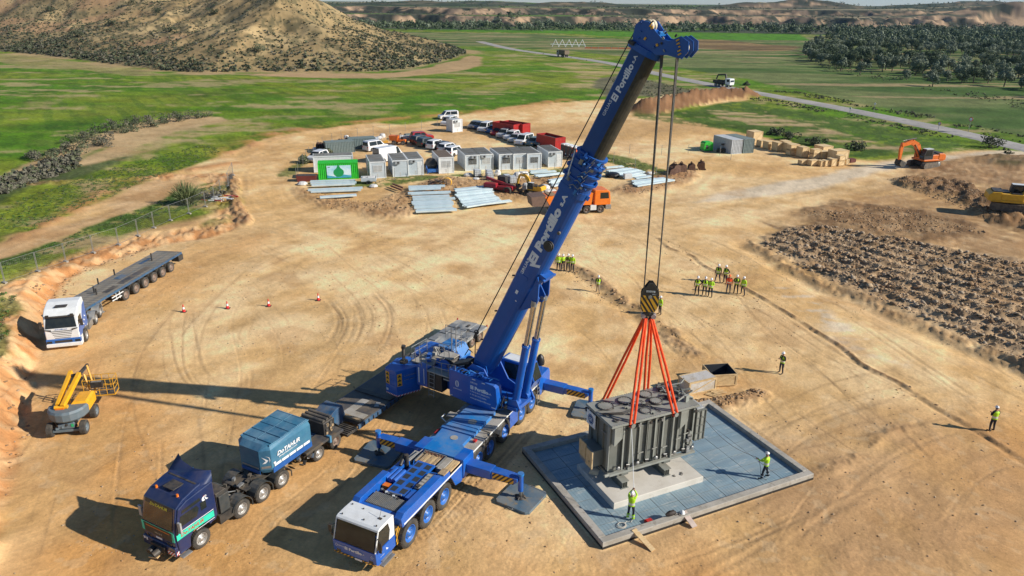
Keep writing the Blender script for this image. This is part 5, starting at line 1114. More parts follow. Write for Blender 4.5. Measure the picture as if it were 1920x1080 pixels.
for k in range(6): a = 14.1 + k * .33; mb.tube([(a, -.72, .2 - k * .1), (a + .2, -.78, 0 - k * .1), (a + .1, -.74, -.35), (a + .4, -.68, -.45)], .018, STEEL)
mb.tube([(14.6, -.80, .5), (15.9, -.74, .75)], .03, WHITEP)
mb.build('collar', base)
mb = MB(BMX); H1, W1 = 1.28, 1.06
boomtube(mb, 14.8, 21.9, H1, W1, mat('telescope blue paint', (.003, .048, .20), .45, c2=(.004, .06, .24), dust=.0, scale=.6), BOOMDK); tele = mb.build('telescopic_section', crane)
mb = MB(BMX); y = -W1 / 2 - .006
mb.text('GRUAS', .22, (18.2, y, .24), (1, 0, 0), (0, 0, 1), LETTER, .003, width=.85); mb.text('El Portillo', .44, (19.1, y, .06), (1, 0, 0), (0, 0, 1), LETTER, .003, bold=.04, width=1.95, shear=.08); mb.text('s.A', .24, (21.12, y, .12), (1, 0, 0), (0, 0, 1), LETTER, .003, bold=.02, width=.4); mb.build('lettering', tele)
mb = MB(BMX); boomtube(mb, 21.7, 22.0, 1.62, 1.36, BOOMB)
for s in (-1, 1): mb.prism([(22.0, -.70), (22.25, -1.15), (22.4, -1.75), (22.8, -1.85), (23.0, -1.45), (22.75, -.6), (22.9, -.1), (23.1, .35), (23.0, .75), (22.7, .92), (22.2, .8), (22.0, .7)], .09, BOOMB, 'y', s * .52)
mb.b2((22.0, -.48, -.6), (22.5, .48, .7), BOOMB); mb.box((21.95, -.72, .62), (.16, .3, .3), BLACK)
mb.b2((22.5, -.48, .1), (22.8, .48, .3), BOOMB); mb.box((22.85, -.1, -.3), (.2, .8, .12), CBLUE_D)
for k in range(16): mb.box((22.4 + rg.uniform(-.2, .8), -.60 + rg.uniform(-.03, .03), rg.uniform(-1.2, .8)), (rg.uniform(.05, .25), .08, rg.uniform(.05, .15)), rg.choice([BOOMB, STEEL, YEL, BLACK, BOOMB]), ry=rg.random())
head = mb.build('boom_head', crane, .012)
OCH = mat('nylon sheave ochre', (.52, .33, .12), .5); CRM = mat('nylon sheave cream', (.66, .58, .42), .5)
for k, yy in enumerate((-.36, -.12, .12, .36)):
 mb = MB(BMX)
 mb.lathe([(.12, yy - .07), (.36, yy - .05), (.40, yy - .05), (.36, yy - .01), (.36, yy + .01), (.40, yy + .05), (.36, yy + .05), (.12, yy + .07)], CRM if k % 2 else OCH, (22.75, 0, -1.45), 'y', 24); mb.build('head_sheave', head)
mb = MB(BMX)
for yy in (-.62, .0, .62): mb.prism([(22.5, -1.2), (22.9, -1.0), (23.3, -1.35), (23.25, -1.8), (22.9, -2.0), (22.45, -1.9)], .05, BOOMB, 'y', yy)
mb.cyl((22.75, -.7, -1.45), (22.75, .7, -1.45), .1, BOOMB)
for k in range(5): mb.box((22.6 + .12 * k, -.67, -1.7 + .1 * k), (.16, .05, .06), YEL, ry=.6)
mb.build('sheave_guard', head); mb = MB(BMX)
for yy in (-.2, .15): mb.lathe([(.1, yy - .05), (.30, yy - .04), (.27, yy), (.30, yy + .04), (.1, yy + .05)], CRM, (22.85, 0, .45), 'y', 20)
mb.build('deflection_sheave', head)
for s in (-1, 1):
 a = Vector((1.85, s * .58, 2.4)); BMl = Matrix(((BD.x, BL.x, BU.x, B0.x), (BD.y, BL.y, BU.y, B0.y), (BD.z, BL.z, BU.z, B0.z), (0, 0, 0, 1)))
 b_ = BMl @ Vector((6.72, s * .58, -1.12)); d = (b_ - a).normalized(); j = a + d * 4.15
 mb = MB(SM); mb.cyl(a, j, .235, CBLUE, n=20); mb.cyl(j - d * .12, j, .27, CBLUE, n=20); mb.cyl(a + Vector((0, -.2, 0)), a + Vector((0, .2, 0)), .3, CBLUE, n=16); mb.box(a + d * 1.2, (.5, .1, .1), CBLUE)
 c = mb.build('luffing_cylinder', crane)
 mb = MB(SM); mb.cyl(j, b_, .165, CHROME, n=18); mb.cyl(b_ - d * .2, b_ + d * .12, .2, STEEL, n=12); mb.build('piston_rod', c)
ci = crane.matrix_basis.inverted() if False else (Matrix.Translation((CO[0], CO[1], 0)) @ Matrix.Rotation(CA, 4, 'Z')).inverted()
mb = MB(ci); ROPE = mat('greased wire rope', (.05, .045, .04), .6, c2=(.10, .09, .075), scale=8)
sx = Vector((math.cos(R(-32.5)), math.sin(R(-32.5)), 0)); hx = Vector((math.cos(R(-8)), math.sin(R(-8)), 0)); hy = Vector((-hx.y, hx.x, 0)); sy = Vector((-sx.y, sx.x, 0))
for s in (-1, 1):
 for k in (-1.5, -.5, .5, 1.5): mb.cyl(Vector((HX, HY, 23.75)) + sx * s * .38 + sy * k * .08, Vector((HX, HY, HZ + .95)) + hx * s * .34 + hy * k * .07, .034, ROPE, n=5)
mb.build('hoist_rope', crane)
mb = MB(BMX);
for yy in (-.3, -.25): mb.cyl((22.9, yy * .5, .95), (1.9, yy * 1.5, 1.35), .024, ROPE, n=5)
mb.cyl((1.9, -.4, 1.35), (.2, -.4, .6), .035, BLACK, n=6); mb.box((1.9, -.4, 1.35), (.45, .12, .14), BLACK); mb.lathe([(.12, -.45), (.16, -.44), (.16, -.36), (.12, -.35)], BLACK, (2.15, 0, 1.38), 'y', 14)
mb.build('auxiliary_rope', crane)
MATB = mat('worn blue-grey steel mat', (.05, .12, .19), .55, .15, c2=(.12, .18, .22), c3=(.24, .19, .12), scale=.9, mix=(.4, .6), dust=.35, bump=.15)
CM = Matrix.Translation((CO[0], CO[1], 0)) @ Matrix.Rotation(CA, 4, 'Z')
for (x, y, a, w, l_, lab) in ((-5.85, 4.85, R(-6), 2.2, 2.15, 'square steel load mat under the front outrigger nearest the basin'), (-5.75, -4.55, R(8), 2.3, 2.4, 'square steel load mat under the front outrigger beside the low trailer'),
                          (-16.3, 4.95, R(10), 2.3, 2.2, 'square steel load mat under the rear outrigger behind the transformer'), (-16.3, -4.55, R(0), 2.3, 2.2, 'square steel load mat under the rear outrigger hidden by the boom foot')):
 p = CM @ Vector((x, y, 0)); t = thing('load_mat', lab, 'steel mat', (p.x, p.y, 0), CA + a, 'steel mats under the outriggers'); mb = MB(); c = .18
 mb.prism([(-w / 2 + c, -l_ / 2), (w / 2 - c, -l_ / 2), (w / 2, -l_ / 2 + c), (w / 2, l_ / 2 - c), (w / 2 - c, l_ / 2), (-w / 2 + c, l_ / 2), (-w / 2, l_ / 2 - c), (-w / 2, -l_ / 2 + c)], .17, MATB, 'z', .095); mb.build('plate', t, .015)
 mb = MB();
 for sx_ in (-1, 1): mb.tube([(sx_ * (w / 2 - .02), -.15, .12), (sx_ * (w / 2 + .08), -.12, .12), (sx_ * (w / 2 + .08), .12, .12), (sx_ * (w / 2 - .02), .15, .12)], .018, STEEL)
 mb.build('lifting_handle', t)
p = CM @ Vector((-17.1, .9, 2.25)); t = thing('tarped_bundle', 'black tarpaulin bundle standing on the crane rear deck', 'bundle', (p.x, p.y, 2.25), CA); mb = MB()
rings = [[(.28 * q * math.cos(i * .6283) * (1 + .2 * math.sin(i * 3 + k)), .28 * q * math.sin(i * .6283), z) for i in range(10)] for k, (z, q) in enumerate(((0, 1), (.25, 1.1), (.5, .9), (.7, .5), (.78, .1)))]
mb.loft(rings, mat('black tarpaulin', (.012, .012, .013), .45)); mb.cyl((.1, .1, 0), (.1, .1, .2), .05, YEL); mb.build('cover', t)
# ================================================================ TRUCKS, TRAILERS, LIFT
NAVY = mat('navy truck paint', (.006, .018, .075), .28, c2=(.008, .024, .095), dust=.12, coat=.5, scale=1.0)
TURQ = mat('turquoise band', (.03, .62, .42), .35)
TRB = mat('trailer blue', (.012, .065, .15), .55, c2=(.02, .10, .20), dust=.4, c3=(.10, .07, .045), scale=1.1)
DECKW = mat('dark oily deck', (.035, .042, .055), .5, c2=(.075, .065, .05), dust=.35, scale=.9, c3=(.12, .08, .05))
TRUCKM = mat('black chassis', (.02, .022, .024), .5, c2=(.035, .036, .036), dust=.35, scale=2)
MUD = mat('dark mudguard plastic', (.035, .045, .05), .45, dust=.25)
def mudguard(mb, x, s, r, y0, y1, m=None, a0=.25, a1=2.9):
 m = m or MUD; n = 8; A = np.linspace(a0, a1, n + 1)
 for a, b in zip(A[:-1], A[1:]):
  P4 = [(x + r * math.cos(t), y, .52 + r * math.sin(t)) for t in (a, b) for y in (s * y0, s * y1)]
  Q4 = [(x + (r + .03) * math.cos(t), y, .52 + (r + .03) * math.sin(t)) for t in (a, b) for y in (s * y0, s * y1)]
  mb.add(P4 + Q4, [(0, 1, 3, 2), (4, 6, 7, 5), (1, 5, 7, 3), (0, 2, 6, 4)], m)
def rig(parent, axles, r=.52, w=.30, front_single=1, rim=None, yb=1.06, dual=True):
 for i, x in enumerate(axles):
  for s in (1, -1): wheel(parent, x, s * (yb + (.04 if i < front_single else 0)), r, w, s, rim or RIMGREY, dual=(dual and i >= front_single))
TA = R(242); TO = (-16.40, 30.16)
tr = thing('heavy_tractor', 'dark navy heavy haulage tractor with turquoise band, in the left foreground', 'truck', (TO[0], TO[1], 0), TA)
rig(tr, [0, -2.64, -4.12, -5.55])
mb = MB();
for s in (1, -1): mb.b2((-6.6, s * .38 - .05, .72), (.9, s * .38 + .05, 1.0), TRUCKM)
for x in (-6.4, -4.8, -3.4, -2.0, -1.2): mb.b2((x - .06, -.33, .74), (x + .06, .33, .96), TRUCKM)
for x in (0, -2.64, -4.12, -5.55): mb.cyl((x, -.8, .52), (x, .8, .52), .1, DKSTEEL); mb.box((x, 0, .55), (.35, .4, .35), DKSTEEL)
mb.b2((-6.3, -.8, 1.0), (-3.3, .8, 1.06), TRUCKM); mb.cyl((-4.8, 0, 1.06), (-4.8, 0, 1.16), .5, DKSTEEL, n=24)
mb.b2((-2.4, .55, .45), (-1.25, 1.15, .95), TRUCKM); mb.cyl((-1.4, -.85, .7), (-2.4, -.85, .7), .32, STEEL)
mb.b2((-2.7, .1, 1.0), (-2.0, .85, 1.06), CHEQ)
rg = random.Random(11)
for k in range(34): mb.box((rg.uniform(-6.4, -1.7), rg.uniform(-.9, .9), 1.05 + rg.uniform(-.1, .18)), (rg.uniform(.08, .4), rg.uniform(.05, .25), rg.uniform(.05, .22)), rg.choice([TRUCKM, DKSTEEL, BLACK, STEEL]), rz=rg.random() * .5)
for k in range(5): mb.tube([(-1.7 - k * .05, -.2 + k * .1, 2.0 - k * .1), (-2.1, -.1 + k * .1, 1.5), (-2.6 - k * .1, k * .1, 1.12)], .025, [BLACK, YEL, REDP, BLACK, STEEL][k])
mb.build('chassis_frame', tr)
mb = MB(); mb.b2((-2.0, -.95, .9), (-1.35, .95, 2.15), TRUCKM); mb.b2((-2.02, .55, 1.0), (-1.4, 1.1, 2.0), MUD); mb.cyl((-1.7, -1.0, 1.0), (-1.7, -1.0, 2.9), .09, CHROME); mb.cyl((-1.75, -.55, 1.9), (-1.75, -.55, 2.5), .28, BLACK); mb.build('equipment_tower', tr, .02)
for x in (-2.64, -4.12, -5.55):
 for s in (1, -1): mb = MB(); mudguard(mb, x, s, .66, .62, 1.25); mb.b2((x - .68, s * 1.2, .35) if s > 0 else (x - .68, -1.25, .35), (x - .64, s * 1.25 if s > 0 else -.7, .7), MUD) ; mb.build('mudguard', tr)
def ring_yz(x, zb, zt, yb, yt): return [(x, -yb, zb), (x, yb, zb), (x, yb, (zb + zt) / 2), (x, yt, zt - .12), (x, yt - .15, zt), (x, -yt + .15, zt), (x, -yt, zt - .12), (x, -yb, (zb + zt) / 2)]
mb = MB()
mb.prism([(-1.05, .95), (-.62, .95), (-.55, 1.10), (-.30, 1.25), (.30, 1.25), (.56, 1.05), (.62, .50), (1.28, .42), (1.38, .60), (1.38, 1.50), (1.36, 1.78), (1.05, 2.95), (.62, 3.22), (-.2, 3.42), (-1.0, 3.50), (-1.12, 3.2), (-1.12, 1.2)], 2.30, NAVY, 'y')
for s in (1, -1): mb.prism([(-1.12, 1.2), (-.62, .95), (-.55, 1.10), (-.30, 1.27), (.30, 1.27), (.56, 1.05), (.62, .5), (1.25, .45), (1.32, 1.6), (.98, 2.9), (.5, 3.1), (-1.1, 3.25)], .10, NAVY, 'y', s * 1.18)
cabo = mb.build('cab', tr, .05)
mb = MB(); mb.add([(1.375, -1.05, 1.84), (1.375, 1.05, 1.84), (1.12, .98, 2.74), (1.12, -.98, 2.74)], [(0, 1, 2, 3)], GLASS); mb.build('windscreen', cabo)
mb = MB(); mb.add([(1.12, -.98, 2.74), (1.12, .98, 2.74), (1.075, .98, 2.92), (1.075, -.98, 2.92)], [(0, 1, 2, 3)], BLACK)
YTX = mat('yellow film lettering', (.72, .60, .05), .5)
mb.text('DoTAHUR', .20, (1.14, -.62, 2.70), (0, 1, 0), (-.25, 0, 1), YTX, .004, bold=.03, width=1.25, shear=.2); mb.build('sun_visor', cabo)
for s in (1, -1):
 mb = MB(); mb.prism([(.05, 1.92), (1.10, 1.92), (.94, 2.48), (.0, 2.50), (-.12, 2.3)], .012, GLASS, 'y', s * 1.232); mb.prism([(-.55, 2.05), (-.22, 2.05), (-.22, 2.5), (-.55, 2.5)], .012, GLASS, 'y', s * 1.232); mb.prism([(-.25, 2.62), (.85, 2.58), (.80, 2.74), (-.25, 2.80)], .012, GLASS, 'y', s * 1.232); mb.build('side_window', cabo)
 mb = MB(); mb.b2((1.12, s * 1.30, 1.75), (1.22, s * 1.52, 2.35), mat('mirror shell grey', (.36, .36, .36), .35)); mb.cyl((1.05, s * 1.2, 2.2), (1.15, s * 1.4, 2.2), .03, BLACK); mb.build('mirror', cabo, .02)
 mb = MB(); mb.prism([(1.30, 1.30), (1.30, 1.62), (.4, 1.66), (-.9, 1.62), (-.9, 1.28), (.6, 1.32)], .008, TURQ, 'y', s * 1.234); mb.b2((-.9, s * 1.231, 1.68), (1.2, s * 1.238, 1.71), LETTER); mb.b2((-.9, s * 1.231, 1.18), (.2, s * 1.238, 1.205), LETTER)
 if s > 0: mb.text('DoTAHUR', .26, (1.08, 1.240, 1.40), (-1, 0, 0), (0, 0, 1), REDP, .003, bold=.02, shear=.3, width=1.35)
 else: mb.text('DoTAHUR', .26, (-.55, -1.240, 1.40), (1, 0, 0), (0, 0, 1), REDP, .003, bold=.02, shear=.3, width=1.35)
 pts = [(-.55 + .20 * math.cos(a), 2.98 + .16 * math.sin(a) - 1.0 + .62) for a in np.linspace(-1.2, 1.9, 10)] + [(-.60 + .12 * math.cos(a), 2.60 + .11 * math.sin(a)) for a in np.linspace(1.9, -1.2, 10)]
 mb.prism(pts, .008, LETTER, 'y', s * 1.234); mb.prism([(-.72, 2.50), (-.62, 2.48), (-.52, 2.6), (-.66, 2.72), (-.58, 2.6)], .008, LETTER, 'y', s * 1.234); mb.prism([(-.62, 2.72), (-.5, 2.78), (-.42, 2.72)], .008, REDP, 'y', s * 1.234)
 mb.build('side_livery', cabo)
mb = MB(); mb.b2((1.381, -.98, 1.20), (1.39, .98, 1.76), BLACK); mb.b2((1.391, -1.16, 1.74), (1.40, 1.16, 1.775), TURQ); mb.b2((1.392, -.85, 1.58), (1.40, .85, 1.62), ORANGE)
for s in (1, -1): mb.prism([(s * .98, 1.20), (s * 1.16, 1.24), (s * 1.16, 1.74), (s * 1.02, 1.74)][::s], .012, TURQ, 'x', 1.388)
mb.text('MAN', .15, (1.394, 0, 1.30), (0, 1, 0), (0, 0, 1), STEEL, .004, bold=.02, align='CENTER', width=.5)
mb.lathe([(.001, 1.45), (.02, 1.45), (.09, 1.46)], STEEL, (0, 0, 0), 'y', 8) if False else None
mb.b2((1.385, -.22, 1.03), (1.395, .22, 1.13), LETTER)
mb.build('grille', cabo)
mb = MB(); mb.b2((.70, -1.16, .40), (1.46, 1.16, .92), NAVY, ch=.04); mb.b2((1.46, -.5, .40), (1.56, .5, .78), BLACK); mb.cyl((1.5, -.35, .5), (1.85, -.3, .45), .16, BLACK); mb.cyl((1.5, .1, .5), (1.9, .05, .42), .18, BLACK); mb.box((1.75, 0, .33), (.4, .5, .06), WOODL, rz=.3)
mb.b2((.75, 1.17, .36), (1.3, 1.45, .41), STEEL); mb.b2((1.47, -1.1, .74), (1.475, -.95, .88), LETTER); mb.b2((1.47, -.9, .70), (1.475, -.8, .88), LETTER); bu = mb.build('bumper', tr, .015)
mb = MB(); stripes(mb, (1.47, .62, .46), (0, 1, 0), (0, 0, 1), .52, .22, 4, a=REDP, b=LETTER); stripes(mb, (1.4, 1.17, .46), (-1, 0, 0), (0, 0, 1), .35, .22, 3, a=REDP, b=LETTER); mb.build('warning_stripes', bu)
for s in (1, -1): mb = MB(); mb.b2((1.385, s * .72 - .16, .95), (1.40, s * .72 + .16, 1.08), CHROME); mb.b2((1.40, s * .72 - .14, .96), (1.404, s * .72 + .14, 1.07), GLASS); mb.build('headlight', cabo)
mb = MB(); mb.b2((-.15, -.38, 3.36), (.48, .38, 3.41), BLACK); mb.build('roof_hatch', cabo, .01)
mb = MB()
mb.add([(-.35, -1.15, 3.35), (-.35, 1.15, 3.35), (-1.15, 1.2, 3.85), (-1.15, .9, 3.72), (-1.05, 0, 3.62), (-1.15, -.9, 3.72), (-1.25, -1.25, 3.98), (-1.12, -1.2, 3.2), (-1.12, 1.2, 3.2)], [(0, 1, 2, 3, 4, 5, 6), (0, 6, 7), (1, 8, 2)], NAVY, True); mb.b2((-.42, -.95, 3.37), (-.32, .95, 3.45), BLACK); mb.build('roof_deflector', cabo)
for s in (1, -1): mb = MB(); mb.cyl((.55, s * .75, 3.22), (.55, s * .75, 3.36), .07, ORANGE, r2=.05); mb.build('beacon', cabo)
TARP = mat('sun-bleached blue tarpaulin', (.025, .115, .21), .55, c2=(.05, .19, .29), scale=.8, mix=(.35, .65), dust=.35, dustcol=(.30, .38, .42), bump=.5, bscale=3)
TARPB = mat('tarpaulin blue skirt', (.012, .085, .30), .45, c2=(.015, .10, .34))
t = thing('tarp_covered_box', 'tall ballast box under a blue tarpaulin on the rear of the navy tractor', 'covered box', (TO[0] + math.cos(TA) * -6.3, TO[1] + math.sin(TA) * -6.3, 1.16), TA)
bm = MB(Matrix.Translation((6.3, 0, -1.16)))
oct_ = lambda z, k=0.0: [(-4.55 + k, -.75, z), (-4.55 + k, .70, z), (-4.95 + k, 1.18, z), (-8.0, 1.20, z), (-8.0, -1.20, z), (-4.9, -1.18, z)]
bm.loft([[(p[0], p[1], p[2]) for p in oct_(1.30, -.15)], oct_(1.55), oct_(2.75)], TARP, smooth=False, cap=True); bm.loft([oct_(2.75), [(-4.9, -.8, 2.98), (-4.9, .7, 2.98), (-5.05, 1.02, 3.0), (-7.9, 1.1, 3.12), (-7.9, -1.1, 3.12), (-5.0, -1.0, 3.0)]], TARP, smooth=False)
for k in range(5): x = -5.2 - k * .66; bm.cyl((x, -1.08, 3.03 + k * .02), (x, 1.08, 3.03 + k * .02), .035, TARP, n=8)
bm.cyl((-5.0, 0, 3.02), (-7.9, 0, 3.14), .02, TARP, n=8)
for s in (-1, 1): bm.cyl((-5.0, s * 1.06, 2.98), (-7.95, s * 1.16, 3.06), .045, TARP, n=8)
tb = bm.build('tarpaulin', t, .02)
bm = MB(Matrix.Translation((6.3, 0, -1.16)))
for s in (1, -1): bm.b2((-8.0, s * 1.205, 1.30), (-4.98, s * 1.222, 1.62), TARPB)
bm.b2((-4.54, -.72, 1.28), (-4.52, .68, 1.5), TARPB); bm.build('skirt', t)
bm = MB(Matrix.Translation((6.3, 0, -1.16))); y = 1.228
bm.text('DoTAHUR', .34, (-5.35, y, 2.20), (-1, 0, .0), (0, 0, 1), LETTER, .003, bold=.03, shear=.3, width=1.75); bm.text('transportesbotahur.com', .13, (-5.45, y, 2.04), (-1, 0, 0), (0, 0, 1), LETTER, .003, bold=.01, width=1.4)
for k in range(5): bm.b2((-5.1 - k * .56, y - .01, 1.66), (-5.1 - k * .56 - .50, y - .004, 1.82), LETTER)
bm.b2((-5.05, y - .01, 1.85), (-5.2, y - .004, 1.95), LETTER); bm.b2((-4.515, -.62, 1.62), (-4.51, .6, 1.70), STEEL)
o = Vector((-4.72, 1.02, 2.15)); d = Vector((-.40, .48, 0)).normalized()
n_ = d.cross(Vector((0, 0, 1))) * -1
def onchamfer(pts): return [tuple(Vector((-4.75, .94, 0)) + d * (p[0]) + Vector((.012, .010, p[1]))) for p in pts]
bm.add(onchamfer([(-.18, 1.95), (.02, 2.12), (-.2, 2.38), (.16, 2.14), (.0, 1.96)]), [(0, 1, 2, 3, 4)], LETTER); bm.add(onchamfer([(.0, 2.42), (.22, 2.34), (.26, 2.15), (.2, 1.98), (.22, 2.15), (.18, 2.32)]), [(0, 1, 2, 3, 4, 5)], LETTER); bm.add(onchamfer([(-.25, 1.62), (.26, 1.66), (.26, 1.8), (-.25, 1.78)]), [(0, 1, 2, 3)], STEEL)
bm.build('livery', t)
lb = thing('lowbed_trailer', 'long dark low-bed trailer coupled behind the navy tractor, passing behind the crane', 'trailer', (TO[0] + math.cos(TA) * -8.5, TO[1] + math.sin(TA) * -8.5, 0), TA)
LM = Matrix.Translation((8.5, 0, 0))
for x in (-8.53, -10.03, -23.2, -24.8, -26.2, -27.4):
 for s in (1, -1): wheel(lb, x + 8.5, s * 1.05, .46, .27, s, RIMRUST if x < -9 else RIMGREY, dual=True)
mb = MB(LM); mb.b2((-9.4, .35, 1.0), (-7.4, 1.32, 1.14), DECKW); mb.b2((-9.4, -1.32, 1.0), (-7.4, -.35, 1.14), DECKW); mb.b2((-9.5, -.5, .7), (-6.6, .5, 1.05), TRB); mb.b2((-10.6, -1.3, .9), (-9.4, 1.32, 1.08), DECKW); mb.b2((-9.45, 1.10, .8), (-9.3, 1.40, 1.25), mat('light blue bracket', (.06, .2, .34), .5));
mb.b2((-7.6, -.4, .75), (-7.0, .9, .95), TRUCKM)
for k in range(44): mb.box((rg.uniform(-8.4, -7.1), rg.uniform(.2, 1.2), rg.uniform(.45, 1.1)), (rg.uniform(.06, .3), rg.uniform(.05, .25), rg.uniform(.04, .22)), rg.choice([TRUCKM, DKSTEEL, STEEL, BLACK, TRB]), rz=rg.random(), ry=rg.random())
for k in range(9): mb.tube([(-7.2 - rg.random() * .6, .4 + k * .08, 1.0), (-7.7, .5 + k * .07, .5 + rg.random() * .4), (-8.3, .6 + k * .05, .8)], .022, rg.choice([BLACK, STEEL]))
mb.build('dolly', lb, .01)
mb = MB(LM); mb.b2((-10.3, -.95, 1.10), (-9.35, .92, 1.95), BLACK, ch=.05)
for k in range(3): mb.cyl((-9.55 - k * .3, -.9, 1.97), (-9.55 - k * .3, .8, 1.97), .12, DKSTEEL)
for k in range(10): mb.box((-9.5 - rg.random() * .7, .95, 1.2 + rg.random() * .7), (.15, .08, .2), rg.choice([DKSTEEL, STEEL, WOOD]))
mb.build('power_pack', lb)
mb = MB(LM); mb.prism([(-10.3, 1.05), (-10.3, 1.35), (-11.3, 1.75), (-11.9, 1.75), (-12.1, .95), (-12.0, .55), (-11.4, .55), (-11.0, .95)], 1.3, TRB, 'y', -.45); mb.b2((-11.7, .25, .45), (-10.7, 1.5, .62), TRUCKM)
for k in range(5): mb.b2((-11.6 + k * .18, .3, .62), (-11.52 + k * .18, 1.5, .68), TRUCKM)
mb.build('gooseneck', lb, .02)
mb = MB(LM); mb.b2((-18.6, -1.5, .62), (-11.9, 1.5, .84), DECKW); mb.b2((-18.6, 1.5, .5), (-11.7, 1.6, .80), TRB); mb.b2((-18.6, -1.6, .5), (-11.9, -1.5, .80), TRB); mb.b2((-12.2, -.4, .84), (-11.95, 1.5, .98), WOOD); mb.b2((-12.9, -.3, .845), (-12.25, 1.4, .86), CHEQ)
mb.b2((-15.4, -1.45, .84), (-15.0, 1.5, .90), BLACK); mb.b2((-14.4, -.3, .843), (-12.8, .3, .855), CHEQ); mb.box((-14.2, 1.1, .87), (.6, .3, .03), STEEL, rz=.4); mb.b2((-14.6, -.05, .845), (-13.9, 1.0, .85), DKSTEEL)
for k in range(14): mb.b2((-12.2 - k * .45, 1.6, .55), (-12.25 - k * .45, 1.66, .78), BLACK)
mb.build('low_deck', lb, .01)
mb = MB(LM); mb.prism([(-18.6, .5), (-18.6, .84), (-20.0, 1.0), (-22.6, 1.5), (-22.6, 1.1), (-20.2, .5)], 1.4, TRB, 'y', -.2); mb.b2((-21.3, -1.3, .95), (-18.8, 1.3, 1.05), DECKW); mb.build('rear_neck', lb)
BGR = mat('weathered grey-blue bogie', (.13, .16, .19), .6, c2=(.36, .36, .34), scale=1.1, mix=(.4, .62), dust=.35)
mb = MB(LM); mb.b2((-28.1, -1.42, .95), (-22.4, -.5, 1.12), BGR); mb.b2((-28.1, .5, .95), (-22.4, 1.42, 1.12), BGR); mb.b2((-28.1, -.5, .8), (-22.4, .5, 1.16), BGR)
for x in (-22.8, -24.0, -25.5, -26.8): mb.b2((x - .3, -1.35, 1.12), (x + .3, -.7, 1.2), STEEL); mb.b2((x - .3, .7, 1.12), (x + .3, 1.35, 1.2), STEEL)
for x, y in ((-26.5, -.4), (-26.5, .5), (-27.3, .1), (-24.6, .9)): mb.b2((x - .25, y - .12, 1.165), (x + .25, y + .12, 1.20), BLACK)
mb.cyl((-28.05, -1.4, 1.1), (-28.05, -1.4, 1.25), .05, REDP); mb.cyl((-28.05, 1.4, 1.1), (-28.05, 1.4, 1.25), .05, REDP)
mb.build('rear_bogie', lb, .02)
SCB = mat('livery blue', (.01, .13, .45), .3, coat=.4, dust=.1)
SA2 = R(286); sc = thing('road_tractor', 'white and blue road tractor parked by the earth bank at left', 'truck', (-35.1, 52.98, 0), SA2)
rig(sc, [0, -3.42, -4.95])
mb = MB()
for s in (1, -1): mb.b2((-5.9, s * .38 - .05, .72), (.9, s * .38 + .05, 1.0), TRUCKM)
mb.b2((-2.4, .6, .45), (-1.2, 1.2, 1.0), STEEL); mb.b2((-2.4, -1.2, .45), (-1.2, -.6, 1.0), STEEL); mb.cyl((-4.1, 0, 1.0), (-4.1, 0, 1.15), .5, DKSTEEL)
for k in range(10): mb.box((rg.uniform(-3, -1.2), rg.uniform(-.9, .9), 1.1), (.3, .2, .3), rg.choice([TRUCKM, DKSTEEL]))
mb.build('chassis_frame', sc)
for x in (-3.42, -4.95):
 for s in (1, -1): mb = MB(); mudguard(mb, x, s, .64, .65, 1.25, BGR); mb.build('mudguard', sc)
mb = MB()
mb.prism([(-1.05, .95), (-.62, .95), (-.5, 1.15), (.45, 1.15), (.6, .95), (.62, .45), (1.28, .40), (1.40, .55), (1.42, 1.2), (1.38, 1.82), (1.12, 2.62), (1.0, 2.85), (.55, 3.15), (-.3, 3.42), (-1.0, 3.45), (-1.10, 3.1), (-1.10, 1.2)], 2.36, WHITEP, 'y')
sco = mb.build('cab', sc, .07)
mb = MB(); mb.add([(1.40, -1.08, 1.86), (1.40, 1.08, 1.86), (1.14, .98, 2.62), (1.14, -.98, 2.62)], [(0, 1, 2, 3)], GLASS); mb.build('windscreen', sco)
mb = MB(); mb.b2((1.06, -1.0, 2.66), (1.24, 1.0, 2.74), BLACK)
for y in (-.85, .85): mb.box((1.2, y, 2.8), (.12, .22, .16), BLACK)
mb.build('sun_visor', sco)
mb = MB(); mb.b2((.0, -.42, 3.24), (.55, .42, 3.29), BLACK); mb.build('roof_hatch', sco)
for s in (1, -1):
 mb = MB(); mb.prism([(.25, 1.92), (1.18, 1.92), (.98, 2.50), (.25, 2.52)], .012, GLASS, 'y', s * 1.19); mb.build('side_window', sco)
 mb = MB(); mb.b2((1.16, s * 1.30, 1.85), (1.26, s * 1.52, 2.40), BLACK); mb.cyl((1.05, s * 1.15, 2.2), (1.18, s * 1.4, 2.2), .03, BLACK); mb.build('mirror', sco, .02)
 mb = MB(); mb.prism([(-1.08, 1.2), (-.6, 1.0), (-.5, 1.2), (.5, 1.2), (.65, 1.0), (1.3, 1.0), (1.38, 1.5), (1.25, 1.84), (.2, 1.86), (.0, 2.3), (-.5, 2.9), (-1.08, 3.05)], .012, SCB, 'y', s * 1.186)
 for k in range(3): mb.box((.0 - k * .3, s * 1.195, 1.5 + k * .22), (.28, .006, .10), LETTER, ry=-.5)
 mb.build('side_livery', sco)
mb = MB()
for k in range(5): mb.b2((1.405 - k * .0, -.75 + .05 * abs(k - 4), 1.02 + k * .14), (1.425 , .75 - .05 * abs(k - 4), 1.06 + k * .14), BLACK)
mb.text('El Portillo s.A.', .10, (1.428, -.42, 1.72), (0, 1, 0), (0, 0, 1), SCB, .003, bold=.02, width=.85); mb.build('grille', sco)
mb = MB(); mb.b2((1.18, -1.2, .60), (1.44, 1.2, .98), SCB, ch=.03); mb.b2((.9, -1.22, .30), (1.50, 1.22, .60), WHITEP, ch=.04); mb.b2((1.44, -.6, .66), (1.452, .6, .84), BLACK); mb.b2((1.50, -.25, .40), (1.506, .25, .50), LETTER); mb.build('bumper', sco)
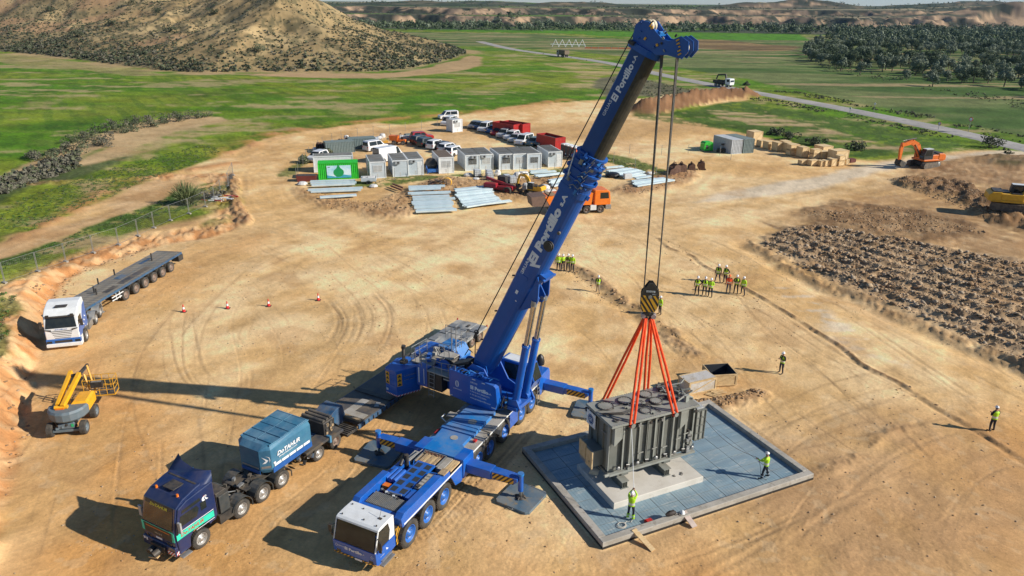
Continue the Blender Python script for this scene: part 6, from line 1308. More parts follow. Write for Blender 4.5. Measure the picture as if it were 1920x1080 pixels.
for s in (1, -1): mb = MB(); mb.b2((1.44, s * .98 - .18, .66), (1.46, s * .98 + .18, .82), GLASS); mb.build('headlight', sco); mb = MB(); mb.prism([(s * .72, 1.60), (s * 1.14, 1.74), (s * 1.14, 1.80), (s * .72, 1.74)][::s], .012, BLACK, 'x', 1.42); mb.build('air_intake', sco)
FA = R(263.6); fb_ = thing('flatbed_trailer', 'empty six-axle flat-bed trailer with worn grey deck behind the white and blue tractor', 'trailer', (-35.25, 71.7, 0), FA)
for k, x in enumerate((2.1, 3.6, 5.1, 6.55, 8.05, 9.65)):
 for s in (1, -1): wheel(fb_, x, s * 1.20, .52, .28, s, RIMRUST, dual=True)
GDECK = mat('worn plank and steel deck', (.16, .15, .13), .75, c2=(.24, .22, .18), c3=(.08, .14, .18), scale=.9, stretch=(.4, 2.5, 1), dust=.3)
mb = MB(); mb.b2((0, -1.30, 1.25), (15.1, 1.30, 1.38), GDECK)
for k in range(30): mb.b2((.25 + k * .5, -1.28, 1.38), (.28 + k * .5, 1.28, 1.386), TRUCKM)
mb.b2((4.6, .25, 1.388), (9.2, .95, 1.394), DECKW); mb.b2((9.9, .35, 1.388), (11.5, .9, 1.394), TRUCKM); mb.b2((2.2, -.9, 1.388), (4.0, -.5, 1.393), TRB); mb.b2((7.0, -.7, 1.388), (8.2, .0, 1.393), TRB); mb.build('deck', fb_)
mb = MB(); mb.b2((-.02, 1.30, 1.20), (15.12, 1.34, 1.40), TRB); mb.b2((-.02, -1.34, 1.15), (15.12, -1.30, 1.40), TRB); mb.b2((-.06, -1.34, 1.1), (-.02, 1.34, 1.40), TRB)
for s in (1, -1): mb.b2((.2, s * .5 - .08, .75), (13.2, s * .5 + .08, 1.25), TRUCKM)
for x in (2.1, 3.6, 5.1, 6.55, 8.05, 9.65): mb.cyl((x, -.9, .5), (x, .9, .5), .09, DKSTEEL)
mb.build('side_rail', fb_)
mb = MB()
for z in (.62, .9): mb.b2((9.95 + (.3 if z < .8 else 0), 1.28, z), (11.6, 1.33, z + .08), WHITEP)
for x in (10.4, 10.9): mb.b2((x, 1.22, .5), (x + .05, 1.28, 1.15), WHITEP)
mb.build('side_guard', fb_)
mb = MB()
for s in (1, -1): mb.b2((12.7, s * 1.0 - .08, .12), (12.85, s * 1.0 + .08, 1.2), STEEL); mb.b2((12.6, s * 1.0 - .15, .04), (12.95, s * 1.0 + .15, .12), STEEL); mb.cyl((12.8, s * 1.0, .6), (13.1, s * .6, 1.2), .03, STEEL)
mb.build('landing_leg', fb_)
for (x, y) in ((2.3, -.5), (2.9, -.1), (7.2, -1.22), (9.6, -1.22), (11.6, -.25), (12.0, .25)):
 mb = MB(); mb.b2((x - .05, y - .05, 1.38), (x + .05, y + .05, 1.95), TRUCKM); mb.build('stake_post', fb_)
mb = MB(); mb.b2((-.25, .5, .55), (.6, 1.3, 1.15), TRUCKM); mb.b2((-.1, -1.2, .6), (.4, -.5, 1.15), TRUCKM); mb.build('rear_box', fb_)
LYEL = mat('boom lift yellow', (.80, .40, .01), .38, c2=(.70, .34, .01), dust=.12, coat=.3); LGR = mat('lift blue-grey', (.10, .145, .175), .45, c2=(.12, .16, .19), dust=.2)
la = R(282); lf_ = thing('boom_lift', 'yellow articulated boom lift with a folded arm and empty basket', 'boom lift', (-27.95, 40.68, 0), la)
for x in (1.0, -1.0):
 for s in (1, -1): wheel(lf_, x, s * .95, .44, .36, s, LGR)
mb = MB(); mb.b2((-1.1, -.45, .45), (1.15, .45, .82), LGR, ch=.05); mb.b2((.95, -.8, .28), (1.18, .8, .42), LGR); mb.b2((-1.15, -.75, .3), (-.95, .75, .45), LGR)
for k in range(10): mb.box((1.0 + rg.uniform(-.2, .12), rg.uniform(-.6, .6), .5 + rg.uniform(-.1, .3)), (.15, .18, .12), rg.choice([LGR, BLACK, STEEL]), rz=rg.random())
mb.b2((1.15, .3, .6), (1.17, .45, .8), mat('green sticker', (.02, .4, .15), .5)); mb.cyl((0, 0, .8), (0, 0, .98), .5, BLACK, n=20); mb.build('chassis', lf_)
mb = MB(); rings = []
for z, q in ((.98, .92), (1.1, 1.0), (1.55, 1.02), (1.68, .94)):
 rings.append([(1.25 * q * math.cos(a) * (1 if abs(a) < 2 else .6) + .15, 1.15 * q * math.sin(a) * 1.0, z) for a in np.linspace(-1.45, 1.45, 9)] + [(.2, 1.15 * q, z), (.2, -1.15 * q, z)])
mb.loft(rings, LGR, smooth=False); mb.build('counterweight', lf_, .02)
mb = MB(); mb.b2((-1.3, .18, .98), (.25, 1.12, 1.80), LYEL, ch=.12); mb.b2((-1.2, -1.1, .98), (.25, -.35, 1.62), LYEL, ch=.12); mb.build('engine_cover', lf_)
def arm(mb, a, b, w, h, m):
 a = Vector(a); b = Vector(b); d = b - a; L_ = d.length; mb.box((a + b) / 2, (L_, w, h), m, rz=math.atan2(d.y, d.x), ry=-math.asin(d.z / L_))
mb = MB(); arm(mb, (.55, -.45, 1.85), (-2.3, -.40, 2.75), .22, .26, LYEL); arm(mb, (.75, -.1, 1.85), (-1.9, .22, 2.75), .24, .28, LYEL); mb.cyl((.65, -.6, 1.75), (.65, .15, 1.75), .14, LYEL); mb.box((.72, -.28, 1.62), (.25, .5, .3), ORANGE)
mb.cyl((-1.95, -.5, 2.6), (-1.95, .35, 2.7), .1, BLACK); mb.build('lower_boom', lf_, .015)
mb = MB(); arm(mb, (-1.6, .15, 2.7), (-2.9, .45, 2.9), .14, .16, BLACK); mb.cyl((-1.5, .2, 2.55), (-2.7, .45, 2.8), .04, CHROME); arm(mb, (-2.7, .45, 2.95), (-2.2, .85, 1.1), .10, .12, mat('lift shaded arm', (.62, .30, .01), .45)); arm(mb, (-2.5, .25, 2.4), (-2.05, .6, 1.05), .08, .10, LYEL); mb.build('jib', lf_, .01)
BK = mat('basket yellow', (.66, .33, .02), .5, c2=(.5, .25, .02), dust=.15)
mb = MB(); bx0, bx1, by0, by1, bz = -3.0, -2.15, .15, 2.0, .95
mb.b2((bx0, by0, bz), (bx1, by1, bz + .05), DKSTEEL); mb.b2((bx0 - .02, by0 - .02, bz - .08), (bx1 + .02, by1 + .02, bz), BK)
for z in (.35, .7, 1.1): mb.tube([(bx0, by0, bz + z), (bx0, by1, bz + z), (bx1, by1, bz + z), (bx1, by0, bz + z), (bx0, by0, bz + z)], .024, BK)
for k in range(5): y = by0 + k * (by1 - by0) / 4; mb.cyl((bx0, y, bz), (bx0, y, bz + 1.1), .022, BK, n=6); mb.cyl((bx1, y, bz), (bx1, y, bz + 1.1), .022, BK, n=6)
mb.tube([(bx0, by0, bz + 1.1), (bx0 - .2, by0 + .3, bz + .9)], .02, BK); bk = mb.build('basket', lf_)
mb = MB(); mb.box((bx1 + .1, 1.05, bz + .85), (.25, .7, .4), BLACK); mb.box((bx1 + .1, 1.05, bz + 1.07), (.2, .6, .03), STEEL); mb.build('control_box', bk)
# ================================================================ PEOPLE
SKIN = mat('skin', (.42, .22, .14), .6); HAIR = mat('dark hair', (.02, .015, .01), .8)
JBLK = mat('dark jacket cloth', (.012, .014, .018), .85); TRN = mat('dark work trousers', (.012, .016, .028), .85, c2=(.02, .024, .036)); JEAN = mat('blue jeans', (.03, .06, .13), .85); KHAKI = mat('beige trousers', (.34, .26, .17), .85)
HIV = mat('hi-vis yellow', (.42, .72, .015), .6, c2=(.38, .65, .015)); HIO = mat('hi-vis orange', (.85, .09, .02), .6); REFL = mat('reflective tape', (.62, .64, .62), .3, .3); HELM = mat('white helmet shell', (.80, .80, .80), .3); HELO = mat('orange helmet shell', (.80, .16, .03), .35); BOOT = mat('work boots', (.03, .02, .015), .8)
def chain_pose(kind):
 """joints (x forward, y left, z up) of a 1.76 m figure"""
 J = dict(pel=(0, 0, .96), bel=(.01, 0, 1.10), che=(.0, 0, 1.32), nec=(.0, 0, 1.47), hea=(.02, 0, 1.58))
 hl, hr = (0, .10, .92), (0, -.10, .92); kl, kr = (.03, .13, .50), (.03, -.13, .50); al, ar = (-.02, .15, .09), (-.02, -.15, .09)
 sl, sr = (0, .19, 1.41), (0, -.19, 1.41); el, er = (-.02, .25, 1.13), (-.02, -.25, 1.13); wl, wr = (.05, .26, .88), (.05, -.26, .88)
 if kind == 'wide': kl, kr, al, ar = (.06, .18, .50), (-.02, -.18, .50), (.05, .26, .09), (-.10, -.24, .09)
 if kind in ('folded', 'phone'):
  el, er = (.02, .27, 1.14), (.02, -.27, 1.14); wl, wr = (.25, .06, 1.16), (.25, -.04, 1.18)
  if kind == 'phone': wl, wr = (.28, .04, 1.24), (.28, -.06, 1.24)
 if kind == 'rope':
  kl, kr, al, ar = (.10, .16, .50), (-.06, -.17, .50), (.12, .22, .09), (-.18, -.22, .09); el, er = (.22, .25, 1.22), (.16, -.26, 1.16); wl, wr = (.47, .14, 1.22), (.36, -.06, 1.04)
 if kind == 'lookup':
  el, er = (.20, .20, 1.50), (.20, -.20, 1.50); wl, wr = (.22, .06, 1.72), (.24, -.05, 1.68)
 if kind == 'walk':
  kl, kr, al, ar = (.18, .10, .52), (-.04, -.10, .50), (.22, .12, .10), (-.32, -.12, .14); el, er = (-.12, .26, 1.14), (.06, -.26, 1.14); wl, wr = (-.08, .27, .90), (.24, -.25, .95)
 if kind == 'lean':
  J = dict(pel=(0, 0, .94), bel=(.10, 0, 1.06), che=(.26, 0, 1.22), nec=(.38, 0, 1.32), hea=(.47, 0, 1.40)); sl, sr = (.33, .19, 1.27), (.33, -.19, 1.27); el, er = (.50, .26, 1.08), (.50, -.26, 1.08); wl, wr = (.70, .15, .98), (.70, -.15, .98)
 if kind == 'hip': el, er = (-.06, .36, 1.16), (-.02, -.25, 1.13); wl, wr = (.05, .20, 1.0), (.05, -.26, .88)
 J.update(hl=hl, hr=hr, kl=kl, kr=kr, al=al, ar=ar, sl=sl, sr=sr, el=el, er=er, wl=wl, wr=wr); return J
PCACHE = {}
def person_meshes(kind, top, legs, helm):
 key = (kind, top, legs.name, helm.name)
 if key in PCACHE: return PCACHE[key]
 J = chain_pose(kind); V = []; E = []; Rr = []; idx = {}
 def v(name, p, r, par=None, ry=None):
  idx[name] = len(V); V.append(p); Rr.append((r, ry or r))
  if par is not None: E.append((idx[par], idx[name]))
 v('pel', J['pel'], .145, None, .115); v('bel', J['bel'], .135, 'pel', .11); v('che', J['che'], .155, 'bel', .12); v('nec', J['nec'], .06, 'che'); v('hea', J['hea'], .075, 'nec'); v('crn', tuple(Vector(J['hea']) + (Vector(J['hea']) - Vector(J['nec'])).normalized() * .11), .075, 'hea')
 for s in 'lr':
  v('h' + s, J['h' + s], .10, 'pel'); v('k' + s, J['k' + s], .068, 'h' + s); v('a' + s, J['a' + s], .048, 'k' + s)
  a = Vector(J['a' + s]); v('t' + s, (a.x + .20, a.y + (.03 if s == 'l' else -.03), .045), .042, 'a' + s)
  v('s' + s, J['s' + s], .072, 'che'); v('e' + s, J['e' + s], .050, 's' + s); v('w' + s, J['w' + s], .036, 'e' + s)
  w = Vector(J['w' + s]); d = (w - Vector(J['e' + s])).normalized(); pm = w + d * .07; v('p' + s, tuple(pm), .030, 'w' + s)
  side = d.cross(Vector((1, 0, .2))).normalized();
  if side.length < .1: side = Vector((0, 1, 0))
  nrm = d.cross(side).normalized()
  for q in range(4):
   o = side * (q - 1.5) * .021; ln = (.038, .044, .042, .032)[q]; f1 = pm + d * .045 + o; f2 = f1 + (d * .8 + nrm * .45).normalized() * ln; f3 = f2 + (d * .5 + nrm * .8).normalized() * .025
   v('f%s%da' % (s, q), tuple(f1), .0095, 'p' + s); v('f%s%db' % (s, q), tuple(f2), .0088, 'f%s%da' % (s, q)); v('f%s%dc' % (s, q), tuple(f3), .008, 'f%s%db' % (s, q))
  th = w + d * .03 + side * .038; v('u%s1' % s, tuple(th), .011, 'w' + s); v('u%s2' % s, tuple(th + (d + side * .3).normalized() * .04), .0095, 'u%s1' % s)
 me = bpy.data.meshes.new('person_body'); me.from_pydata(V, E, []); ob = bpy.data.objects.new('person_body', me); COL.objects.link(ob)
 md = ob.modifiers.new('skin', 'SKIN'); md.use_smooth_shade = True
 for i, sv in enumerate(me.skin_vertices[0].data): sv.radius = Rr[i]; sv.use_root = (i == 0)
 sb = ob.modifiers.new('sub', 'SUBSURF'); sb.levels = 1; sb.render_levels = 1
 dg = bpy.context.evaluated_depsgraph_get(); bm = bpy.data.meshes.new_from_object(ob.evaluated_get(dg)); bpy.data.objects.remove(ob)
 jm = {'hiv': HIV, 'vest': JBLK, 'orange': HIO, 'green': JBLK, 'hivdark': HIV}[top]
 for m in (SKIN, jm, legs, BOOT): bm.materials.append(m)
 segs = []; nm = list(idx)
 inv = {i: n for n, i in idx.items()}
 for a, b in E:
  n = inv[b]; k = 1
  if n in ('hea', 'crn') or n[0] in 'pfu' and n != 'pel': k = 0
  elif n[0] in 'hk' and n not in ('hea',): k = 2
  elif n[0] == 'a': k = 2
  elif n[0] == 't': k = 3
  segs.append((Vector(V[a]), Vector(V[b]), k))
 for p in bm.polygons:
  c = p.center; best = 9; kk = 1
  for a, b, k in segs:
   t = max(0, min(1, (c - a).dot(b - a) / max((b - a).length_squared, 1e-9))); dd = (c - a - (b - a) * t).length
   if dd < best: best = dd; kk = k
  if kk != 0 and c.z < .13: kk = 3
  if kk == 1 and c.z < .93: kk = 2 if abs(c.y) < .2 else 1
  p.material_index = kk; p.use_smooth = True
 hd = Vector(J['hea']); tilt = (Vector(J['crn']) if 'crn' in J else hd + Vector((0, 0, .1))); up = (hd - Vector(J['nec'])).normalized()
 if kind == 'lookup': up = Vector((-.35, 0, .93)).normalized()
 fwd = Vector((0, 1, 0)).cross(up).normalized(); hc = hd + up * .045
 HM = Matrix(((fwd.x, 0, up.x, hc.x), (fwd.y, 1, up.y, hc.y), (fwd.z, 0, up.z, hc.z), (0, 0, 0, 1)))
 mb = MB(HM); rings = []
 for z, rx, ry, ox in ((-.115, .03, .03, .035), (-.10, .05, .045, .025), (-.06, .078, .060, .012), (0, .092, .073, 0), (.06, .090, .074, -.005), (.10, .065, .055, -.005), (.118, .02, .02, -.005)):
  rings.append([(ox + rx * math.cos(i * math.tau / 12), ry * math.sin(i * math.tau / 12), z) for i in range(12)])
 mb.loft(rings, SKIN); mb.add([(.085, -.014, -.03), (.085, .014, -.03), (.115, 0, -.035), (.09, 0, .02)], [(0, 2, 3), (2, 1, 3), (0, 1, 2), (0, 3, 1)], SKIN)
 for s in (-1, 1): mb.box((.082, s * .030, .005), (.012, .022, .010), HAIR); mb.box((-.005, s * .076, -.01), (.035, .014, .055), SKIN)
 mb.box((.082, 0, -.062), (.010, .040, .008), mat('lips', (.30, .10, .08), .6)); head = mb
 hm = MB(HM)
 hm.loft([[((r * 1.12) * math.cos(i * math.tau / 16) - .005, r * math.sin(i * math.tau / 16), z) for i in range(16)] for z, r in ((.035, .112), (.045, .106), (.09, .098), (.13, .075), (.152, .035), (.156, .004))], helm)
 hm.add([(.10, -.08, .036), (.165, -.05, .030), (.175, 0, .028), (.165, .05, .030), (.10, .08, .036), (.10, 0, .048)], [(0, 1, 2, 5), (2, 3, 4, 5)], helm); hm.cyl((-.09, 0, .15), (.10, 0, .15), .012, helm, n=6)
 hr_ = MB(HM); hr_.loft([[(-.008 + rx * math.cos(i * math.tau / 12), ry * math.sin(i * math.tau / 12), z) for i in range(6, 13 - 0)] + [(-.008 + rx * math.cos(i * math.tau / 12), ry * math.sin(i * math.tau / 12), z) for i in range(1, 6)] for z, rx, ry in ((-.04, .088, .079), (.0, .097, .082), (.05, .096, .081))], HAIR, cap=False)
 P_, B_, C_, N_ = (Vector(J[k]) for k in ('pel', 'bel', 'che', 'nec')); vb = MB()
 vm = {'vest': HIV, 'hiv': HIV, 'orange': HIO, 'green': HIV, 'hivdark': HIV}[top]
 cen = [P_ + Vector((0, 0, -.06)), P_ + Vector((0, 0, .02)), B_, (B_ + C_) / 2, C_, C_ + (N_ - C_) * .5, C_ + (N_ - C_) * .82]; rad = [(.150, .178), (.152, .178), (.148, .172), (.155, .190), (.155, .205), (.135, .19), (.09, .12)]
 rings = []
 for c, (rx, ry) in zip(cen, rad): rings.append([(c.x + rx * math.cos(a), c.y + ry * math.sin(a), c.z) for a in [i * math.tau / 18 for i in range(18)]])
 n = 18; VV = [p for r in rings for p in r];
 for k in range(6):
  for i in range(n):
   a = (i + .5) * math.tau / n; front = abs(a) < .5 or abs(a - math.tau) < .5
   m = vm
   if k == 1: m = REFL
   if k == 3 and top != 'green': m = vm
   if top in ('vest', 'green') and front and k >= 3: m = JBLK
   if top == 'hivdark' and k in (0, 1): m = JBLK
   j = (i + 1) % n; vb.add([VV[k * n + i], VV[k * n + j], VV[(k + 1) * n + j], VV[(k + 1) * n + i]], [(0, 1, 2, 3)], m, True)
 if kind in ('rope', 'lookup'):
  for s in 'lr':
   a = Vector(J['a' + s]); k_ = Vector(J['k' + s]); q = a.lerp(k_, .35); vb.cyl(a.lerp(k_, .05), a.lerp(k_, .62), .074, HIV if kind == 'lookup' else TRN, r2=.082, n=12); vb.cyl(q, a.lerp(k_, .45), .082, REFL, n=12)
 tmp = [head.build('head'), hm.build('helmet'), hr_.build('hair'), vb.build('hi_vis_vest')]
 res = (bm, [t.data for t in tmp]);
 for t in tmp: bpy.data.objects.remove(t)
 import bmesh
 b2 = bmesh.new(); b2.from_mesh(bm); n0 = len(b2.faces); b2.from_mesh(res[1][0]); b2.faces.ensure_lookup_table()
 for f in b2.faces[n0:]: f.smooth = True
 hmats = list(res[1][0].materials); off = []
 for m in hmats:
  if m.name in [x.name for x in bm.materials]: off.append([x.name for x in bm.materials].index(m.name))
  else: bm.materials.append(m); off.append(len(bm.materials) - 1)
 hidx = [p.material_index for p in res[1][0].polygons]
 for f, k in zip(b2.faces[n0:], hidx): f.material_index = off[k]
 b2.to_mesh(bm); b2.free(); PCACHE[key] = res; return res
def person(x, y, face, kind, top, legs, label, helm=None, group=None, z=None, scale=1.0):
 bm, ex = person_meshes(kind, top, legs, helm or HELM); z = gz(x, y) if z is None else z
 r = thing('person', label, 'person', (x, y, z), R(face), group); r.scale = (scale,) * 3
 b = bpy.data.objects.new('body', bm); COL.objects.link(b); b.parent = r
 for nm, d in zip(('helmet', 'hair', 'hi_vis_vest'), ex[1:]):
  o = bpy.data.objects.new(nm, d); COL.objects.link(o); o.parent = r
 return r
W1 = uv(2.46, 1.24, FZ); W2 = uv(11.5, 1.11, FZ)
person(W1[0], W1[1], 62, 'lookup', 'hiv', TRN, 'worker on the grating below the transformer with both arms raised, yellow leg bands', z=FZ + .01)
person(W2[0], W2[1], 152, 'rope', 'hiv', TRN, 'worker at the right end of the grating pulling a tag line', z=FZ + .01)
G1 = 'people standing in the group right of the hook'
for (px, py, f, k, t_, l, lab) in (
 ((1306), 553, 250, 'hip', 'vest', TRN, 'leftmost person of the three nearest, black jacket showing through the vest'),
 (1320, 554, 260, 'stand', 'vest', TRN, 'middle person of the three standing closest together, arms down'),
 (1331, 557, 240, 'folded', 'hiv', TRN, 'right-hand person of the close trio, slightly nearer the camera'),
 (1345, 529, 240, 'wide', 'vest', JEAN, 'furthest left of the two people standing behind the rest, legs apart'),
 (1359, 531, 215, 'hip', 'vest', TRN, 'person standing behind the one in orange, elbow out')):
 x, y = G(px, py); person(x, y, f, k, t_, l, lab, group=G1, scale=1.07)
x, y = G(1365, 549); person(x, y, 250, 'stand', 'orange', JEAN, 'person in orange hi-vis jacket, orange helmet and blue jeans', helm=HELO, group=G1, scale=1.04)
x, y = G(1379, 550); person(x, y, 245, 'folded', 'vest', TRN, 'person between the orange jacket and the rightmost of the group', group=G1, scale=1.07)
x, y = G(1392, 553); person(x, y, 215, 'wide', 'hiv', TRN, 'rightmost person of the group, full yellow vest seen from behind', group=G1, scale=1.05)
for (px, py, f, k, t_, lab) in ((1047, 507, 255, 'stand', 'hiv', 'leftmost of four workers beside the boom, half hidden by it'), (1055, 507, 280, 'hip', 'hivdark', 'second worker from the boom edge in the row of four'), (1065, 506, 250, 'folded', 'vest', 'third worker of the row of four beside the boom'), (1073, 508, 240, 'stand', 'hiv', 'worker at the outer right end of the row of four by the boom')):
 x, y = G(px, py); person(x, y, f, k, t_, TRN, lab, group='row of four workers beside the boom', scale=1.05)
x, y = G(1121, 547); person(x, y, 265, 'walk', 'green', KHAKI, 'lone person in beige trousers walking right of the boom')
x, y = G(1237, 590); person(x, y, 200, 'stand', 'hiv', TRN, 'worker in yellow partly hidden behind the hook block')
x, y = G(1464, 700); person(x, y, 205, 'phone', 'vest', TRN, 'lone worker on the pale ground above the basin, hands together')
x, y = G(1858, 809); person(x, y, 100, 'folded', 'vest', TRN, 'worker far right seen from behind, black clothes under a yellow vest', scale=1.05)
x, y = G(553, 772, 1.62); person(x - .05, y + .2, 250, 'lean', 'hivdark', TRN, 'worker bending forward behind the blue tarpaulin box', z=0)
x, y = G(789, 745); person(x, y + .9, 240, 'hip', 'vest', TRN, 'worker in dark clothes standing beside the crane rear ladder', z=0) if False else None
a = Vector(uv(7.9, 3.42, Z1 - .2)); fa = R(152); b = Vector((W2[0] + math.cos(fa) * .46, W2[1] + math.sin(fa) * .46, FZ + 1.22))
t = thing('tag_line', 'thin dark tag line from the transformer corner to the right-hand worker', 'rope', tuple(b), 0, 'guide ropes'); mb = MB(Matrix.Translation(-b)); pts = [a.lerp(b, k / 10) - Vector((0, 0, .55 * math.sin(math.pi * k / 10))) for k in range(11)]; mb.tube(pts, .012, BLACK, n=5); mb.tube([b, b + Vector((.1, -.25, -.5)), b + Vector((.15, -.35, -1.1)), b + Vector((.5, -.4, -1.18))], .012, BLACK, n=5); mb.build('cord', t)
a = Vector(uv(3.55, V0 - .18, Z1 - .3)); fa = R(62); b = Vector((W1[0] + math.cos(fa) * .23, W1[1] + math.sin(fa) * .23, FZ + 1.74))
t = thing('tag_line', 'white guide cord hanging from the sling end to the near worker', 'rope', tuple(b), 0, 'guide ropes'); mb = MB(Matrix.Translation(-b)); mb.tube([a, a.lerp(b, .5), b], .016, LETTER, n=5); mb.build('cord', t)
CONE = mat('cone red', (.70, .02, .02), .45)
for k, (px, py, s) in enumerate(((345, 585, 1.0), (427, 579, 1.0), (504, 574, 1.0), (597, 563, .9))):
 x, y = G(px, py); t = thing('traffic_cone', ['red and white traffic cone nearest the parked flat-bed trailer', 'red and white traffic cone, second out from the flat-bed trailer', 'red and white traffic cone between the outermost two towards the crane', 'red and white traffic cone farthest from the flat-bed, nearest the compound'][k], 'cone', (x, y, gz(x, y)), 0, 'line of traffic cones on the yard'); mb = MB()
 mb.box((0, 0, .025), (.40, .40, .05), BLACK); mb.build('base', t); mb = MB(); mb.cyl((0, 0, .05), (0, 0, .28), .15, CONE, r2=.10); mb.cyl((0, 0, .28), (0, 0, .48), .10, LETTER, r2=.065); mb.cyl((0, 0, .48), (0, 0, .72), .065, CONE, r2=.025); mb.build('body', t)
# ================================================================ SITE COMPOUND
PANEL = mat('pale blue-grey panel', (.50, .56, .60), .5, c2=(.42, .48, .52), scale=.6, dust=.15); PANW = mat('white cabin panel', (.68, .70, .70), .5, c2=(.60, .62, .62), dust=.1); ROOFG = mat('grey ribbed roof', (.24, .25, .235), .7, c2=(.17, .17, .155), scale=.6, dust=.3); ROOFB = mat('dirty brown roof', (.23, .175, .13), .8, c2=(.16, .12, .09), dust=.3)
SHUT = mat('window shutter', (.55, .56, .55), .5); ACM = mat('air conditioner grey', (.30, .32, .33), .5); CONTG = mat('bright green container', (.03, .50, .035), .4); CONTR = mat('red container', (.42, .012, .014), .45, c2=(.34, .01, .012), dust=.15); CONTW = mat('white-grey container', (.44, .47, .50), .5, c2=(.36, .39, .42), dust=.12); CONTD = mat('grey-green container', (.12, .17, .175), .55, c2=(.16, .21, .21), dust=.2)
def corr(mb, a, b, z0, z1, m, pitch=.28, depth=.05, flip=1):
 """corrugated sheet between two plan points"""
 a = Vector((a[0], a[1], 0)); b = Vector((b[0], b[1], 0)); L_ = (b - a).length; d = (b - a) / L_; n = Vector((d.y, -d.x, 0)) * flip; k = max(2, int(L_ / pitch)); pts = []
 for i in range(k):
  t0 = i / k * L_
  for f, o in ((0, 0), (.35, 0), (.5, depth), (.85, depth)): pts.append(a + d * (t0 + f * L_ / k) - n * o)
 pts.append(b)
 V = [(p.x, p.y, z0) for p in pts] + [(p.x, p.y, z1) for p in pts]; q = len(pts); mb.add(V, [(i, i + 1, q + i + 1, q + i) for i in range(q - 1)], m)
def container(name, label, cat, x, y, rz, L_, W_, H_, m, roof=None, group=None, open_top=False):
 """L along local y (away from the door end at y=0), W along x"""
 t = thing(name, label, cat, (x, y, 0), rz, group); mb = MB(); r = .07
 for (px, py) in ((0, 0), (W_, 0), (0, L_), (W_, L_)): mb.b2((px - (r if px else 0), py - (r if py else 0), 0), (px + (0 if px else r), py + (0 if py else r), H_), m)
 for z in (0, H_ - .1): mb.b2((r, 0, z), (W_ - r, r, z + .1), m); mb.b2((r, L_ - r, z), (W_ - r, L_, z + .1), m); mb.b2((0, r, z), (r, L_ - r, z + .1), m); mb.b2((W_ - r, r, z), (W_, L_ - r, z + .1), m)
 corr(mb, (r, .03), (W_ - r, .03), .1, H_ - .1, m); corr(mb, (W_ - .03, r), (W_ - .03, L_ - r), .1, H_ - .1, m); corr(mb, (W_ - r, L_ - .03), (r, L_ - .03), .1, H_ - .1, m); corr(mb, (.03, L_ - r), (.03, r), .1, H_ - .1, m)
 mb.build('walls', t)
 if open_top:
  mb = MB(); mb.b2((r, r, H_ - .45), (W_ - r, L_ - r, H_ - .40), DKSTEEL); mb.build('inside_shade_sheet', t)  # dark sheet stands in for the shade inside the open container
 else:
  mb = MB(); mb.b2((.01, .01, H_ - .04), (W_ - .01, L_ - .01, H_ - .02), roof or m)
  k = int(L_ / .3)
  for i in range(k): mb.b2((.06, .1 + i * .3, H_ - .02), (W_ - .06, .1 + i * .3 + .15, H_ + .005), roof or m)
  mb.build('roof', t)
 return t
def cabin(label, x, y, rz, W_=2.35, L_=6.0, H_=2.6, wall=None, roof=None, win='bars', ac=True, door=False, group='grey site cabins in a row', ribs=True):
 wall = wall or PANEL; roof = roof or ROOFG; t = thing('site_cabin', label, 'cabin', (x, y, 0), rz, group)
 mb = MB(); mb.b2((0, 0, .12), (W_, L_, H_ - .1), wall)
 for k in range(1, int(L_ / 1.15)): mb.b2((-.012, k * 1.15, .2), (0, k * 1.15 + .03, H_ - .2), wall)
 mb.build('wall', t); mb = MB()
 for (a, b) in ((0, 0), (W_, 0), (0, L_), (W_, L_)): mb.box((a, b, H_ / 2), (.13, .13, H_), PANW)
 mb.b2((-.06, -.06, H_ - .16), (W_ + .06, .06, H_), PANW); mb.b2((-.06, .06, H_ - .16), (.06, L_ - .06, H_), PANW); mb.b2((W_ - .06, .06, H_ - .16), (W_ + .06, L_ - .06, H_), PANW); mb.b2((-.05, -.05, .02), (W_ + .05, 0, .14), PANW); mb.build('frame', t)
 mb = MB(); mb.b2((.05, .05, H_ - .05), (W_ - .05, L_ - .05, H_), roof)
 n = int(W_ / .22)
 for k in range(n): mb.b2((.1 + k * .22, .1, H_), (.1 + k * .22 + .09, L_ - .1, H_ + .035), roof if ribs else roof)
 mb.build('roof', t)
 if win:
  wx0, wx1 = W_ * .22, W_ * .78; mb = MB(); mb.b2((wx0, -.03, 1.05), (wx1, 0, 2.0), SHUT if win == 'shut' else GLASS); mb.b2((wx0 - .05, -.045, 1.0), (wx1 + .05, -.03, 1.05), PANW); mb.b2((wx0 - .05, -.045, 2.0), (wx1 + .05, -.03, 2.05), PANW); w_ = mb.build('window', t)
  mb = MB(); k = 8
  for i in range(k + 1): q = wx0 + (wx1 - wx0) * i / k; mb.b2((q - .015, -.06, 1.05), (q + .015, -.035, 2.0), SHUT if i % 4 else PANW)
  mb.build('window_bars', w_)
 if door: mb = MB(); mb.b2((W_ - .95, -.03, .15), (W_ - .12, 0, 2.15), PANW); mb.b2((W_ - .88, -.04, 1.0), (W_ - .84, -.03, 1.12), BLACK); mb.build('door', t)
 if ac: mb = MB(); ax = W_ * (.58 if win == 'bars' else .3); mb.b2((ax - .4, -.34, 2.06), (ax + .4, -.03, 2.5), ACM); mb.lathe([(.001, -.345), (.16, -.35), (.17, -.342)], BLACK, (ax + .1, 0, 2.28), 'y', 12); mb.build('air_conditioner', t)
 mb = MB(); mb.b2((W_ * .45, -.02, .2), (W_ * .52, -.004, .75), SHUT); mb.build('vent_grille', t)
 return t
CR = R(16)
def q9(x, y): return 780 + x / 4.697, 190 + y / 4.697
def p8(x, y): return 530 + x / 4.697, 190 + y / 4.697
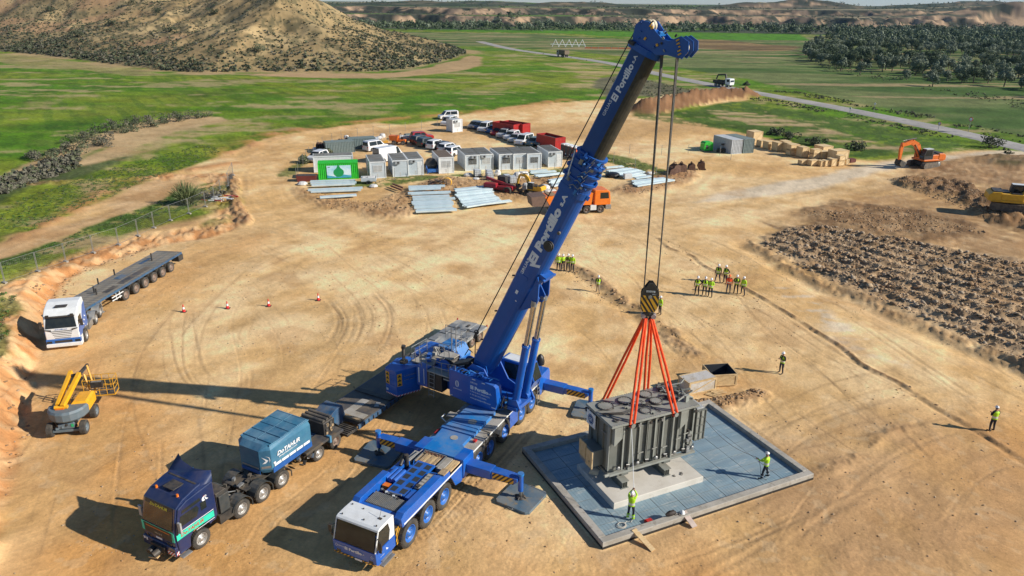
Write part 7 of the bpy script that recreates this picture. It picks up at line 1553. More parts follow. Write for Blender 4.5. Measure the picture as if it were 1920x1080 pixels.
for (pt, lab, kw) in ((p8(775, 682), 'single pale cabin with a strongly striped roof, just right of the green container', dict(win='shut', ac=False)),
 (p8(975, 668), 'striped-roof cabin with round fan, left of a touching pair', dict(win=None, ac=True)),
 (p8(1110, 655), 'grey-roofed cabin joined to the right of the striped-roof one', dict(win=None, ac=True, door=True)),
 (q9(205, 638), 'solitary cabin with a brown roof and white shuttered window', dict(win='shut', ac=False, roof=ROOFB, wall=PANW)),
 (q9(437, 616), 'left cabin of the pair beside the brown-roofed one, barred dark window', dict(win='bars')),
 (q9(556, 608), 'right cabin of the pair beside the brown-roofed one, wired fan', dict(win='shut', ac=True)),
 (q9(733, 606), 'left cabin of the group of three with air conditioner over a barred window', dict(win='bars')),
 (q9(858, 602), 'middle cabin of the group of three, low roof', dict(win='shut', ac=False)),
 (q9(980, 600), 'right cabin of the group of three with a barred window', dict(win='bars', ac=False)),
 (q9(1165, 582), 'end cabin nearest the red container, door and fan on its end', dict(win=None, ac=True, door=True))):
 x, y = G(*pt); cabin(lab, x, y, CR, **kw)
x, y = G(*p8(318, 694)); t = container('shipping_container', 'bright green container with a big water-drop picture on its side', 'container', x, y, R(12), 2.4, 6.0, 2.55, CONTG)
PIC = mat('picture pale blue', (.35, .62, .72), .5, c2=(.70, .82, .86), scale=.5); DROP = mat('drop green', (.01, .30, .08), .5)
mb = MB(); mb.b2((1.3, -.03, .25), (4.9, -.005, 2.15), PIC); mb.prism([(3.05 + .78 * math.cos(a), 1.10 + .70 * math.sin(a)) for a in np.linspace(-3.6, .45, 20)] + [(3.35, 1.75), (3.05, 2.35), (2.75, 1.75)], .01, DROP, 'y', -.04); mb.prism([(1.3, .25), (4.9, .25), (4.9, .55), (3.8, .75), (2.6, .45), (1.3, .7)], .006, mat('picture blue', (.05, .35, .50), .5), 'y', -.035); mb.b2((1.45, -.034, 1.88), (1.8, -.031, 1.98), BLACK); mb.build('side_picture', t)
x, y = G(*p8(290, 640)); cabin('long white cabin behind the bright green container', -31.6, 115.8, R(14), W_=6.1, L_=2.4, wall=PANW, win=None, ac=False, ribs=False, group=None)
t = cabin('small white guard booth standing alone on the track', -12.7, 155.6, R(38), W_=2.4, L_=2.3, H_=2.6, wall=PANW, roof=PANW, win='shut', ac=True, group=None)
for (x, y, lab) in ((.05, 150.1, 'open red container, left one of the adjoining pair'), (1.9, 151.0, 'open red container, right one of the adjoining pair'), (7.7, 134.9, 'open red container standing alone near the portable toilets')):
 container('red_container', lab, 'container', x, y, R(47) if x < 5 else R(34), 6.0, 2.35, 2.55, CONTR, group='open red containers', open_top=True)
for k, (x, y) in enumerate(((8.5, 131.6), (9.1, 130.6), (9.7, 129.6), (10.35, 128.5))):
 t = thing('portable_toilet', ['black-fronted portable toilet at the far end of its row of four', 'black-fronted portable toilet next to the far end one', 'black-fronted portable toilet next to the orange-sided one', 'portable toilet whose orange side faces the yard'][k], 'toilet', (x, y, 0), R(-59), 'row of portable toilets'); mb = MB()
 OR = mat('toilet orange', (.75, .13, .03), .45); mb.b2((0, 0, .08), (1.1, 1.1, 2.05), OR); mb.build('walls', t); mb = MB(); mb.b2((.02, -.03, .1), (1.08, 0, 2.0), mat('toilet dark', (.03, .035, .045), .5)); mb.b2((.3, -.04, .5), (.5, -.03, .75), LETTER); mb.build('door', t); mb = MB(); mb.prism([(-.05, 2.05), (1.15, 2.05), (.9, 2.25), (.2, 2.25)], 1.2, WHITEP, 'y', .55); mb.build('roof', t)
for k, (x, y, rz, w, l_, lab) in enumerate(((-33.4, 131.2, 24, 5.2, 2.3, 'dark grey container left of its twin behind the stacked drums'), (-30.2, 135.3, 20, 5.0, 2.3, 'dark grey container right of its twin behind the stacked drums'))): container('grey_container', lab, 'container', x, y, R(rz), l_, w, 2.0, CONTD, group='dark grey containers')
container('white_container', 'white-grey container by the green generator, left of two', 'container', 39.75, 134.3, R(20), 5.8, 2.35, 2.6, CONTW, group='containers near the timber cases'); container('grey_container', 'grey-green container touching the right side of the white-grey one', 'container', 42.2, 135.15, R(20), 5.8, 2.3, 2.6, CONTD, group='containers near the timber cases')
t = thing('generator', 'bright green generator box beside the white-grey container', 'generator', (35.4, 136.6, 0), R(15)); mb = MB(); mb.prism([(0, .15), (1.8, .15), (1.8, 1.55), (1.5, 1.75), (.25, 1.75), (0, 1.5)], 1.6, CONTG, 'y', .8); mb.build('housing', t, .03); mb = MB(); mb.b2((-.1, .1, 0), (1.9, 1.5, .15), BLACK); mb.b2((.3, -.02, .5), (.8, 0, 1.2), BLACK); mb.build('skid', t)
t = thing('fuel_pump', 'dark pump set on the ground beside the green generator', 'pump', (37.9, 135.4, 0), R(20)); mb = MB(); mb.b2((0, 0, .1), (1.5, .8, .75), BLACK, ch=.05); mb.cyl((1.0, .4, .75), (1.0, .4, 1.6), .05, BLACK); mb.box((.9, .4, 1.5), (.5, .3, .3), BLACK); mb.cyl((.2, -.1, .25), (.2, .9, .25), .25, RUBBER); mb.build('pump_body', t)
def car(label, rear, front, kind, color, rough=.3, group='cars parked in the compound'):
 (xr, yr), (xf, yf) = G(*rear), G(*front); a = math.atan2(yf - yr, xf - xr); cx, cy = (xr + xf) / 2, (yr + yf) / 2
 pm = mat('car paint %s' % str(color), color, rough, coat=.4, dust=.08)
 L_, W_, H_ = {'hatch': (4.2, 1.76, 1.48), 'suv': (4.5, 1.84, 1.70), 'van': (4.7, 1.86, 1.88), 'bigvan': (5.8, 2.05, 2.5), 'pickup': (5.2, 1.85, 1.75)}[kind]
 t = thing({'hatch': 'parked_car', 'suv': 'parked_car', 'van': 'parked_van', 'bigvan': 'parked_van', 'pickup': 'pickup_truck'}[kind], label, 'van' if 'van' in kind else 'pickup' if kind == 'pickup' else 'car', (cx, cy, gz(cx, cy)), a, group); h = L_ / 2; g = .22; wr = .33 if kind != 'bigvan' else .36; sill = .62 if kind == 'hatch' else .80
 if kind == 'van': lo = [(-h, g), (h - .05, g), (h, .5), (h - .08, .88), (h - .85, 1.02), (-h + .02, 1.0)]; up = [(-h + .05, 1.0), (h - .88, 1.0), (h - 1.65, H_ - .05), (h - 2.0, H_), (-h + .2, H_), (-h + .06, H_ - .2)]
 elif kind == 'bigvan': lo = [(-h, g), (h - .05, g), (h, .6), (h - .1, .98), (h - .9, 1.25), (-h, 1.25)]; up = [(-h, 1.25), (h - .9, 1.25), (h - 1.6, H_ - .2), (h - 1.95, H_), (-h + .05, H_)]
 elif kind == 'suv': lo = [(-h, g + .05), (h - .08, g + .05), (h, .6), (h - .1, .92), (h - 1.1, 1.04), (-h + .05, 1.04)]; up = [(-h + .1, 1.04), (h - 1.15, 1.04), (h - 1.85, H_ - .04), (h - 2.2, H_), (-h + .6, H_), (-h + .3, H_ - .08)]
 elif kind == 'pickup': lo = [(-h, g + .15), (h - .08, g + .1), (h, .6), (h - .1, .98), (h - 1.2, 1.1), (-h, 1.05)]; up = [(-h + 1.7, 1.05), (h - 1.25, 1.08), (h - 1.95, H_), (-h + 2.0, H_), (-h + 1.75, 1.3)]
 else: lo = [(-h, g), (h - .08, g), (h, .45), (h - .12, .74), (h - 1.05, .90), (-h + .04, .92)]; up = [(-h + .05, .92), (h - 1.1, .90), (h - 1.85, H_ - .03), (h - 2.2, H_), (-h + .75, H_), (-h + .35, H_ - .12)]
 mb = MB(); n = len(up)
 mb.prism(lo, W_, pm, 'y'); k = .80
 V = [(p[0], -W_ / 2 * (1 if p[1] < 1.3 and p[1] <= up[0][1] + .05 else k), p[1]) for p in up] + [(p[0], W_ / 2 * (1 if p[1] <= up[0][1] + .05 else k), p[1]) for p in up]
 mb.add(V, [tuple(range(n)), tuple(range(2 * n - 1, n - 1, -1))] + [(i, n + i, n + (i + 1) % n, (i + 1) % n) for i in range(n)], pm)
 for x in (-h + .85, h - .85):
  for s in (-1, 1): mb.cyl((x, s * (W_ / 2 - .1), wr), (x, s * (W_ / 2 + .008), wr), wr + .07, BLACK, n=18)
 if kind == 'pickup': mb.b2((-h + .1, -W_ / 2 + .12, .9), (-h + 1.65, W_ / 2 - .12, 1.06), BLACK)
 mb.build('body', t, .05)
 zb = up[0][1] + .06; zt = H_ - .12
 def side(xa0, xa1, xb0, xb1, s):
  f = lambda z: W_ / 2 * (1 + (k - 1) * (z - up[0][1]) / (H_ - up[0][1])) + .012
  return [(xa0, s * f(zb), zb), (xa1, s * f(zb), zb), (xb1, s * f(zt), zt), (xb0, s * f(zt), zt)]
 ws = up[1][0]; wt = up[2][0]; rb = up[0][0] + (.25 if kind != 'pickup' else .1); rt = rb + (.35 if kind in ('hatch', 'suv') else .08)
 for s in (-1, 1):
  mb = MB(); mid = (ws + rb) / 2
  cols = [(ws - .35, mid + .05), (mid - .05, rb + .1)] if kind != 'bigvan' else [(ws - .35, ws - 1.2)]
  for i, (xa, xb) in enumerate(cols):
   q = side(xb, xa, max(xb, rt) if i else xb, min(xa, wt - .12) if not i else xa, s); mb.add(q, [(0, 1, 2, 3) if s < 0 else (3, 2, 1, 0)], GLASS)
  mb.build('side_window', t)
 mb = MB(); f = lambda fr: [(ws + (wt - ws) * fr + .02, s * W_ / 2 * (1 + (k - 1) * fr) * .9, up[1][1] + (up[2][1] - up[1][1]) * fr + .015) for s in (-1, 1)]
 a1, b1 = f(.06); a2, b2_ = f(.92); mb.add([a1, b1, b2_, a2], [(0, 1, 2, 3)], GLASS); mb.build('windscreen', t)
 mb = MB(); p0, p1 = up[0], up[-1]; mb.add([(p0[0] - .012 + (p1[0] - p0[0]) * fr, s * W_ / 2 * .78, p0[1] + (p1[1] - p0[1]) * fr + .01) for fr, s in ((.1, 1), (.1, -1), (1.0, -1), (1.0, 1))], [(0, 1, 2, 3)], GLASS); mb.build('rear_window', t)
 for s in (-1, 1):
  mb = MB(); mb.b2((h - .16, s * (W_ / 2 - .38), .62), (h - .02, s * (W_ / 2 - .06), .76), CHROME); mb.build('headlight', t); mb = MB(); mb.b2((-h - .012, s * (W_ / 2 - .3), .72), (-h + .05, s * (W_ / 2 - .03), .92), REDP); mb.build('tail_light', t)
  for x in (-h + .85, h - .85): wheel(t, x, s * (W_ / 2 - .10), wr, .22, s, RIMGREY)
 return t
WH = (.72, .73, .74); BK_ = (.015, .016, .02); GY = (.12, .13, .15); BL_ = (.02, .09, .25); RD = (.40, .01, .015); SV = (.42, .44, .46)
r9 = q9
for lab, f_, r_, k, c in (('dark grey hatchback at the far end of the right-hand row of cars', (468, 252), (560, 216), 'hatch', GY), ('dark blue hatchback squeezed between the dark grey car and a white van', (510, 262), (612, 222), 'hatch', (.03, .05, .11)), ('white van third from the far end of the right-hand row', (548, 284), (672, 238), 'van', WH),
 ('mid-blue hatchback right of the white van in the right-hand row', (622, 292), (735, 258), 'hatch', BL_), ('red hatchback between a blue one and a silver car in the right-hand row', (668, 312), (780, 276), 'hatch', RD), ('silver car next to the red hatchback in the right-hand row', (722, 336), (835, 296), 'suv', SV),
 ('white car following the silver one in the right-hand row', (778, 358), (905, 312), 'suv', WH), ('second white car before the large white minibus', (818, 376), (930, 332), 'hatch', SV), ('large white minibus near the end of the right-hand row', (866, 398), (1035, 350), 'van', WH),
 ('grey-green estate car half hidden behind the group of three cabins', (985, 400), (1090, 368), 'hatch', (.16, .22, .20))): car(lab, r9(*r_), r9(*f_), k, c)
car('black pickup with an open bed behind the end cabin', q9(1195, 385), q9(1100, 400), 'pickup', BK_)
def c5(x, y): return 740 + x / 9.6, 240 + y / 9.6
for lab, r_, f_, k, c in (('shiny red car at the far end of the left-hand row', (330, 225), (650, 205), 'suv', RD), ('black hatchback beside the shiny red car', (350, 305), (620, 262), 'suv', BK_), ('dark green-black car, third in the left-hand row', (470, 345), (720, 300), 'suv', (.02, .035, .035)),
 ('white off-road car with visible pale wheel in the left-hand row', (630, 395), (890, 335), 'suv', WH), ('black car squeezed between two white off-road cars', (790, 400), (1030, 350), 'hatch', BK_), ('white off-road car beside the brown-roofed cabin', (840, 455), (1110, 395), 'suv', WH), ('white car nearest the cabins, behind the pair with a barred window', (950, 520), (1210, 450), 'suv', WH)): car(lab, c5(*r_), c5(*f_), k, c)
for lab, r_, f_, k, c in (('white panel van in front of the yellow sheets', p8(745, 440), p8(890, 415), 'van', WH), ('tall white panel van just behind the striped-roof cabins', p8(815, 545), p8(1070, 500), 'bigvan', WH), ('white car behind the long white cabin at the compound left end', p8(380, 500), p8(240, 545), 'suv', WH),
 ('white van on the track beyond the guard booth', q9(350, 150), q9(218, 158), 'van', WH), ('white van parked tight behind the guard booth', q9(330, 195), q9(245, 222), 'van', WH)): car(lab, r_, f_, k, c)
GALV = mat('galvanised steel section', (.50, .62, .66), .45, .1, c2=(.62, .72, .75), scale=1.5, mix=(.35, .65))
BE_ = []
BE_ += [(p8(*a), p8(*b)) for a, b in (((245, 722), (640, 712)), ((250, 742), (650, 733)), ((258, 764), (640, 750)), ((225, 800), (705, 780)), ((250, 815), (690, 798)), ((330, 870), (652, 848)))]
for k in range(13): BE_.append(((763 + k * 1.35 + random.uniform(-2, 4), 357.5 + k * 3.75), (826 + min(k, 8) * 3.6 + random.uniform(-9, 9), 355.5 + k * 3.6)))
for k in range(11): BE_.append(((850 + k * 2.2 + random.uniform(-2, 3), 364.5 + k * 2.9), (917 + min(k * 2.6, 20) + random.uniform(-3, 3), 357.5 + k * 2.6)))
BE_.append(((869, 392.5), (958, 382)))
BE_ += [(q9(*a), q9(*b)) for a, b in (((1005, 630), (1150, 618)), ((1012, 652), (1230, 637)), ((1045, 672), (1290, 652)), ((1070, 692), (1300, 664)), ((1172, 730), (1330, 700)), ((1185, 755), (1340, 715)), ((1200, 780), (1350, 740)))]
c6 = lambda x, y: (1140 + x / 9.6, 290 + y / 9.6)
BE_ += [(c6(*a), c6(*b)) for a, b in (((-40, 262), (270, 236)), ((-20, 330), (360, 282)), ((40, 350), (440, 296)), ((120, 372), (520, 310)), ((200, 402), (580, 326)), ((230, 430), (640, 352)), ((300, 445), (660, 392)), ((480, 492), (770, 452)), ((450, 530), (880, 482)), ((440, 560), (1010, 484)), ((470, 588), (1100, 500)), ((500, 616), (1170, 506)))]
def bundle_name(px, py):
 if px < 700: return 'in the stack before the green container'
 if px < 840: return 'in the broad spread left of the red telehandler'
 if px < 965: return 'in the spread nearest the red telehandler'
 if px < 1100: return 'in the small stack behind the boom'
 return 'in the spread right of the boom'
for i, (a, b) in enumerate(BE_):
 (x0, y0), (x1, y1) = G(*a), G(*b); L_ = math.hypot(x1 - x0, y1 - y0); an = math.atan2(y1 - y0, x1 - x0); z0 = gz((x0 + x1) / 2, (y0 + y1) / 2)
 t = thing('steel_beam', 'pale galvanised steel section ' + bundle_name(*a), 'steel beam', ((x0 + x1) / 2, (y0 + y1) / 2, max(z0, 0) + .12 + random.uniform(0, .22)), an + random.uniform(-.012, .012), 'galvanised sections ' + bundle_name(*a)); mb = MB()
 for k in range(2): w = .16; o = (k - .5) * .40; mb.b2((-L_ / 2, o - w, 0), (L_ / 2, o + w, .03), GALV); mb.b2((-L_ / 2, o - w, .03), (L_ / 2, o - w + .02, .2), GALV); mb.b2((-L_ / 2, o + w - .02, .03), (L_ / 2, o + w, .2), GALV); mb.b2((-L_ / 2 + .01, o - w + .02, .17), (L_ / 2 - .01, o + w - .02, .2), GALV) if i % 2 else None
 mb.build('channels', t)
DR = mat('dark plastic drum', (.02, .02, .022), .5, c2=(.10, .055, .04), scale=1.5, mix=(.48, .52)); BAG = mat('white bulk bag', (.62, .62, .60), .8, c2=(.50, .49, .47), scale=2, bump=.6, bscale=6); TNK = mat('tank plastic', (.62, .66, .68), .4)
def lineup(a, b, n): return [(a[0] + (b[0] - a[0]) * i / (n - 1), a[1] + (b[1] - a[1]) * i / (n - 1)) for i in range(n)]
z12 = lambda x, y: (560 + x / 12, 235 + y / 12)
for row, (pa, pb, n, lab) in enumerate(((z12(470, 560), z12(700, 620), 7, 'dark cable drum in the front row by the white sacks'), (z12(950, 480), z12(1170, 540), 6, 'dark cable drum in the middle row'), (z12(1120, 420), z12(1360, 500), 6, 'brown-sided cable drum in the rear row by the pale sheets'), (z12(760, 600), z12(880, 600), 2, 'brown cable drum between the front row and the white sacks'))):
 for i, p in enumerate(lineup(pa, pb, n)):
  x, y = G(*p); t = thing('cable_drum', ['first', 'second', 'third', 'fourth', 'fifth', 'sixth', 'last'][i] + ' from the left, ' + lab, 'cable drum', (x, y, 0), R(-14), 'cable drums row %s' % 'abcd'[row]); mb = MB()
  for s in (-1, 1): mb.cyl((s * .26 - .03, 0, .75), (s * .26 + .03, 0, .75), .75, DR, n=20)
  mb.build('flange', t); mb = MB(); mb.cyl((-.23, 0, .75), (.23, 0, .75), .5, mat('cable sheath', (.06, .03, .022), .6), n=16); mb.build('cable', t)
def blob(name, lab, cat, x, y, r, h, m, group=None, seed=1):
 g = random.Random(seed); t = thing(name, lab, cat, (x, y, gz(x, y)), g.random() * 6, group); mb = MB(); rings = []
 for k in range(6):
  f = k / 5; rr = r * (1 - .25 * f ** 2) * (.85 + .3 * math.sin(f * 3)); rings.append([(rr * math.cos(i * .6283) * g.uniform(.85, 1.12), rr * math.sin(i * .6283) * g.uniform(.85, 1.12), h * f) for i in range(10)])
 rings.append([(p[0] * .3, p[1] * .3, h * 1.05) for p in rings[-1]]); mb.loft(rings, m, smooth=False); mb.build('sack', t); return t
for i, (p, r, h) in enumerate(((z12(1080, 330), .5, .9), (z12(870, 560), .6, .9), (z12(760, 390), .4, .5), (z12(380, 560), .6, .5), (z12(450, 560), .5, .5), (q9(460, 660), .7, .5), (q9(720, 660), .5, 1.0), (q9(890, 695), .6, 1.0), (q9(930, 680), .6, 1.0), (q9(960, 670), .6, .9), (q9(970, 800), .6, 1.0), (q9(1130, 790), .8, .6), (q9(1160, 830), .7, .5), (q9(1100, 850), .7, .4), (q9(1200, 810), .6, .4), (q9(530, 700), .5, .25), (p8(175, 735), .7, .45), (p8(800, 755), .6, .4), (p8(880, 320), .6, .8), (p8(850, 335), .6, .6), (c6(790, 350), .4, .4))):
 x, y = G(*p); blob('bulk_bag', ['white sack atop the rear drums', 'white sack leaning on the front drums', 'white sack above the front drums', 'white sack on the far left behind the white car', 'second white sack behind the white car', 'low white sack before the paired cabins', 'tall white bag left of the telehandler', 'white bag behind the telehandler arm', 'second white bag behind the telehandler arm', 'third white bag, right of the telehandler arm', 'white bag left of the mini excavator', 'white bag right of the mini excavator', 'flat white sack in front of the mini excavator', 'flat white sack by the mini excavator tracks', 'white sack closest to the boom', 'flat white scrap on the spoil', 'grey-white sack beside the red skip', 'white sack before the steel trailer', 'white bag near the pale sheets', 'white bag beside the timber trestle', 'white sack at the end of the beams right of the boom'][i], 'bag', x, y, r, h, BAG, 'white bulk bags scattered through the compound', i)
for i, p in enumerate((q9(540, 662), q9(645, 668), q9(650, 695), q9(800, 725), q9(850, 735))):
 x, y = G(*p); t = thing('liquid_tank', ['white caged tank alone before the paired cabins', 'white caged tank before the group of three cabins', 'white caged tank touching the one behind it', 'white caged tank behind the red telehandler', 'white caged tank right behind the telehandler arm'][i], 'tank', (x, y, gz(x, y)), CR, 'white caged liquid tanks'); mb = MB(); mb.b2((-.48, -.58, .15), (.48, .58, 1.12), TNK, ch=.08); mb.build('bottle', t); mb = MB()
 for z in (.15, .5, .85, 1.14): mb.tube([(-.5, -.6, z), (.5, -.6, z), (.5, .6, z), (-.5, .6, z), (-.5, -.6, z)], .018, STEEL, n=5)
 for k in range(5): q = -.5 + k * .25; mb.cyl((q, -.6, .15), (q, -.6, 1.14), .012, STEEL, n=5); mb.cyl((-.5, q * 1.2, .15), (-.5, q * 1.2, 1.14), .012, STEEL, n=5)
 mb.b2((-.5, -.6, 0), (.5, .6, .14), BLACK); mb.build('cage', t)
x, y = G(*p8(760, 720)); t = thing('mesh_skip', 'small grey steel trailer full of white bags in front of the striped cabins', 'trailer', (x, y, 0), R(8)); mb = MB(); mb.b2((-1.1, -.7, .35), (1.1, .7, .42), STEEL)
for s in (-1, 1): mb.b2((-1.1, s * .7 - .02, .42), (1.1, s * .7 + .02, .95), PANEL); mb.b2((s * 1.1 - .02, -.7, .42), (s * 1.1 + .02, .7, .95), PANEL)
mb.build('side_panel', t); mb = MB(); mb.lathe([(.3, -.1), (.3, .1), (.001, .1)], RUBBER, (0, -.8, .3), 'y', 16); mb.build('wheel', t); mb = MB(); mb.box((0, 0, .8), (1.9, 1.2, .4), BAG, ch=.1); mb.build('load', t)
x, y = G(*p8(215, 700)); t = thing('red_skip', 'low dark red steel skip left of the green container', 'skip', (x, y, 0), R(8)); mb = MB(); mb.prism([(-1.3, 0), (1.3, 0), (1.5, .9), (-1.5, .9)], 1.5, mat('dull dark red', (.16, .03, .02), .7), 'y'); mb.b2((-1.35, -.65, .905), (1.35, .65, .91), BLACK); mb.build('hopper', t)
for i, (p, L_, h) in enumerate(((p8(1000, 790), 3.2, .25), (p8(1015, 775), 3.0, .3))):
 x, y = G(*p); t = thing('rusty_beam', ['rusty beam leaning on the spoil heap, nearer one', 'rusty beam leaning on the spoil heap, farther one'][i], 'beam', (x, y, .2), R(-52), 'rusty beams on the spoil'); mb = MB(); mb.box((0, 0, h), (L_, .12, .2), mat('rust', (.16, .07, .045), .85)); mb.box((0, 0, h + .11), (L_, .24, .03), mat('rust', (.16, .07, .045), .85)); mb.build('section', t)
x, y = G(*z12(1540, 350)); t = thing('sheet_stack', 'flat stack of pale sheets beyond the drums', 'sheets', (x, y, 0), R(14), 'flat sheet stacks'); mb = MB(); mb.b2((-2.2, -1.5, 0), (2.2, 1.5, .5), TNK); mb.b2((-2.1, -1.3, .5), (1.6, 1.4, .62), PANW); mb.build('sheets', t)
x, y = G(*z12(1800, 380)); t = thing('sheet_stack', 'flat stack of yellow sheets behind the white panel van', 'sheets', (x, y, 0), R(10), 'flat sheet stacks'); mb = MB(); mb.b2((-1.8, -.8, 0), (1.8, .8, .3), YEL); mb.b2((-1.7, -.6, .3), (1.2, .6, .36), WOODL); mb.build('sheets', t)
x, y = G(*p8(1060, 330)); t = thing('sheet_stack', 'white tarpaulin-covered pile beyond the orange machine', 'sheets', (x, y, 0), R(12), 'flat sheet stacks'); mb = MB(); mb.box((0, 0, .35), (4.5, 1.6, .7), BAG, ch=.2); mb.box((1, .2, .8), (1.2, 1, .3), CONTD, rz=.3); mb.build('cover', t)
x, y = G(*p8(930, 350)); t = thing('timber_trestle', 'leaning timber frame beside the orange machine', 'frame', (x, y, 0), R(-60)); mb = MB(); mb.box((0, 0, .8), (2.0, .06, .12), WOOD, ry=.6); mb.box((0, .8, .8), (2.0, .06, .12), WOOD, ry=.6); mb.box((.6, .4, .5), (.1, .8, .1), WOOD); mb.box((-.6, .4, 1.1), (.1, .8, .1), WOOD); mb.build('boards', t)
x, y = G(*q9(145, 630)); t = thing('cement_mixer', 'dark round mixer with blue frame left of the brown-roofed cabin', 'mixer', (x, y, 0), R(20)); mb = MB(); mb.lathe([(.3, -1.0), (.9, -.6), (1.1, 0), (.9, .6), (.4, .9)], BLACK, (0, .8, 1.2), 'x', 20); mb.build('drum', t); mb = MB(); BF = mat('blue frame', (.02, .12, .40), .45);
for s in (-1, 1): mb.tube([(s * .9, -.6, 0), (s * .9, .2, 1.2), (s * .9, .9, 0)], .07, BF)
mb.box((0, -.5, .5), (1.8, .5, .5), BF); mb.build('frame', t)
x, y = G(*q9(210, 740)); t = thing('scrap_pile', 'tangle of dark steel scrap and hoses before the brown-roofed cabin', 'scrap', (x, y, 0), 0, None); mb = MB(); g = random.Random(4)
for k in range(40): mb.tube([(g.uniform(-2, 1.6), g.uniform(-1.4, 1.6), g.uniform(0, .3)), (g.uniform(-2, 1.6), g.uniform(-1.4, 1.6), g.uniform(.1, 1.0))], g.uniform(.03, .07), g.choice([BLACK, DKSTEEL, mat('rust', (.16, .07, .045), .85)]), n=5)
mb.lathe([(.6, -.15), (.7, -.1), (.7, .1), (.6, .15)], YEL, (1.2, -.8, .7), 'y', 16); tag(mb.build('scrap', t), kind=None)
x, y = G(*c6(80, 400)); blob('tarp_pile', 'black plastic sheeting heaped on the pale beams right of the boom', 'tarpaulin', x, y, 1.1, .7, mat('black tarpaulin', (.012, .012, .013), .45), None, 5)
x, y = G(*c6(350, 440)); t = thing('pallet_box', 'white wrapped pallet on the pale beams right of the boom', 'pallet', (x, y, 0), R(16)); mb = MB(); mb.b2((-.6, -.4, .1), (.6, .4, .9), PANW, ch=.03); mb.build('wrap', t); mb = MB(); mb.b2((-.6, -.4, 0), (.6, .4, .09), WOOD); mb.build('pallet', t)
for i, p in enumerate(((c6(600, 350)), (c6(690, 370)), c6(740, 360))):
 x, y = G(*p); blob('junk_sack', ['dark rubble sack at the end of the beams', 'dark rubble sack beside the first near the ropes', 'grey rubble sack nearest the ropes'][i], 'sack', x, y, .5, .4, [BLACK, DKSTEEL, BAG][i], 'sacks at the end of the beams', 20 + i)
RST = mat('rusty bucket steel', (.10, .05, .032), .8, c2=(.16, .09, .06))
for i, (p, s, a) in enumerate((((c6(1190, 370)), 1.0, 200), (c6(1260, 330), 1.25, 205), (c6(1390, 320), 1.2, 190), (c6(1560, 290), 1.0, 180), (c6(1740, 270), 1.1, 170))):
 x, y = G(*p); t = thing('excavator_bucket', ['rusty bucket with pale cutting edge, nearest the ropes', 'tall rusty bucket, second from the ropes', 'wide rusty toothed bucket in the middle of the line', 'half-buried rusty bucket, second from the right end', 'rusty bucket at the right end of the line'][i], 'bucket', (x, y, 0), R(a), 'excavator buckets lying on the ground'); mb = MB(); pr = [(0, 0), (.9, .05), (1.15, .5), (1.0, 1.0), (.5, 1.25), (.1, 1.1)]
 pr = [(q[0] * s, q[1] * s) for q in pr]
 for sy in (-.55, .55): mb.prism(pr, .05, RST, 'y', sy * s)
 for q, r_ in zip(pr[1:-1], pr[2:]): mb.add([(q[0], -.5 * s, q[1]), (q[0], .5 * s, q[1]), (r_[0], .5 * s, r_[1]), (r_[0], -.5 * s, r_[1])], [(0, 1, 2, 3), (3, 2, 1, 0)], RST)
 for k in range(5): mb.box((-.05, (-.45 + k * .22) * s, .06), (.3, .06, .06), STEEL if i == 0 else RST)
 mb.tube([(.5 * s, -.2, 1.2 * s), (.6 * s, -.2, 1.5 * s), (.8 * s, -.2, 1.3 * s)], .05, RST); mb.tube([(.5 * s, .2, 1.2 * s), (.6 * s, .2, 1.5 * s), (.8 * s, .2, 1.3 * s)], .05, RST); mb.build('shell', t)
PLY = mat('plywood case', (.66, .48, .25), .7, c2=(.74, .57, .33), scale=.8, dust=.1)
k7 = lambda x, y: (1400 + x / 8.727, 230 + y / 8.727)
CS = [((105, 345), 1.9, 2.2, 2.1, 0, 'largest plywood case, tallest one at the far left end'), ((232, 400), 1.2, 1.3, 1.1, 0, 'low plywood case right of the largest'), ((350, 440), 1.4, 1.5, 1.3, 0, 'plywood case with a dark gap, third in line'), ((500, 475), 1.1, 1.6, 1.5, 0, 'square plywood case with braced lit side, fourth in line'), ((610, 440), 1.3, 1.5, 1.4, 0, 'plywood case behind the fourth'),
      ((690, 500), 1.1, 2.0, 1.6, 0, 'plywood case behind the stacked pair'), ((715, 545), 1.7, 1.2, .9, 0, 'lower case of the stacked pair'), ((715, 545), 1.7, 1.2, .9, .92, 'upper case of the stacked pair, white-topped'), ((905, 578), 1.2, 1.6, 1.7, 0, 'tall plywood case right of the stacked pair'), ((1090, 600), 1.4, 1.0, .8, 0, 'lower case under a dark-sided one'), ((1090, 600), 1.4, 1.0, .75, .82, 'dark-sided case on top of a lower one'),
      ((1230, 600), 1.5, 1.4, 1.2, 0, 'plywood case with bright end facing right'), ((900, 700), 1.3, .9, .75, 0, 'front row case at the left with a white label'), ((1055, 715), 1.5, 1.0, .9, 0, 'front row case, second from the left'), ((1210, 722), .7, 1.0, .9, 0, 'narrow orange-brown front row case'), ((1280, 722), 1.0, 1.0, .95, 0, 'front row case with two braces, bright face'), ((1385, 722), .9, 1.2, 1.2, 0, 'taller front row case'), ((1505, 715), 1.1, 1.1, .8, 0, 'lower case of the right-hand stack'), ((1505, 715), 1.1, 1.1, .8, .82, 'upper case of the right-hand stack'),
      ((1460, 640), 2.4, 2.0, 1.7, 0, 'wide plywood case at the back right'), ((1240, 540), 2.0, 2.2, 1.5, 0, 'plywood case at the back, centre'), ((1620, 695), .6, .9, .9, 0, 'small red-tinted case near the right end'), ((1700, 660), 1.0, .8, .6, 0, 'dark maroon case at the right end')]
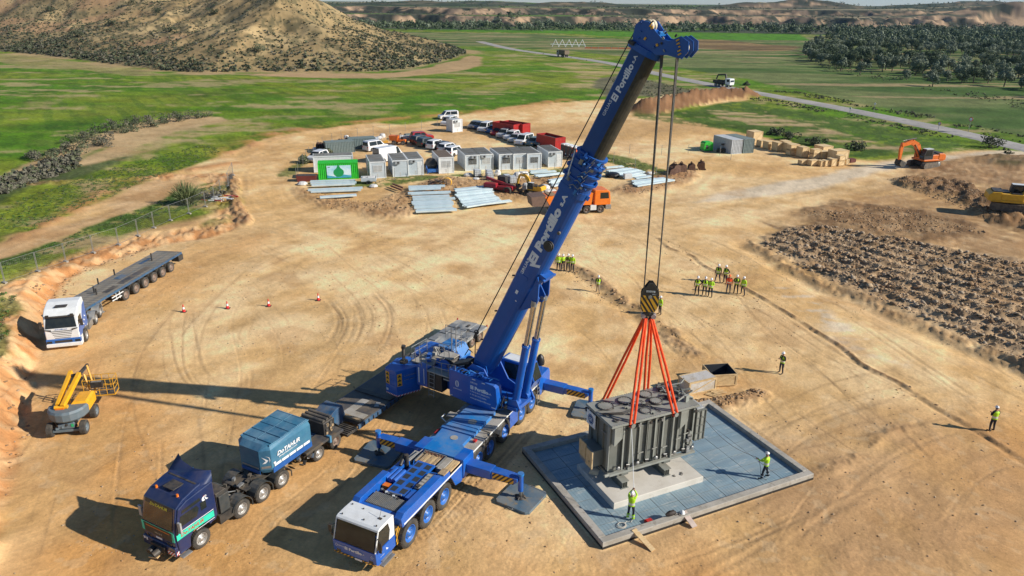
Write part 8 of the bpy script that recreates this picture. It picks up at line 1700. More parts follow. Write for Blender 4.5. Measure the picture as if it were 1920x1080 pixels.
for (p, w, l_, h, z, lab) in CS:
 x, y = G(*k7(*p)); a = R(20); cx = x + math.cos(a) * w / 2 - math.sin(a) * l_ / 2; cy = y + math.sin(a) * w / 2 + math.cos(a) * l_ / 2
 w *= 1.12; l_ *= 1.05; h *= 1.1; z *= 1.1
 frame_crate('timber_case', lab, 'crate', cx, cy, a + R(random.uniform(-2, 2)), w, l_, h, mat('dark maroon board', (.14, .035, .03), .7) if 'maroon' in lab else WOODL, film=PLY if 'maroon' not in lab else None, group='timber cases stored by the field', z=z)
# ================================================================ PLANT, ROAD VEHICLES, VEGETATION
EXO = mat('excavator orange', (.72, .16, .015), .4, c2=(.62, .13, .012), dust=.25); EXY = mat('excavator yellow', (.68, .38, .015), .4, c2=(.60, .32, .012), dust=.2); TRK = mat('track steel', (.06, .05, .042), .7, c2=(.14, .11, .08), dust=.4)
def tracks_(t, L_, W_, r, y, m=None):
 for s in (-1, 1):
  mb = MB(); n = 10; pr = [(L_ / 2 - r + r * math.cos(a), r + r * math.sin(a)) for a in np.linspace(-1.57, 1.57, n)] + [(-L_ / 2 + r + r * math.cos(a), r + r * math.sin(a)) for a in np.linspace(1.57, 4.71, n)]
  mb.prism(pr, W_, m or TRK, 'y', s * y)
  for k in range(int(L_ / .2)): x = -L_ / 2 + r + k * .2;
  for k in range(int((L_ - 2 * r) / .2)): x = -L_ / 2 + r + k * .2; mb.b2((x, s * y - W_ / 2, 2 * r), (x + .1, s * y + W_ / 2, 2 * r + .03), TRK)
  mb.lathe([(.001, W_ / 2 + .02), (r * .7, W_ / 2 + .02), (r * .75, W_ / 2)], STEEL, (L_ / 2 - r, s * y, r), 'y', 14) if s > 0 else mb.lathe([(r * .75, -W_ / 2), (r * .7, -W_ / 2 - .02), (.001, -W_ / 2 - .02)], STEEL, (L_ / 2 - r, s * y, r), 'y', 14)
  mb.build('crawler_track', t)
def poly_arm(mb, pts, w, h, m):
 for a, b, h0, h1 in zip(pts[:-1], pts[1:], h[:-1], h[1:]):
  a = Vector((a[0], 0, a[1])); b = Vector((b[0], 0, b[1])); d = (b - a).normalized(); n = Vector((-d.z, 0, d.x))
  mb.prism([((a + n * h0 / 2).x, (a + n * h0 / 2).z), ((b + n * h1 / 2).x, (b + n * h1 / 2).z), ((b - n * h1 / 2).x, (b - n * h1 / 2).z), ((a - n * h0 / 2).x, (a - n * h0 / 2).z)], w, m, 'y')
def excavator(name, label, x, y, track_az, body_az, m, s=1.0, boom=None, stick=None, cat='excavator', z=None):
 z = gz(x, y) if z is None else z; t = thing(name, label, cat, (x, y, z), R(body_az)); t.scale = (s, s, s)
 u = bpy.data.objects.new('undercarriage', None); COL.objects.link(u); u.parent = t; u.rotation_euler = (0, 0, R(track_az - body_az)); KIDS.setdefault(t.name, []).append(u)
 tracks_(u, 4.4, .6, .45, 1.25); mb = MB(); mb.b2((-1.2, -1.0, .4), (1.2, 1.0, .85), BLACK); mb.cyl((0, 0, .85), (0, 0, 1.05), .7, DKSTEEL); mb.build('track_frame', u)
 mb = MB(); mb.b2((-2.5, -1.35, 1.05), (1.3, 1.35, 1.35), m); mb.prism([(-2.9, 1.2), (-2.4, 1.08), (-1.5, 1.08), (-1.5, 2.25), (-2.5, 2.2), (-2.85, 1.9)], 2.7, m, 'y'); mb.b2((-1.5, -1.35, 1.35), (.9, -.55, 2.1), m); mb.b2((-1.5, -.55, 1.35), (-.3, 1.3, 2.05), m); mb.build('upper_body', t, .06)
 mb = MB(); mb.b2((-2.4, -1.1, 2.22), (-1.3, 1.1, 2.34), BLACK); mb.b2((-1.4, -.5, 2.05), (-.5, 1.1, 2.2), BLACK); mb.b2((-.4, -1.2, 2.1), (.7, -.65, 2.2), BLACK); mb.build('engine_cover', t)
 mb = MB(); mb.prism([(-.35, 1.35), (1.35, 1.35), (1.45, 2.1), (1.15, 2.95), (-.25, 3.0), (-.35, 2.4)], .95, BLACK, 'y', .85); c = mb.build('cab', t, .04)
 mb = MB(); mb.prism([(.0, 1.95), (1.25, 1.95), (1.0, 2.8), (.0, 2.8)], 1.0, GLASS, 'y', .85); mb.add([(1.47, .45, 1.7), (1.47, 1.25, 1.7), (1.2, 1.2, 2.88), (1.2, .5, 2.88)], [(0, 1, 2, 3)], GLASS); mb.build('cab_window', c); mb = MB(); mb.b2((-.25, .4, 2.98), (1.1, 1.3, 3.04), WHITEP); mb.build('cab_roof', c)
 boom = boom or [(.9, 1.6), (2.2, 3.6), (3.6, 4.2), (5.6, 3.7)]; stick = stick or [(5.3, 3.95), (5.5, 3.3), (5.5, 1.1)]
 mb = MB(); poly_arm(mb, boom, .5, [.55, .85, .75, .45], m); mb.build('boom', t); mb = MB(); poly_arm(mb, stick, .35, [.4, .55, .35], m); mb.build('stick', t)
 mb = MB(); e = Vector((boom[2][0], 0, boom[2][1] + .45)); f = Vector((stick[0][0] + .1, 0, stick[0][1] + .3)); mb.cyl(e - Vector((.8, 0, -.05)), e.lerp(f, .5), .11, BLACK); mb.cyl(e.lerp(f, .5), f, .06, CHROME)
 for sy in (-.33, .33): mb.cyl((1.2, sy, 1.6), (2.0, sy, 2.9), .1, BLACK); mb.cyl((2.0, sy, 2.9), (2.6, sy, 3.7), .06, CHROME)
 mb.build('hydraulic_ram', t)
 bx, bz = stick[-1]; mb = MB(); pr = [(bx + .1, bz + .1), (bx + .3, bz - .6), (bx - .1, bz - 1.05), (bx - .7, bz - 1.0), (bx - .95, bz - .5)]
 for sy in (-.6, .6): mb.prism(pr, .05, DKSTEEL, 'y', sy)
 for q, r_ in zip(pr[:-1], pr[1:]): mb.add([(q[0], -.6, q[1]), (q[0], .6, q[1]), (r_[0], .6, r_[1]), (r_[0], -.6, r_[1])], [(0, 1, 2, 3), (3, 2, 1, 0)], DKSTEEL)
 for k in range(5): mb.box((bx - 1.0, -.5 + k * .25, bz - .45), (.12, .08, .3), STEEL)
 mb.build('bucket', t); return t
excavator('crawler_excavator', 'orange crawler excavator with its boom folded over to the left', 69.6, 124.3, 30, 196, EXO, 1.05, boom=[(.9, 1.6), (2.0, 3.5), (3.2, 4.1), (5.0, 3.6)], stick=[(4.8, 4.0), (4.95, 3.2), (4.9, 1.3)])
excavator('crawler_excavator', 'yellow crawler excavator cut by the right edge of the picture', 65.0, 93.6, -35, -22, EXY, 1.05)
x, y = G(*q9(1040, 845)); te = excavator('mini_excavator', 'small yellow mini excavator among white sacks behind the boom', x, y + .8, 20, 150, EXY, .55, boom=[(.9, 1.6), (1.8, 3.6), (2.6, 4.4), (4.0, 4.4)], stick=[(3.8, 4.6), (4.3, 4.2), (4.9, 2.0)])
x, y = G(*q9(745, 812)); t = thing('telehandler', 'dark red telehandler with lowered arm beside the pale beams', 'telehandler', (x, y + .5, 0), R(-22)); TR_ = mat('telehandler red', (.30, .01, .025), .4, dust=.2)
for xx in (-1.4, 1.4):
 for s in (-1, 1): wheel(t, xx, s * .9, .58, .38, s, mat('dull red rim', (.2, .02, .02), .5))
mb = MB(); mb.b2((-2.2, -.6, .5), (2.0, .6, 1.15), TR_, ch=.1); mb.b2((-2.2, -1.1, .8), (-.3, -.2, 1.5), TR_, ch=.12); mb.build('body', t); mb = MB(); mb.prism([(-.6, 1.1), (.7, 1.1), (.6, 2.3), (-.6, 2.35)], .9, BLACK, 'y', .65); mb.build('cab', t, .03)
mb = MB(); arm(mb, (-2.2, 0, 2.0), (2.4, 0, .95), .35, .35, TR_); arm(mb, (2.4, 0, .95), (3.1, 0, .45), .3, .3, BLACK); mb.build('telescopic_arm', t); mb = MB()
for s in (-.4, .4): mb.b2((3.1, s - .06, .1), (4.2, s + .06, .16), BLACK)
mb.b2((3.05, -.6, .1), (3.15, .6, .9), BLACK); mb.build('fork_carriage', t)
x, y = G(*p8(1030, 380)); t = thing('site_dumper', 'small orange wheeled machine left of the shiny red car', 'dumper', (x, y, 0), R(-10), None)
for xx in (-.9, .9):
 for s in (-1, 1): wheel(t, xx, s * .7, .42, .3, s, RIMGREY)
mb = MB(); mb.b2((-1.4, -.5, .5), (1.3, .5, 1.0), EXO, ch=.1); mb.prism([(-1.7, .8), (-.2, .8), (-.1, 1.7), (-1.9, 1.7)], 1.4, EXO, 'y'); mb.build('body', t); mb = MB(); mb.tube([(.2, -.5, 1.0), (.2, -.5, 2.1), (.2, .5, 2.1), (.2, .5, 1.0)], .05, BLACK); mb.box((.6, 0, 1.2), (.5, .5, .5), BLACK); mb.build('roll_bar', t)
(xr, yr), (xf, yf) = G(1030, 405), G(1143, 398); a = math.atan2(yf - yr, xf - xr); t = thing('tipper_truck', 'orange four-axle tipper truck half hidden behind the boom', 'truck', (xf - 1.6 * math.cos(a), yf - 1.6 * math.sin(a) + 1.2, 0), a); TOR = mat('tipper orange', (.80, .19, .012), .38, c2=(.72, .16, .01), dust=.12, coat=.2)
for xx in (0, -1.9, -4.6, -6.0):
 for s in (-1, 1): wheel(t, xx, s * 1.05, .52, .32, s, RIMRUST)
mb = MB(); mb.b2((-7.0, -.45, .75), (1.2, .45, 1.05), TRUCKM); mb.b2((-3.9, -1.2, .5), (-2.6, -.5, 1.1), STEEL); mb.b2((-1.4, -1.22, .45), (-.6, -.6, 1.1), PANW); mb.build('chassis_frame', t)
mb = MB(); mb.prism([(-.85, 1.05), (1.35, 1.05), (1.35, 1.7), (1.2, 2.85), (.8, 3.0), (-.85, 3.05)], 2.35, TOR, 'y'); c = mb.build('cab', t, .06); mb = MB(); mb.b2((.7, -1.2, .45), (1.45, 1.2, 1.05), STEEL, ch=.05); mb.b2((1.36, -1.0, 1.05), (1.38, 1.0, 1.35), BLACK); mb.build('bumper', t)
mb = MB(); mb.add([(1.355, -1.05, 1.85), (1.355, 1.05, 1.85), (1.215, 1.0, 2.75), (1.215, -1.0, 2.75)], [(0, 1, 2, 3)], GLASS); mb.build('windscreen', c)
for s in (-1, 1): mb = MB(); mb.prism([(-.1, 1.9), (1.1, 1.9), (1.0, 2.7), (-.1, 2.7)], .02, GLASS, 'y', s * 1.18); mb.build('side_window', c)
mb = MB(); mb.prism([(-6.9, 1.3), (-1.3, 1.15), (-1.1, 2.7), (-2.2, 2.9), (-7.6, 2.5)], 2.35, TOR, 'y'); mb.b2((-7.0, -1.0, 2.6), (-1.6, 1.0, 2.62), BROWN and mat('dusty load bed', (.30, .2, .12), .9)); mb.build('tipping_body', t, .03); mb = MB(); mb.prism([(-9.2, 1.35), (-7.0, 1.25), (-7.5, 2.7), (-9.4, 2.55)], 2.3, mat('brown tailgate', (.16, .10, .075), .7), 'y'); mb.build('tailgate', t)
def lorry(label, x, y, a, cabm, bodym, crane_=False, s=1.0):
 t = thing('lorry', label, 'lorry', (x, y, gz(x, y) + .12), a, None); t.scale = (s, s, s)
 for xx in (0, -3.2, -4.5):
  for sd in (-1, 1): wheel(t, xx, sd * 1.0, .5, .3, sd, RIMGREY)
 mb = MB(); mb.b2((-5.6, -.4, .7), (1.0, .4, 1.0), TRUCKM); mb.build('chassis_frame', t); mb = MB(); mb.prism([(-.8, .9), (1.2, .7), (1.25, 1.6), (1.1, 2.7), (-.8, 2.8)], 2.3, cabm, 'y'); c = mb.build('cab', t, .06); mb = MB(); mb.add([(1.26, -1.0, 1.65), (1.26, 1.0, 1.65), (1.12, .95, 2.5), (1.12, -.95, 2.5)], [(0, 1, 2, 3)], GLASS); mb.prism([(-.1, 1.7), (1.0, 1.7), (.9, 2.45), (-.1, 2.45)], 2.34, GLASS, 'y'); mb.build('windscreen', c)
 mb = MB()
 if crane_:
  mb.b2((-5.6, -1.2, 1.05), (-1.6, 1.2, 1.2), bodym)
  for sd in (-1, 1): mb.b2((-5.6, sd * 1.2 - .04, 1.2), (-1.6, sd * 1.2 + .04, 2.0), bodym)
  mb.b2((-5.6, -1.16, 1.2), (-5.5, 1.16, 2.0), bodym); mb.build('flat_bed', t); mb = MB(); mb.b2((-1.5, -.5, 1.0), (-1.0, .5, 2.4), BLACK); arm(mb, (-1.2, 0, 2.4), (-1.6, 0, 3.9), .4, .45, BLACK); arm(mb, (-1.6, 0, 3.9), (-4.6, 0, 3.6), .4, .45, BLACK); arm(mb, (-4.6, 0, 3.6), (-5.2, 0, 2.2), .3, .35, BLACK); mb.build('loader_crane', t)
 else: mb.prism([(-5.8, 1.1), (-1.0, 1.1), (-1.0, 2.9), (-5.8, 2.7)], 2.4, bodym, 'y'); mb.b2((-5.7, -1.1, 2.8), (-1.1, 1.1, 2.86), bodym); mb.build('tipping_body', t, .03)
 return t
x0, y0 = G(1366, 164); a = math.atan2(HW[-1][1] - HW[40][1], HW[-1][0] - HW[40][0]); lorry('lorry with white cab and black loader crane on the highway', x0, y0, R(-52), WHITEP, BLACK, True)
x0, y0 = G(1050, 106); lorry('brown canvas-backed lorry driving away left on the highway', x0, y0, R(118), mat('dusty white cab', (.45, .42, .38), .5), mat('brown canvas', (.20, .15, .10), .8), False, 1.15)
x0, y0 = G(1062, 88); t = thing('irrigation_frame', 'white lattice irrigation frame standing in the meadow beyond the highway', 'irrigation frame', (x0, y0, 0), R(4)); mb = MB()
for k in range(5): x = -9 + k * 4.2; mb.tube([(x, 0, 0), (x + 2.1, 0, 4.4), (x + 4.2, 0, 0)], .13, LETTER, n=5); mb.tube([(x, 2, 0), (x + 2.1, 0, 4.4)], .1, LETTER, n=5)
mb.tube([(-10, 0, 1.6), (12, 0, 1.2)], .16, LETTER, n=5); mb.build('lattice', t)
x0, y0 = G(1140, 92); t = thing('orange_barrier', 'long low orange netting line right of the irrigation frame', 'barrier', (x0, y0, 0), R(-3)); mb = MB(); mb.b2((-14, -.05, .2), (18, .05, 1.0), mat('faded orange net', (.50, .16, .06), .8))
for k in range(9): mb.b2((-14 + k * 4, -.1, 0), (-13.8 + k * 4, .1, 1.5), STEEL)
mb.build('netting', t)
for (px, py, h, r_, lab, red) in ((1815, 249, 2.9, .45, 'round road sign on a tall post right of the highway', True), (1759, 244, 1.4, .42, 'low round road sign on the near verge of the highway', True), (1638, 211, 2.2, .25, 'small pale marker post beyond the highway', False), (1593, 212, 1.2, .3, 'low marker sign on the near road edge', False)):
 x, y = G(px, py); t = thing('road_sign', lab, 'road sign', (x, y, gz(x, y)), R(200), 'signs along the highway'); mb = MB(); mb.cyl((0, 0, 0), (0, 0, h), .05, STEEL); mb.build('post', t); mb = MB(); mb.cyl((-.02, 0, h), (.02, 0, h), r_, REDP if red else LETTER, n=20); mb.cyl((.022, 0, h), (.03, 0, h), r_ * .72, LETTER, n=20); mb.cyl((-.03, 0, h), (-.022, 0, h), r_ * .8, LETTER, n=20); mb.build('disc', t)
FP = [(25, 995), (212, 930), (368, 870), (523, 820), (665, 775), (775, 725), (865, 683), (958, 640), (1062, 603), (1155, 565), (1205, 530), (1240, 490), (1285, 455), (1313, 405)]
FB = [at(p[0] / 3, p[1] / 3 + 200) for p in FP]; FB = [(b[0], b[1], gz(b[0], b[1])) for b in FB]
FW = mat('thin fence wire', (.30, .31, .31), .5, .5)
for i in range(len(FB)):
 b = FB[i]; t = thing('fence_panel', 'galvanised mesh fence panel on the left bank, number %s from the near end' % ['one', 'two', 'three', 'four', 'five', 'six', 'seven', 'eight', 'nine', 'ten', 'eleven', 'twelve', 'thirteen', 'fourteen'][i], 'fence', b, 0, 'temporary fence on the left bank'); mb = MB()
 mb.cyl((0, 0, 0), (0, 0, 2.0), .026, STEEL, n=6); mb.cyl((.08, .02, 0), (.08, .02, 2.0), .026, STEEL, n=6); mb.build('post', t); mb = MB(); mb.box((.04, 0, .07), (.62, .24, .14), CONC, rz=R(-30)); mb.build('foot_block', t)
 if i < len(FB) - 1:
  d = Vector(FB[i + 1]) - Vector(b); mb = MB(); Ln = d.length; n = int(Ln / .22)
  for z in (.12, 1.95): mb.cyl((0, 0, z), (d.x, d.y, d.z + z), .016, STEEL, n=5)
  for z in np.linspace(.35, 1.75, 8): mb.cyl((0, 0, z), (d.x, d.y, d.z + z), .0035, FW, n=3, cap=False)
  for k in range(1, n): q = d * k / n; mb.cyl((q.x, q.y, q.z + .12), (q.x, q.y, q.z + 1.95), .0035, FW, n=3, cap=False)
  tag(mb.build('mesh', t))
def post_fence(label, pts, h=1.9, step=3.0):
 W = [G(*p) for p in pts]; t = thing('wire_fence', label, 'fence', (W[0][0], W[0][1], 0), 0); M = Matrix.Translation((-W[0][0], -W[0][1], 0)); P_ = []
 for a, b in zip(W[:-1], W[1:]):
  n = max(1, int(math.hypot(b[0] - a[0], b[1] - a[1]) / step))
  for k in range(n): P_.append((a[0] + (b[0] - a[0]) * k / n, a[1] + (b[1] - a[1]) * k / n))
 P_.append(W[-1])
 for p in P_: mb = MB(M); z = gz(*p); mb.cyl((p[0], p[1], z), (p[0] + .03, p[1], z + h), .035, STEEL, n=6); mb.build('post', t)
 mb = MB(M)
 for a, b in zip(P_[:-1], P_[1:]):
  za, zb_ = gz(*a), gz(*b)
  for z in (.3, 1.0, h - .1): mb.cyl((a[0], a[1], za + z), (b[0], b[1], zb_ + z), .006, FW, n=3, cap=False)
 mb.build('wire', t)
post_fence('thin wire fence curving round the left end of the compound', [(556, 338), (562, 318), (580, 296), (605, 276), (640, 262), (700, 254), (760, 246), (820, 240)])
post_fence('thin wire fence along the grass in front of the cabins', [(690, 345), (740, 338), (840, 328), (940, 324), (1040, 317), (1090, 310)])
post_fence('thin wire fence crossing the grass right of the boom', [(1150, 306), (1190, 318), (1230, 330), (1262, 322)])
post_fence('thin wire fence from the red container towards the white container', [(1100, 276), (1180, 288), (1240, 290), (1290, 288), (1330, 284), (1370, 300)], 1.7, 4)
LEAF = mat('grey-green scrub leaves', (.075, .095, .045), .85, c2=(.12, .13, .07), scale=.35, mix=(.4, .6)); LEAFD = mat('dark scrub leaves', (.045, .060, .030), .85, c2=(.08, .09, .046), scale=.4); LEAFP = mat('purple grey heather', (.105, .10, .072), .9, c2=(.15, .14, .10), scale=.4); OLIVE = mat('silvery tree leaves', (.13, .165, .10), .8, c2=(.21, .24, .165), scale=.12, mix=(.4, .6)); OLIVD = mat('deep green tree leaves', (.055, .085, .038), .85, c2=(.09, .12, .055), scale=.12); TWIG = mat('broom twigs', (.11, .14, .05), .85, c2=(.17, .19, .08), scale=1.5); BARK = mat('grey bark', (.13, .10, .075), .9, bump=.4, bscale=12)
def leafcloud(rg, n, rx, ry, rz, cz, size, lumps_=7, flat=.0):
 """leaf quads gathered on a few overlapping clumps; returns vertex array, n quads"""
 cs = rg.normal(0, .42, (lumps_, 3)) * np.array([rx, ry, rz * .7]); cs[:, 2] += cz; rr = rg.uniform(.35, .62, lumps_)
 k = rg.randint(0, lumps_, n); d = rg.normal(0, 1, (n, 3)); d /= np.linalg.norm(d, axis=1)[:, None]; q = rg.uniform(.55, 1.0, n) ** .5
 p = cs[k] + d * (rr[k] * q)[:, None] * np.array([rx, ry, rz]); p[:, 2] = np.maximum(p[:, 2], .03 + rg.uniform(0, .1, n) * rz)
 nrm = d + rg.normal(0, .5, (n, 3)); nrm /= np.linalg.norm(nrm, axis=1)[:, None]; t1 = np.cross(nrm, rg.normal(0, 1, (n, 3))); t1 /= np.linalg.norm(t1, axis=1)[:, None]; t2 = np.cross(nrm, t1)
 s = (size * rg.uniform(.6, 1.4, n))[:, None]
 return np.stack([p - t1 * s, p + t2 * s * .7, p + t1 * s, p - t2 * s * .7], 1).reshape(-1, 3)
def quadmesh(name, V, m, matidx=None, mats=None):
 me = bpy.data.meshes.new(name); V = V.astype(np.float32); n = len(V) // 4; me.vertices.add(len(V)); me.vertices.foreach_set('co', V.ravel()); me.loops.add(n * 4); me.loops.foreach_set('vertex_index', np.arange(n * 4, dtype=np.int32)); me.polygons.add(n); me.polygons.foreach_set('loop_start', np.arange(0, n * 4, 4, dtype=np.int32)); me.polygons.foreach_set('loop_total', np.full(n, 4, np.int32))
 for mm in (mats or [m]): me.materials.append(mm)
 if matidx is not None: me.polygons.foreach_set('material_index', matidx.astype(np.int32))
 me.update(calc_edges=True); return me
TREES = []
for i in range(8):
 rg_ = np.random.RandomState(50 + i); h = rg_.uniform(4.6, 6.6); w = rg_.uniform(2.3, 3.2)
 V = leafcloud(rg_, 1500, w, w * rg_.uniform(.8, 1.1), h * .42, h * .58, .21, 9)
 cm = quadmesh('crown', V, OLIVE if i % 3 else OLIVD); tm = MB(); tm.cyl((0, 0, -.3), (.1, 0, h * .35), .22, BARK, r2=.14, n=8)
 for k in range(4): a = k * 1.6 + i; tm.cyl((.1, 0, h * .3), (.1 + math.cos(a) * w * .4, math.sin(a) * w * .4, h * .62), .10, BARK, r2=.04, n=6)
 o = tm.build('trunk'); TREES.append((cm, o.data)); bpy.data.objects.remove(o)
WOODZ = [G(*p) for p in [(1500, 112), (1520, 92), (1545, 74), (1620, 66), (1760, 60), (1960, 56), (2100, 56), (2150, 250), (1990, 205), (1900, 176), (1840, 160), (1760, 156), (1680, 140), (1600, 132), (1540, 122)]]
rgt = np.random.RandomState(8); cand = []
xs = rgt.uniform(60, 720, 9000); ys = rgt.uniform(120, 760, 9000)
ins = sdist(WOODZ, xs, ys) + (fbm(xs * .02, ys * .02, 400, 3) - .5) * 26 < 0; dens = fbm(xs * .018, ys * .018, 401, 4); keep = ins & (dens > .36)
pts = []; grid = {}
for x, y in zip(xs[keep], ys[keep]):
 k = (int(x / 4.6), int(y / 4.6))
 if any((k[0] + a, k[1] + b) in grid and math.hypot(grid[(k[0] + a, k[1] + b)][0] - x, grid[(k[0] + a, k[1] + b)][1] - y) < 4.4 for a in (-1, 0, 1) for b in (-1, 0, 1)): continue
 grid[k] = (x, y); pts.append((x, y))
extra = [G(*p) for p in ((1576, 134), (1530, 118), (1612, 140), (1700, 150), (1748, 162), (1520, 88), (1510, 104))]
def inview(x, y): return abs(x / y) < .72
pts = [p for p in pts if inview(*p)] + extra; pts.sort(key=lambda p: p[1] * p[1] + p[0] * p[0]); near_t, far_t = pts[:290], pts[290:]
def quad_of(x, y):
 px = 960 + 1380 * x / y; d = math.hypot(x, y)
 return ('in the wood at the right', 'near' if d < 300 else 'mid' if d < 400 else 'far')
for i, (x, y) in enumerate(near_t):
 k = rgt.randint(0, 8); s = rgt.uniform(.7, 1.25); t = thing('woodland_tree', ('silvery grey-green' if k % 3 else 'deep green') + ' tree ' + ('on the ragged near edge of the wood' if math.hypot(x, y) < 260 else 'at the left tip of the wood' if x / y < .47 else 'in the thick of the wood' if math.hypot(x, y) < 330 else 'in the far rows of the wood'), 'tree', (x, y, hz(x, y) - .1), rgt.uniform(0, 6.28), 'silvery trees of the wood at the right' if k % 3 else 'deep green trees of the wood at the right'); t.scale = (s, s, s * rgt.uniform(.85, 1.2))
 for nm, d in zip(('crown', 'trunk'), TREES[k]): o = bpy.data.objects.new(nm, d); COL.objects.link(o); o.parent = t
def scatter_cloud(name, label, P3, S3, mats, protos, seed, kind='stuff'):
 r = np.random.RandomState(seed); A = []; Mi = []
 for i, (p, s) in enumerate(zip(P3, S3)):
  v = protos[r.randint(len(protos))]; a = r.uniform(0, 6.28); c, sn = math.cos(a), math.sin(a); q = v * s
  A.append(np.stack([q[:, 0] * c - q[:, 1] * sn + p[0], q[:, 0] * sn + q[:, 1] * c + p[1], q[:, 2] * r.uniform(.7, 1.2) + p[2]], 1)); Mi.append(np.full(len(v) // 4, r.randint(len(mats))))
 me = quadmesh(name, np.concatenate(A), None, np.concatenate(Mi), mats); o = bpy.data.objects.new(name, me); COL.objects.link(o); o['kind'] = kind; o['label'] = label; o['category'] = 'vegetation'; return o
def protos(n, quads, size, seed, rz=.5, lump=4): return [leafcloud(np.random.RandomState(seed + i), quads, .55, .55, rz, rz * .6, size, lump) for i in range(n)]
def hzv(P): a = np.array(P); return hcoarse(a[:, 0].copy(), a[:, 1].copy())
zz = hzv(far_t); tp = [leafcloud(np.random.RandomState(70 + i), 110, 2.8, 2.8, 2.4, 3.0, .55, 6) for i in range(5)]
scatter_cloud('distant_wood', 'far part of the wood that merges into one dark mass', [(p[0], p[1], z) for p, z in zip(far_t, zz)], rgt.uniform(.8, 1.35, len(far_t)), [OLIVE, OLIVD, OLIVD], tp, 3)
bx = rgt.uniform(-340, 640, 1500); by = 770 + rgt.uniform(-30, 150, 1500) + (fbm(bx * .01, bx * 0, 402, 3) - .5) * 60 - .00008 * bx * bx; kd = fbm(bx * .012, by * .03, 403, 3) > .40; B = list(zip(bx[kd], by[kd])); zz = hzv(B)
scatter_cloud('river_trees', 'dark belt of river trees below the distant eroded slopes', [(p[0], p[1], z) for p, z in zip(B, zz)], rgt.uniform(.6, 1.5, len(B)), [OLIVD, OLIVD, OLIVE], tp, 4)
sx_ = rgt.uniform(-700, 1500, 5200); sy_ = rgt.uniform(880, 2200, 5200); kd = (fbm(sx_ * .006, sy_ * .006, 404, 4) > .47) & (np.abs(sx_ / sy_) < .75); B = list(zip(sx_[kd], sy_[kd])); zz = hzv(B)
scatter_cloud('distant_scrub', 'dark scrub dotting the far table land', [(p[0], p[1], z - .5) for p, z in zip(B, zz)], rgt.uniform(.4, .9, len(B)), [OLIVD, LEAFD], [t[:200] for t in tp], 5)
n = 120000; hx_ = rgt.uniform(-420, 0, n); hy_ = rgt.uniform(235, 620, n); d = -sdist(HILLPOLY, hx_, hy_); dn = fbm(hx_ * .03, hy_ * .03, 405, 4); base_ = np.exp(-np.maximum(d, 0) / 22.0)
keep = (d > .5) & (np.abs(hx_ / hy_) < .74) & (rgt.uniform(0, 1, n) < np.clip((dn - .42) * 4.5, .22, 1) * .55 + base_ * .6)
X_, Y_ = hx_[keep], hy_[keep]; Z_ = np.array([gz(a, b) for a, b in zip(X_, Y_)]); sc = rgt.uniform(.35, 1.0, len(X_)) * (1 + .8 * base_[keep])
bp_ = protos(6, 24, .26, 90); hp_ = protos(6, 10, .34, 95)
scatter_cloud('hill_scrub', 'dense low scrub covering the dry hill at the left', list(zip(X_, Y_, Z_ - .08)), sc, [LEAF, LEAFD, LEAFD, LEAFP], hp_, 6)
HB = [(92, 22), (248, 10), (298, 26), (150, 70), (485, 98), (320, 62), (400, 30), (210, 48)]
for i, (px, py) in enumerate(HB):
 dx, dy, dz = ray(px, py); tt = 200
 while tt < 700 and 25.5 + dz * tt > hz(dx * tt, dy * tt): tt += 2
 x, y = dx * tt, dy * tt; V = leafcloud(np.random.RandomState(120 + i), 500, 2.6, 2.6, 1.9, 1.6, .22, 7); t = thing('hill_bush', ['large round bush by the bare gully at the hill left edge', 'dark bush high on the hill near the top edge', 'dark bush on the hill below the top edge one', 'lone larger bush low on the hill left part', 'green bush at the hill foot near its pale scar', 'bush at mid slope right of the ravine', 'bush near the pale rib on the hill top', 'bush at mid slope between two gullies'][i], 'bush', (x, y, hz(x, y)), 0, 'larger bushes on the hill')
 o = bpy.data.objects.new('foliage', quadmesh('foliage', V, LEAF if i == 4 else LEAFD)); COL.objects.link(o); o.parent = t; mb = MB(); mb.cyl((0, 0, -.5), (0, 0, 1.2), .15, BARK, n=6); mb.build('stem', t)
SH = [(375, 222), (352, 224), (338, 228), (330, 220), (318, 228), (303, 232), (290, 238), (272, 233), (262, 242), (247, 246), (240, 238), (226, 240), (214, 248), (206, 238), (188, 249), (173, 262), (165, 258), (150, 268), (134, 268), (118, 284), (100, 290), (385, 219), (280, 228), (255, 232), (232, 250), (205, 262), (182, 272), (160, 286), (195, 275), (140, 285), (95, 300), (70, 300), (62, 297)]
for i, (px, py) in enumerate(SH):
 x, y, z = at(px, py); w = 1.2 + (i * 37 % 10) * .09; V = leafcloud(np.random.RandomState(160 + i), 340, w, w, w * .75, w * .5, .13, 6); t = thing('shrub', ['grey-green', 'purplish', 'dark green'][i % 3] + ' shrub ' + ('near the right tip' if px > 320 else 'midway along the crest' if px > 230 else 'on the lower slope' if py > 262 else 'towards the left end') + ' of the sandy cut', 'shrub', (x, y, gz(x, y) - .05), 0, 'shrubs on the sandy cut'); o = bpy.data.objects.new('foliage', quadmesh('foliage', V, [LEAF, LEAFP, LEAFD][i % 3])); COL.objects.link(o); o.parent = t
P_ = [];
for k in range(420):
 px = random.uniform(-30, 150); py = 352 - px * .35 + random.uniform(-16, 14); x, y, z = at(px, py); P_.append((x, y, z))
scatter_cloud('heather_bank', 'grey heather-like scrub massed below the sandy cut at far left', P_, rgt.uniform(.5, 1.1, len(P_)), [LEAFP, LEAFP, LEAF], bp_, 7)
x, y, z = at(352, 384); t = thing('broom_bush', 'tall feathery pale green broom bush by the mesh fence', 'bush', (x, y, gz(x, y)), 0); mb = MB(); g = random.Random(6)
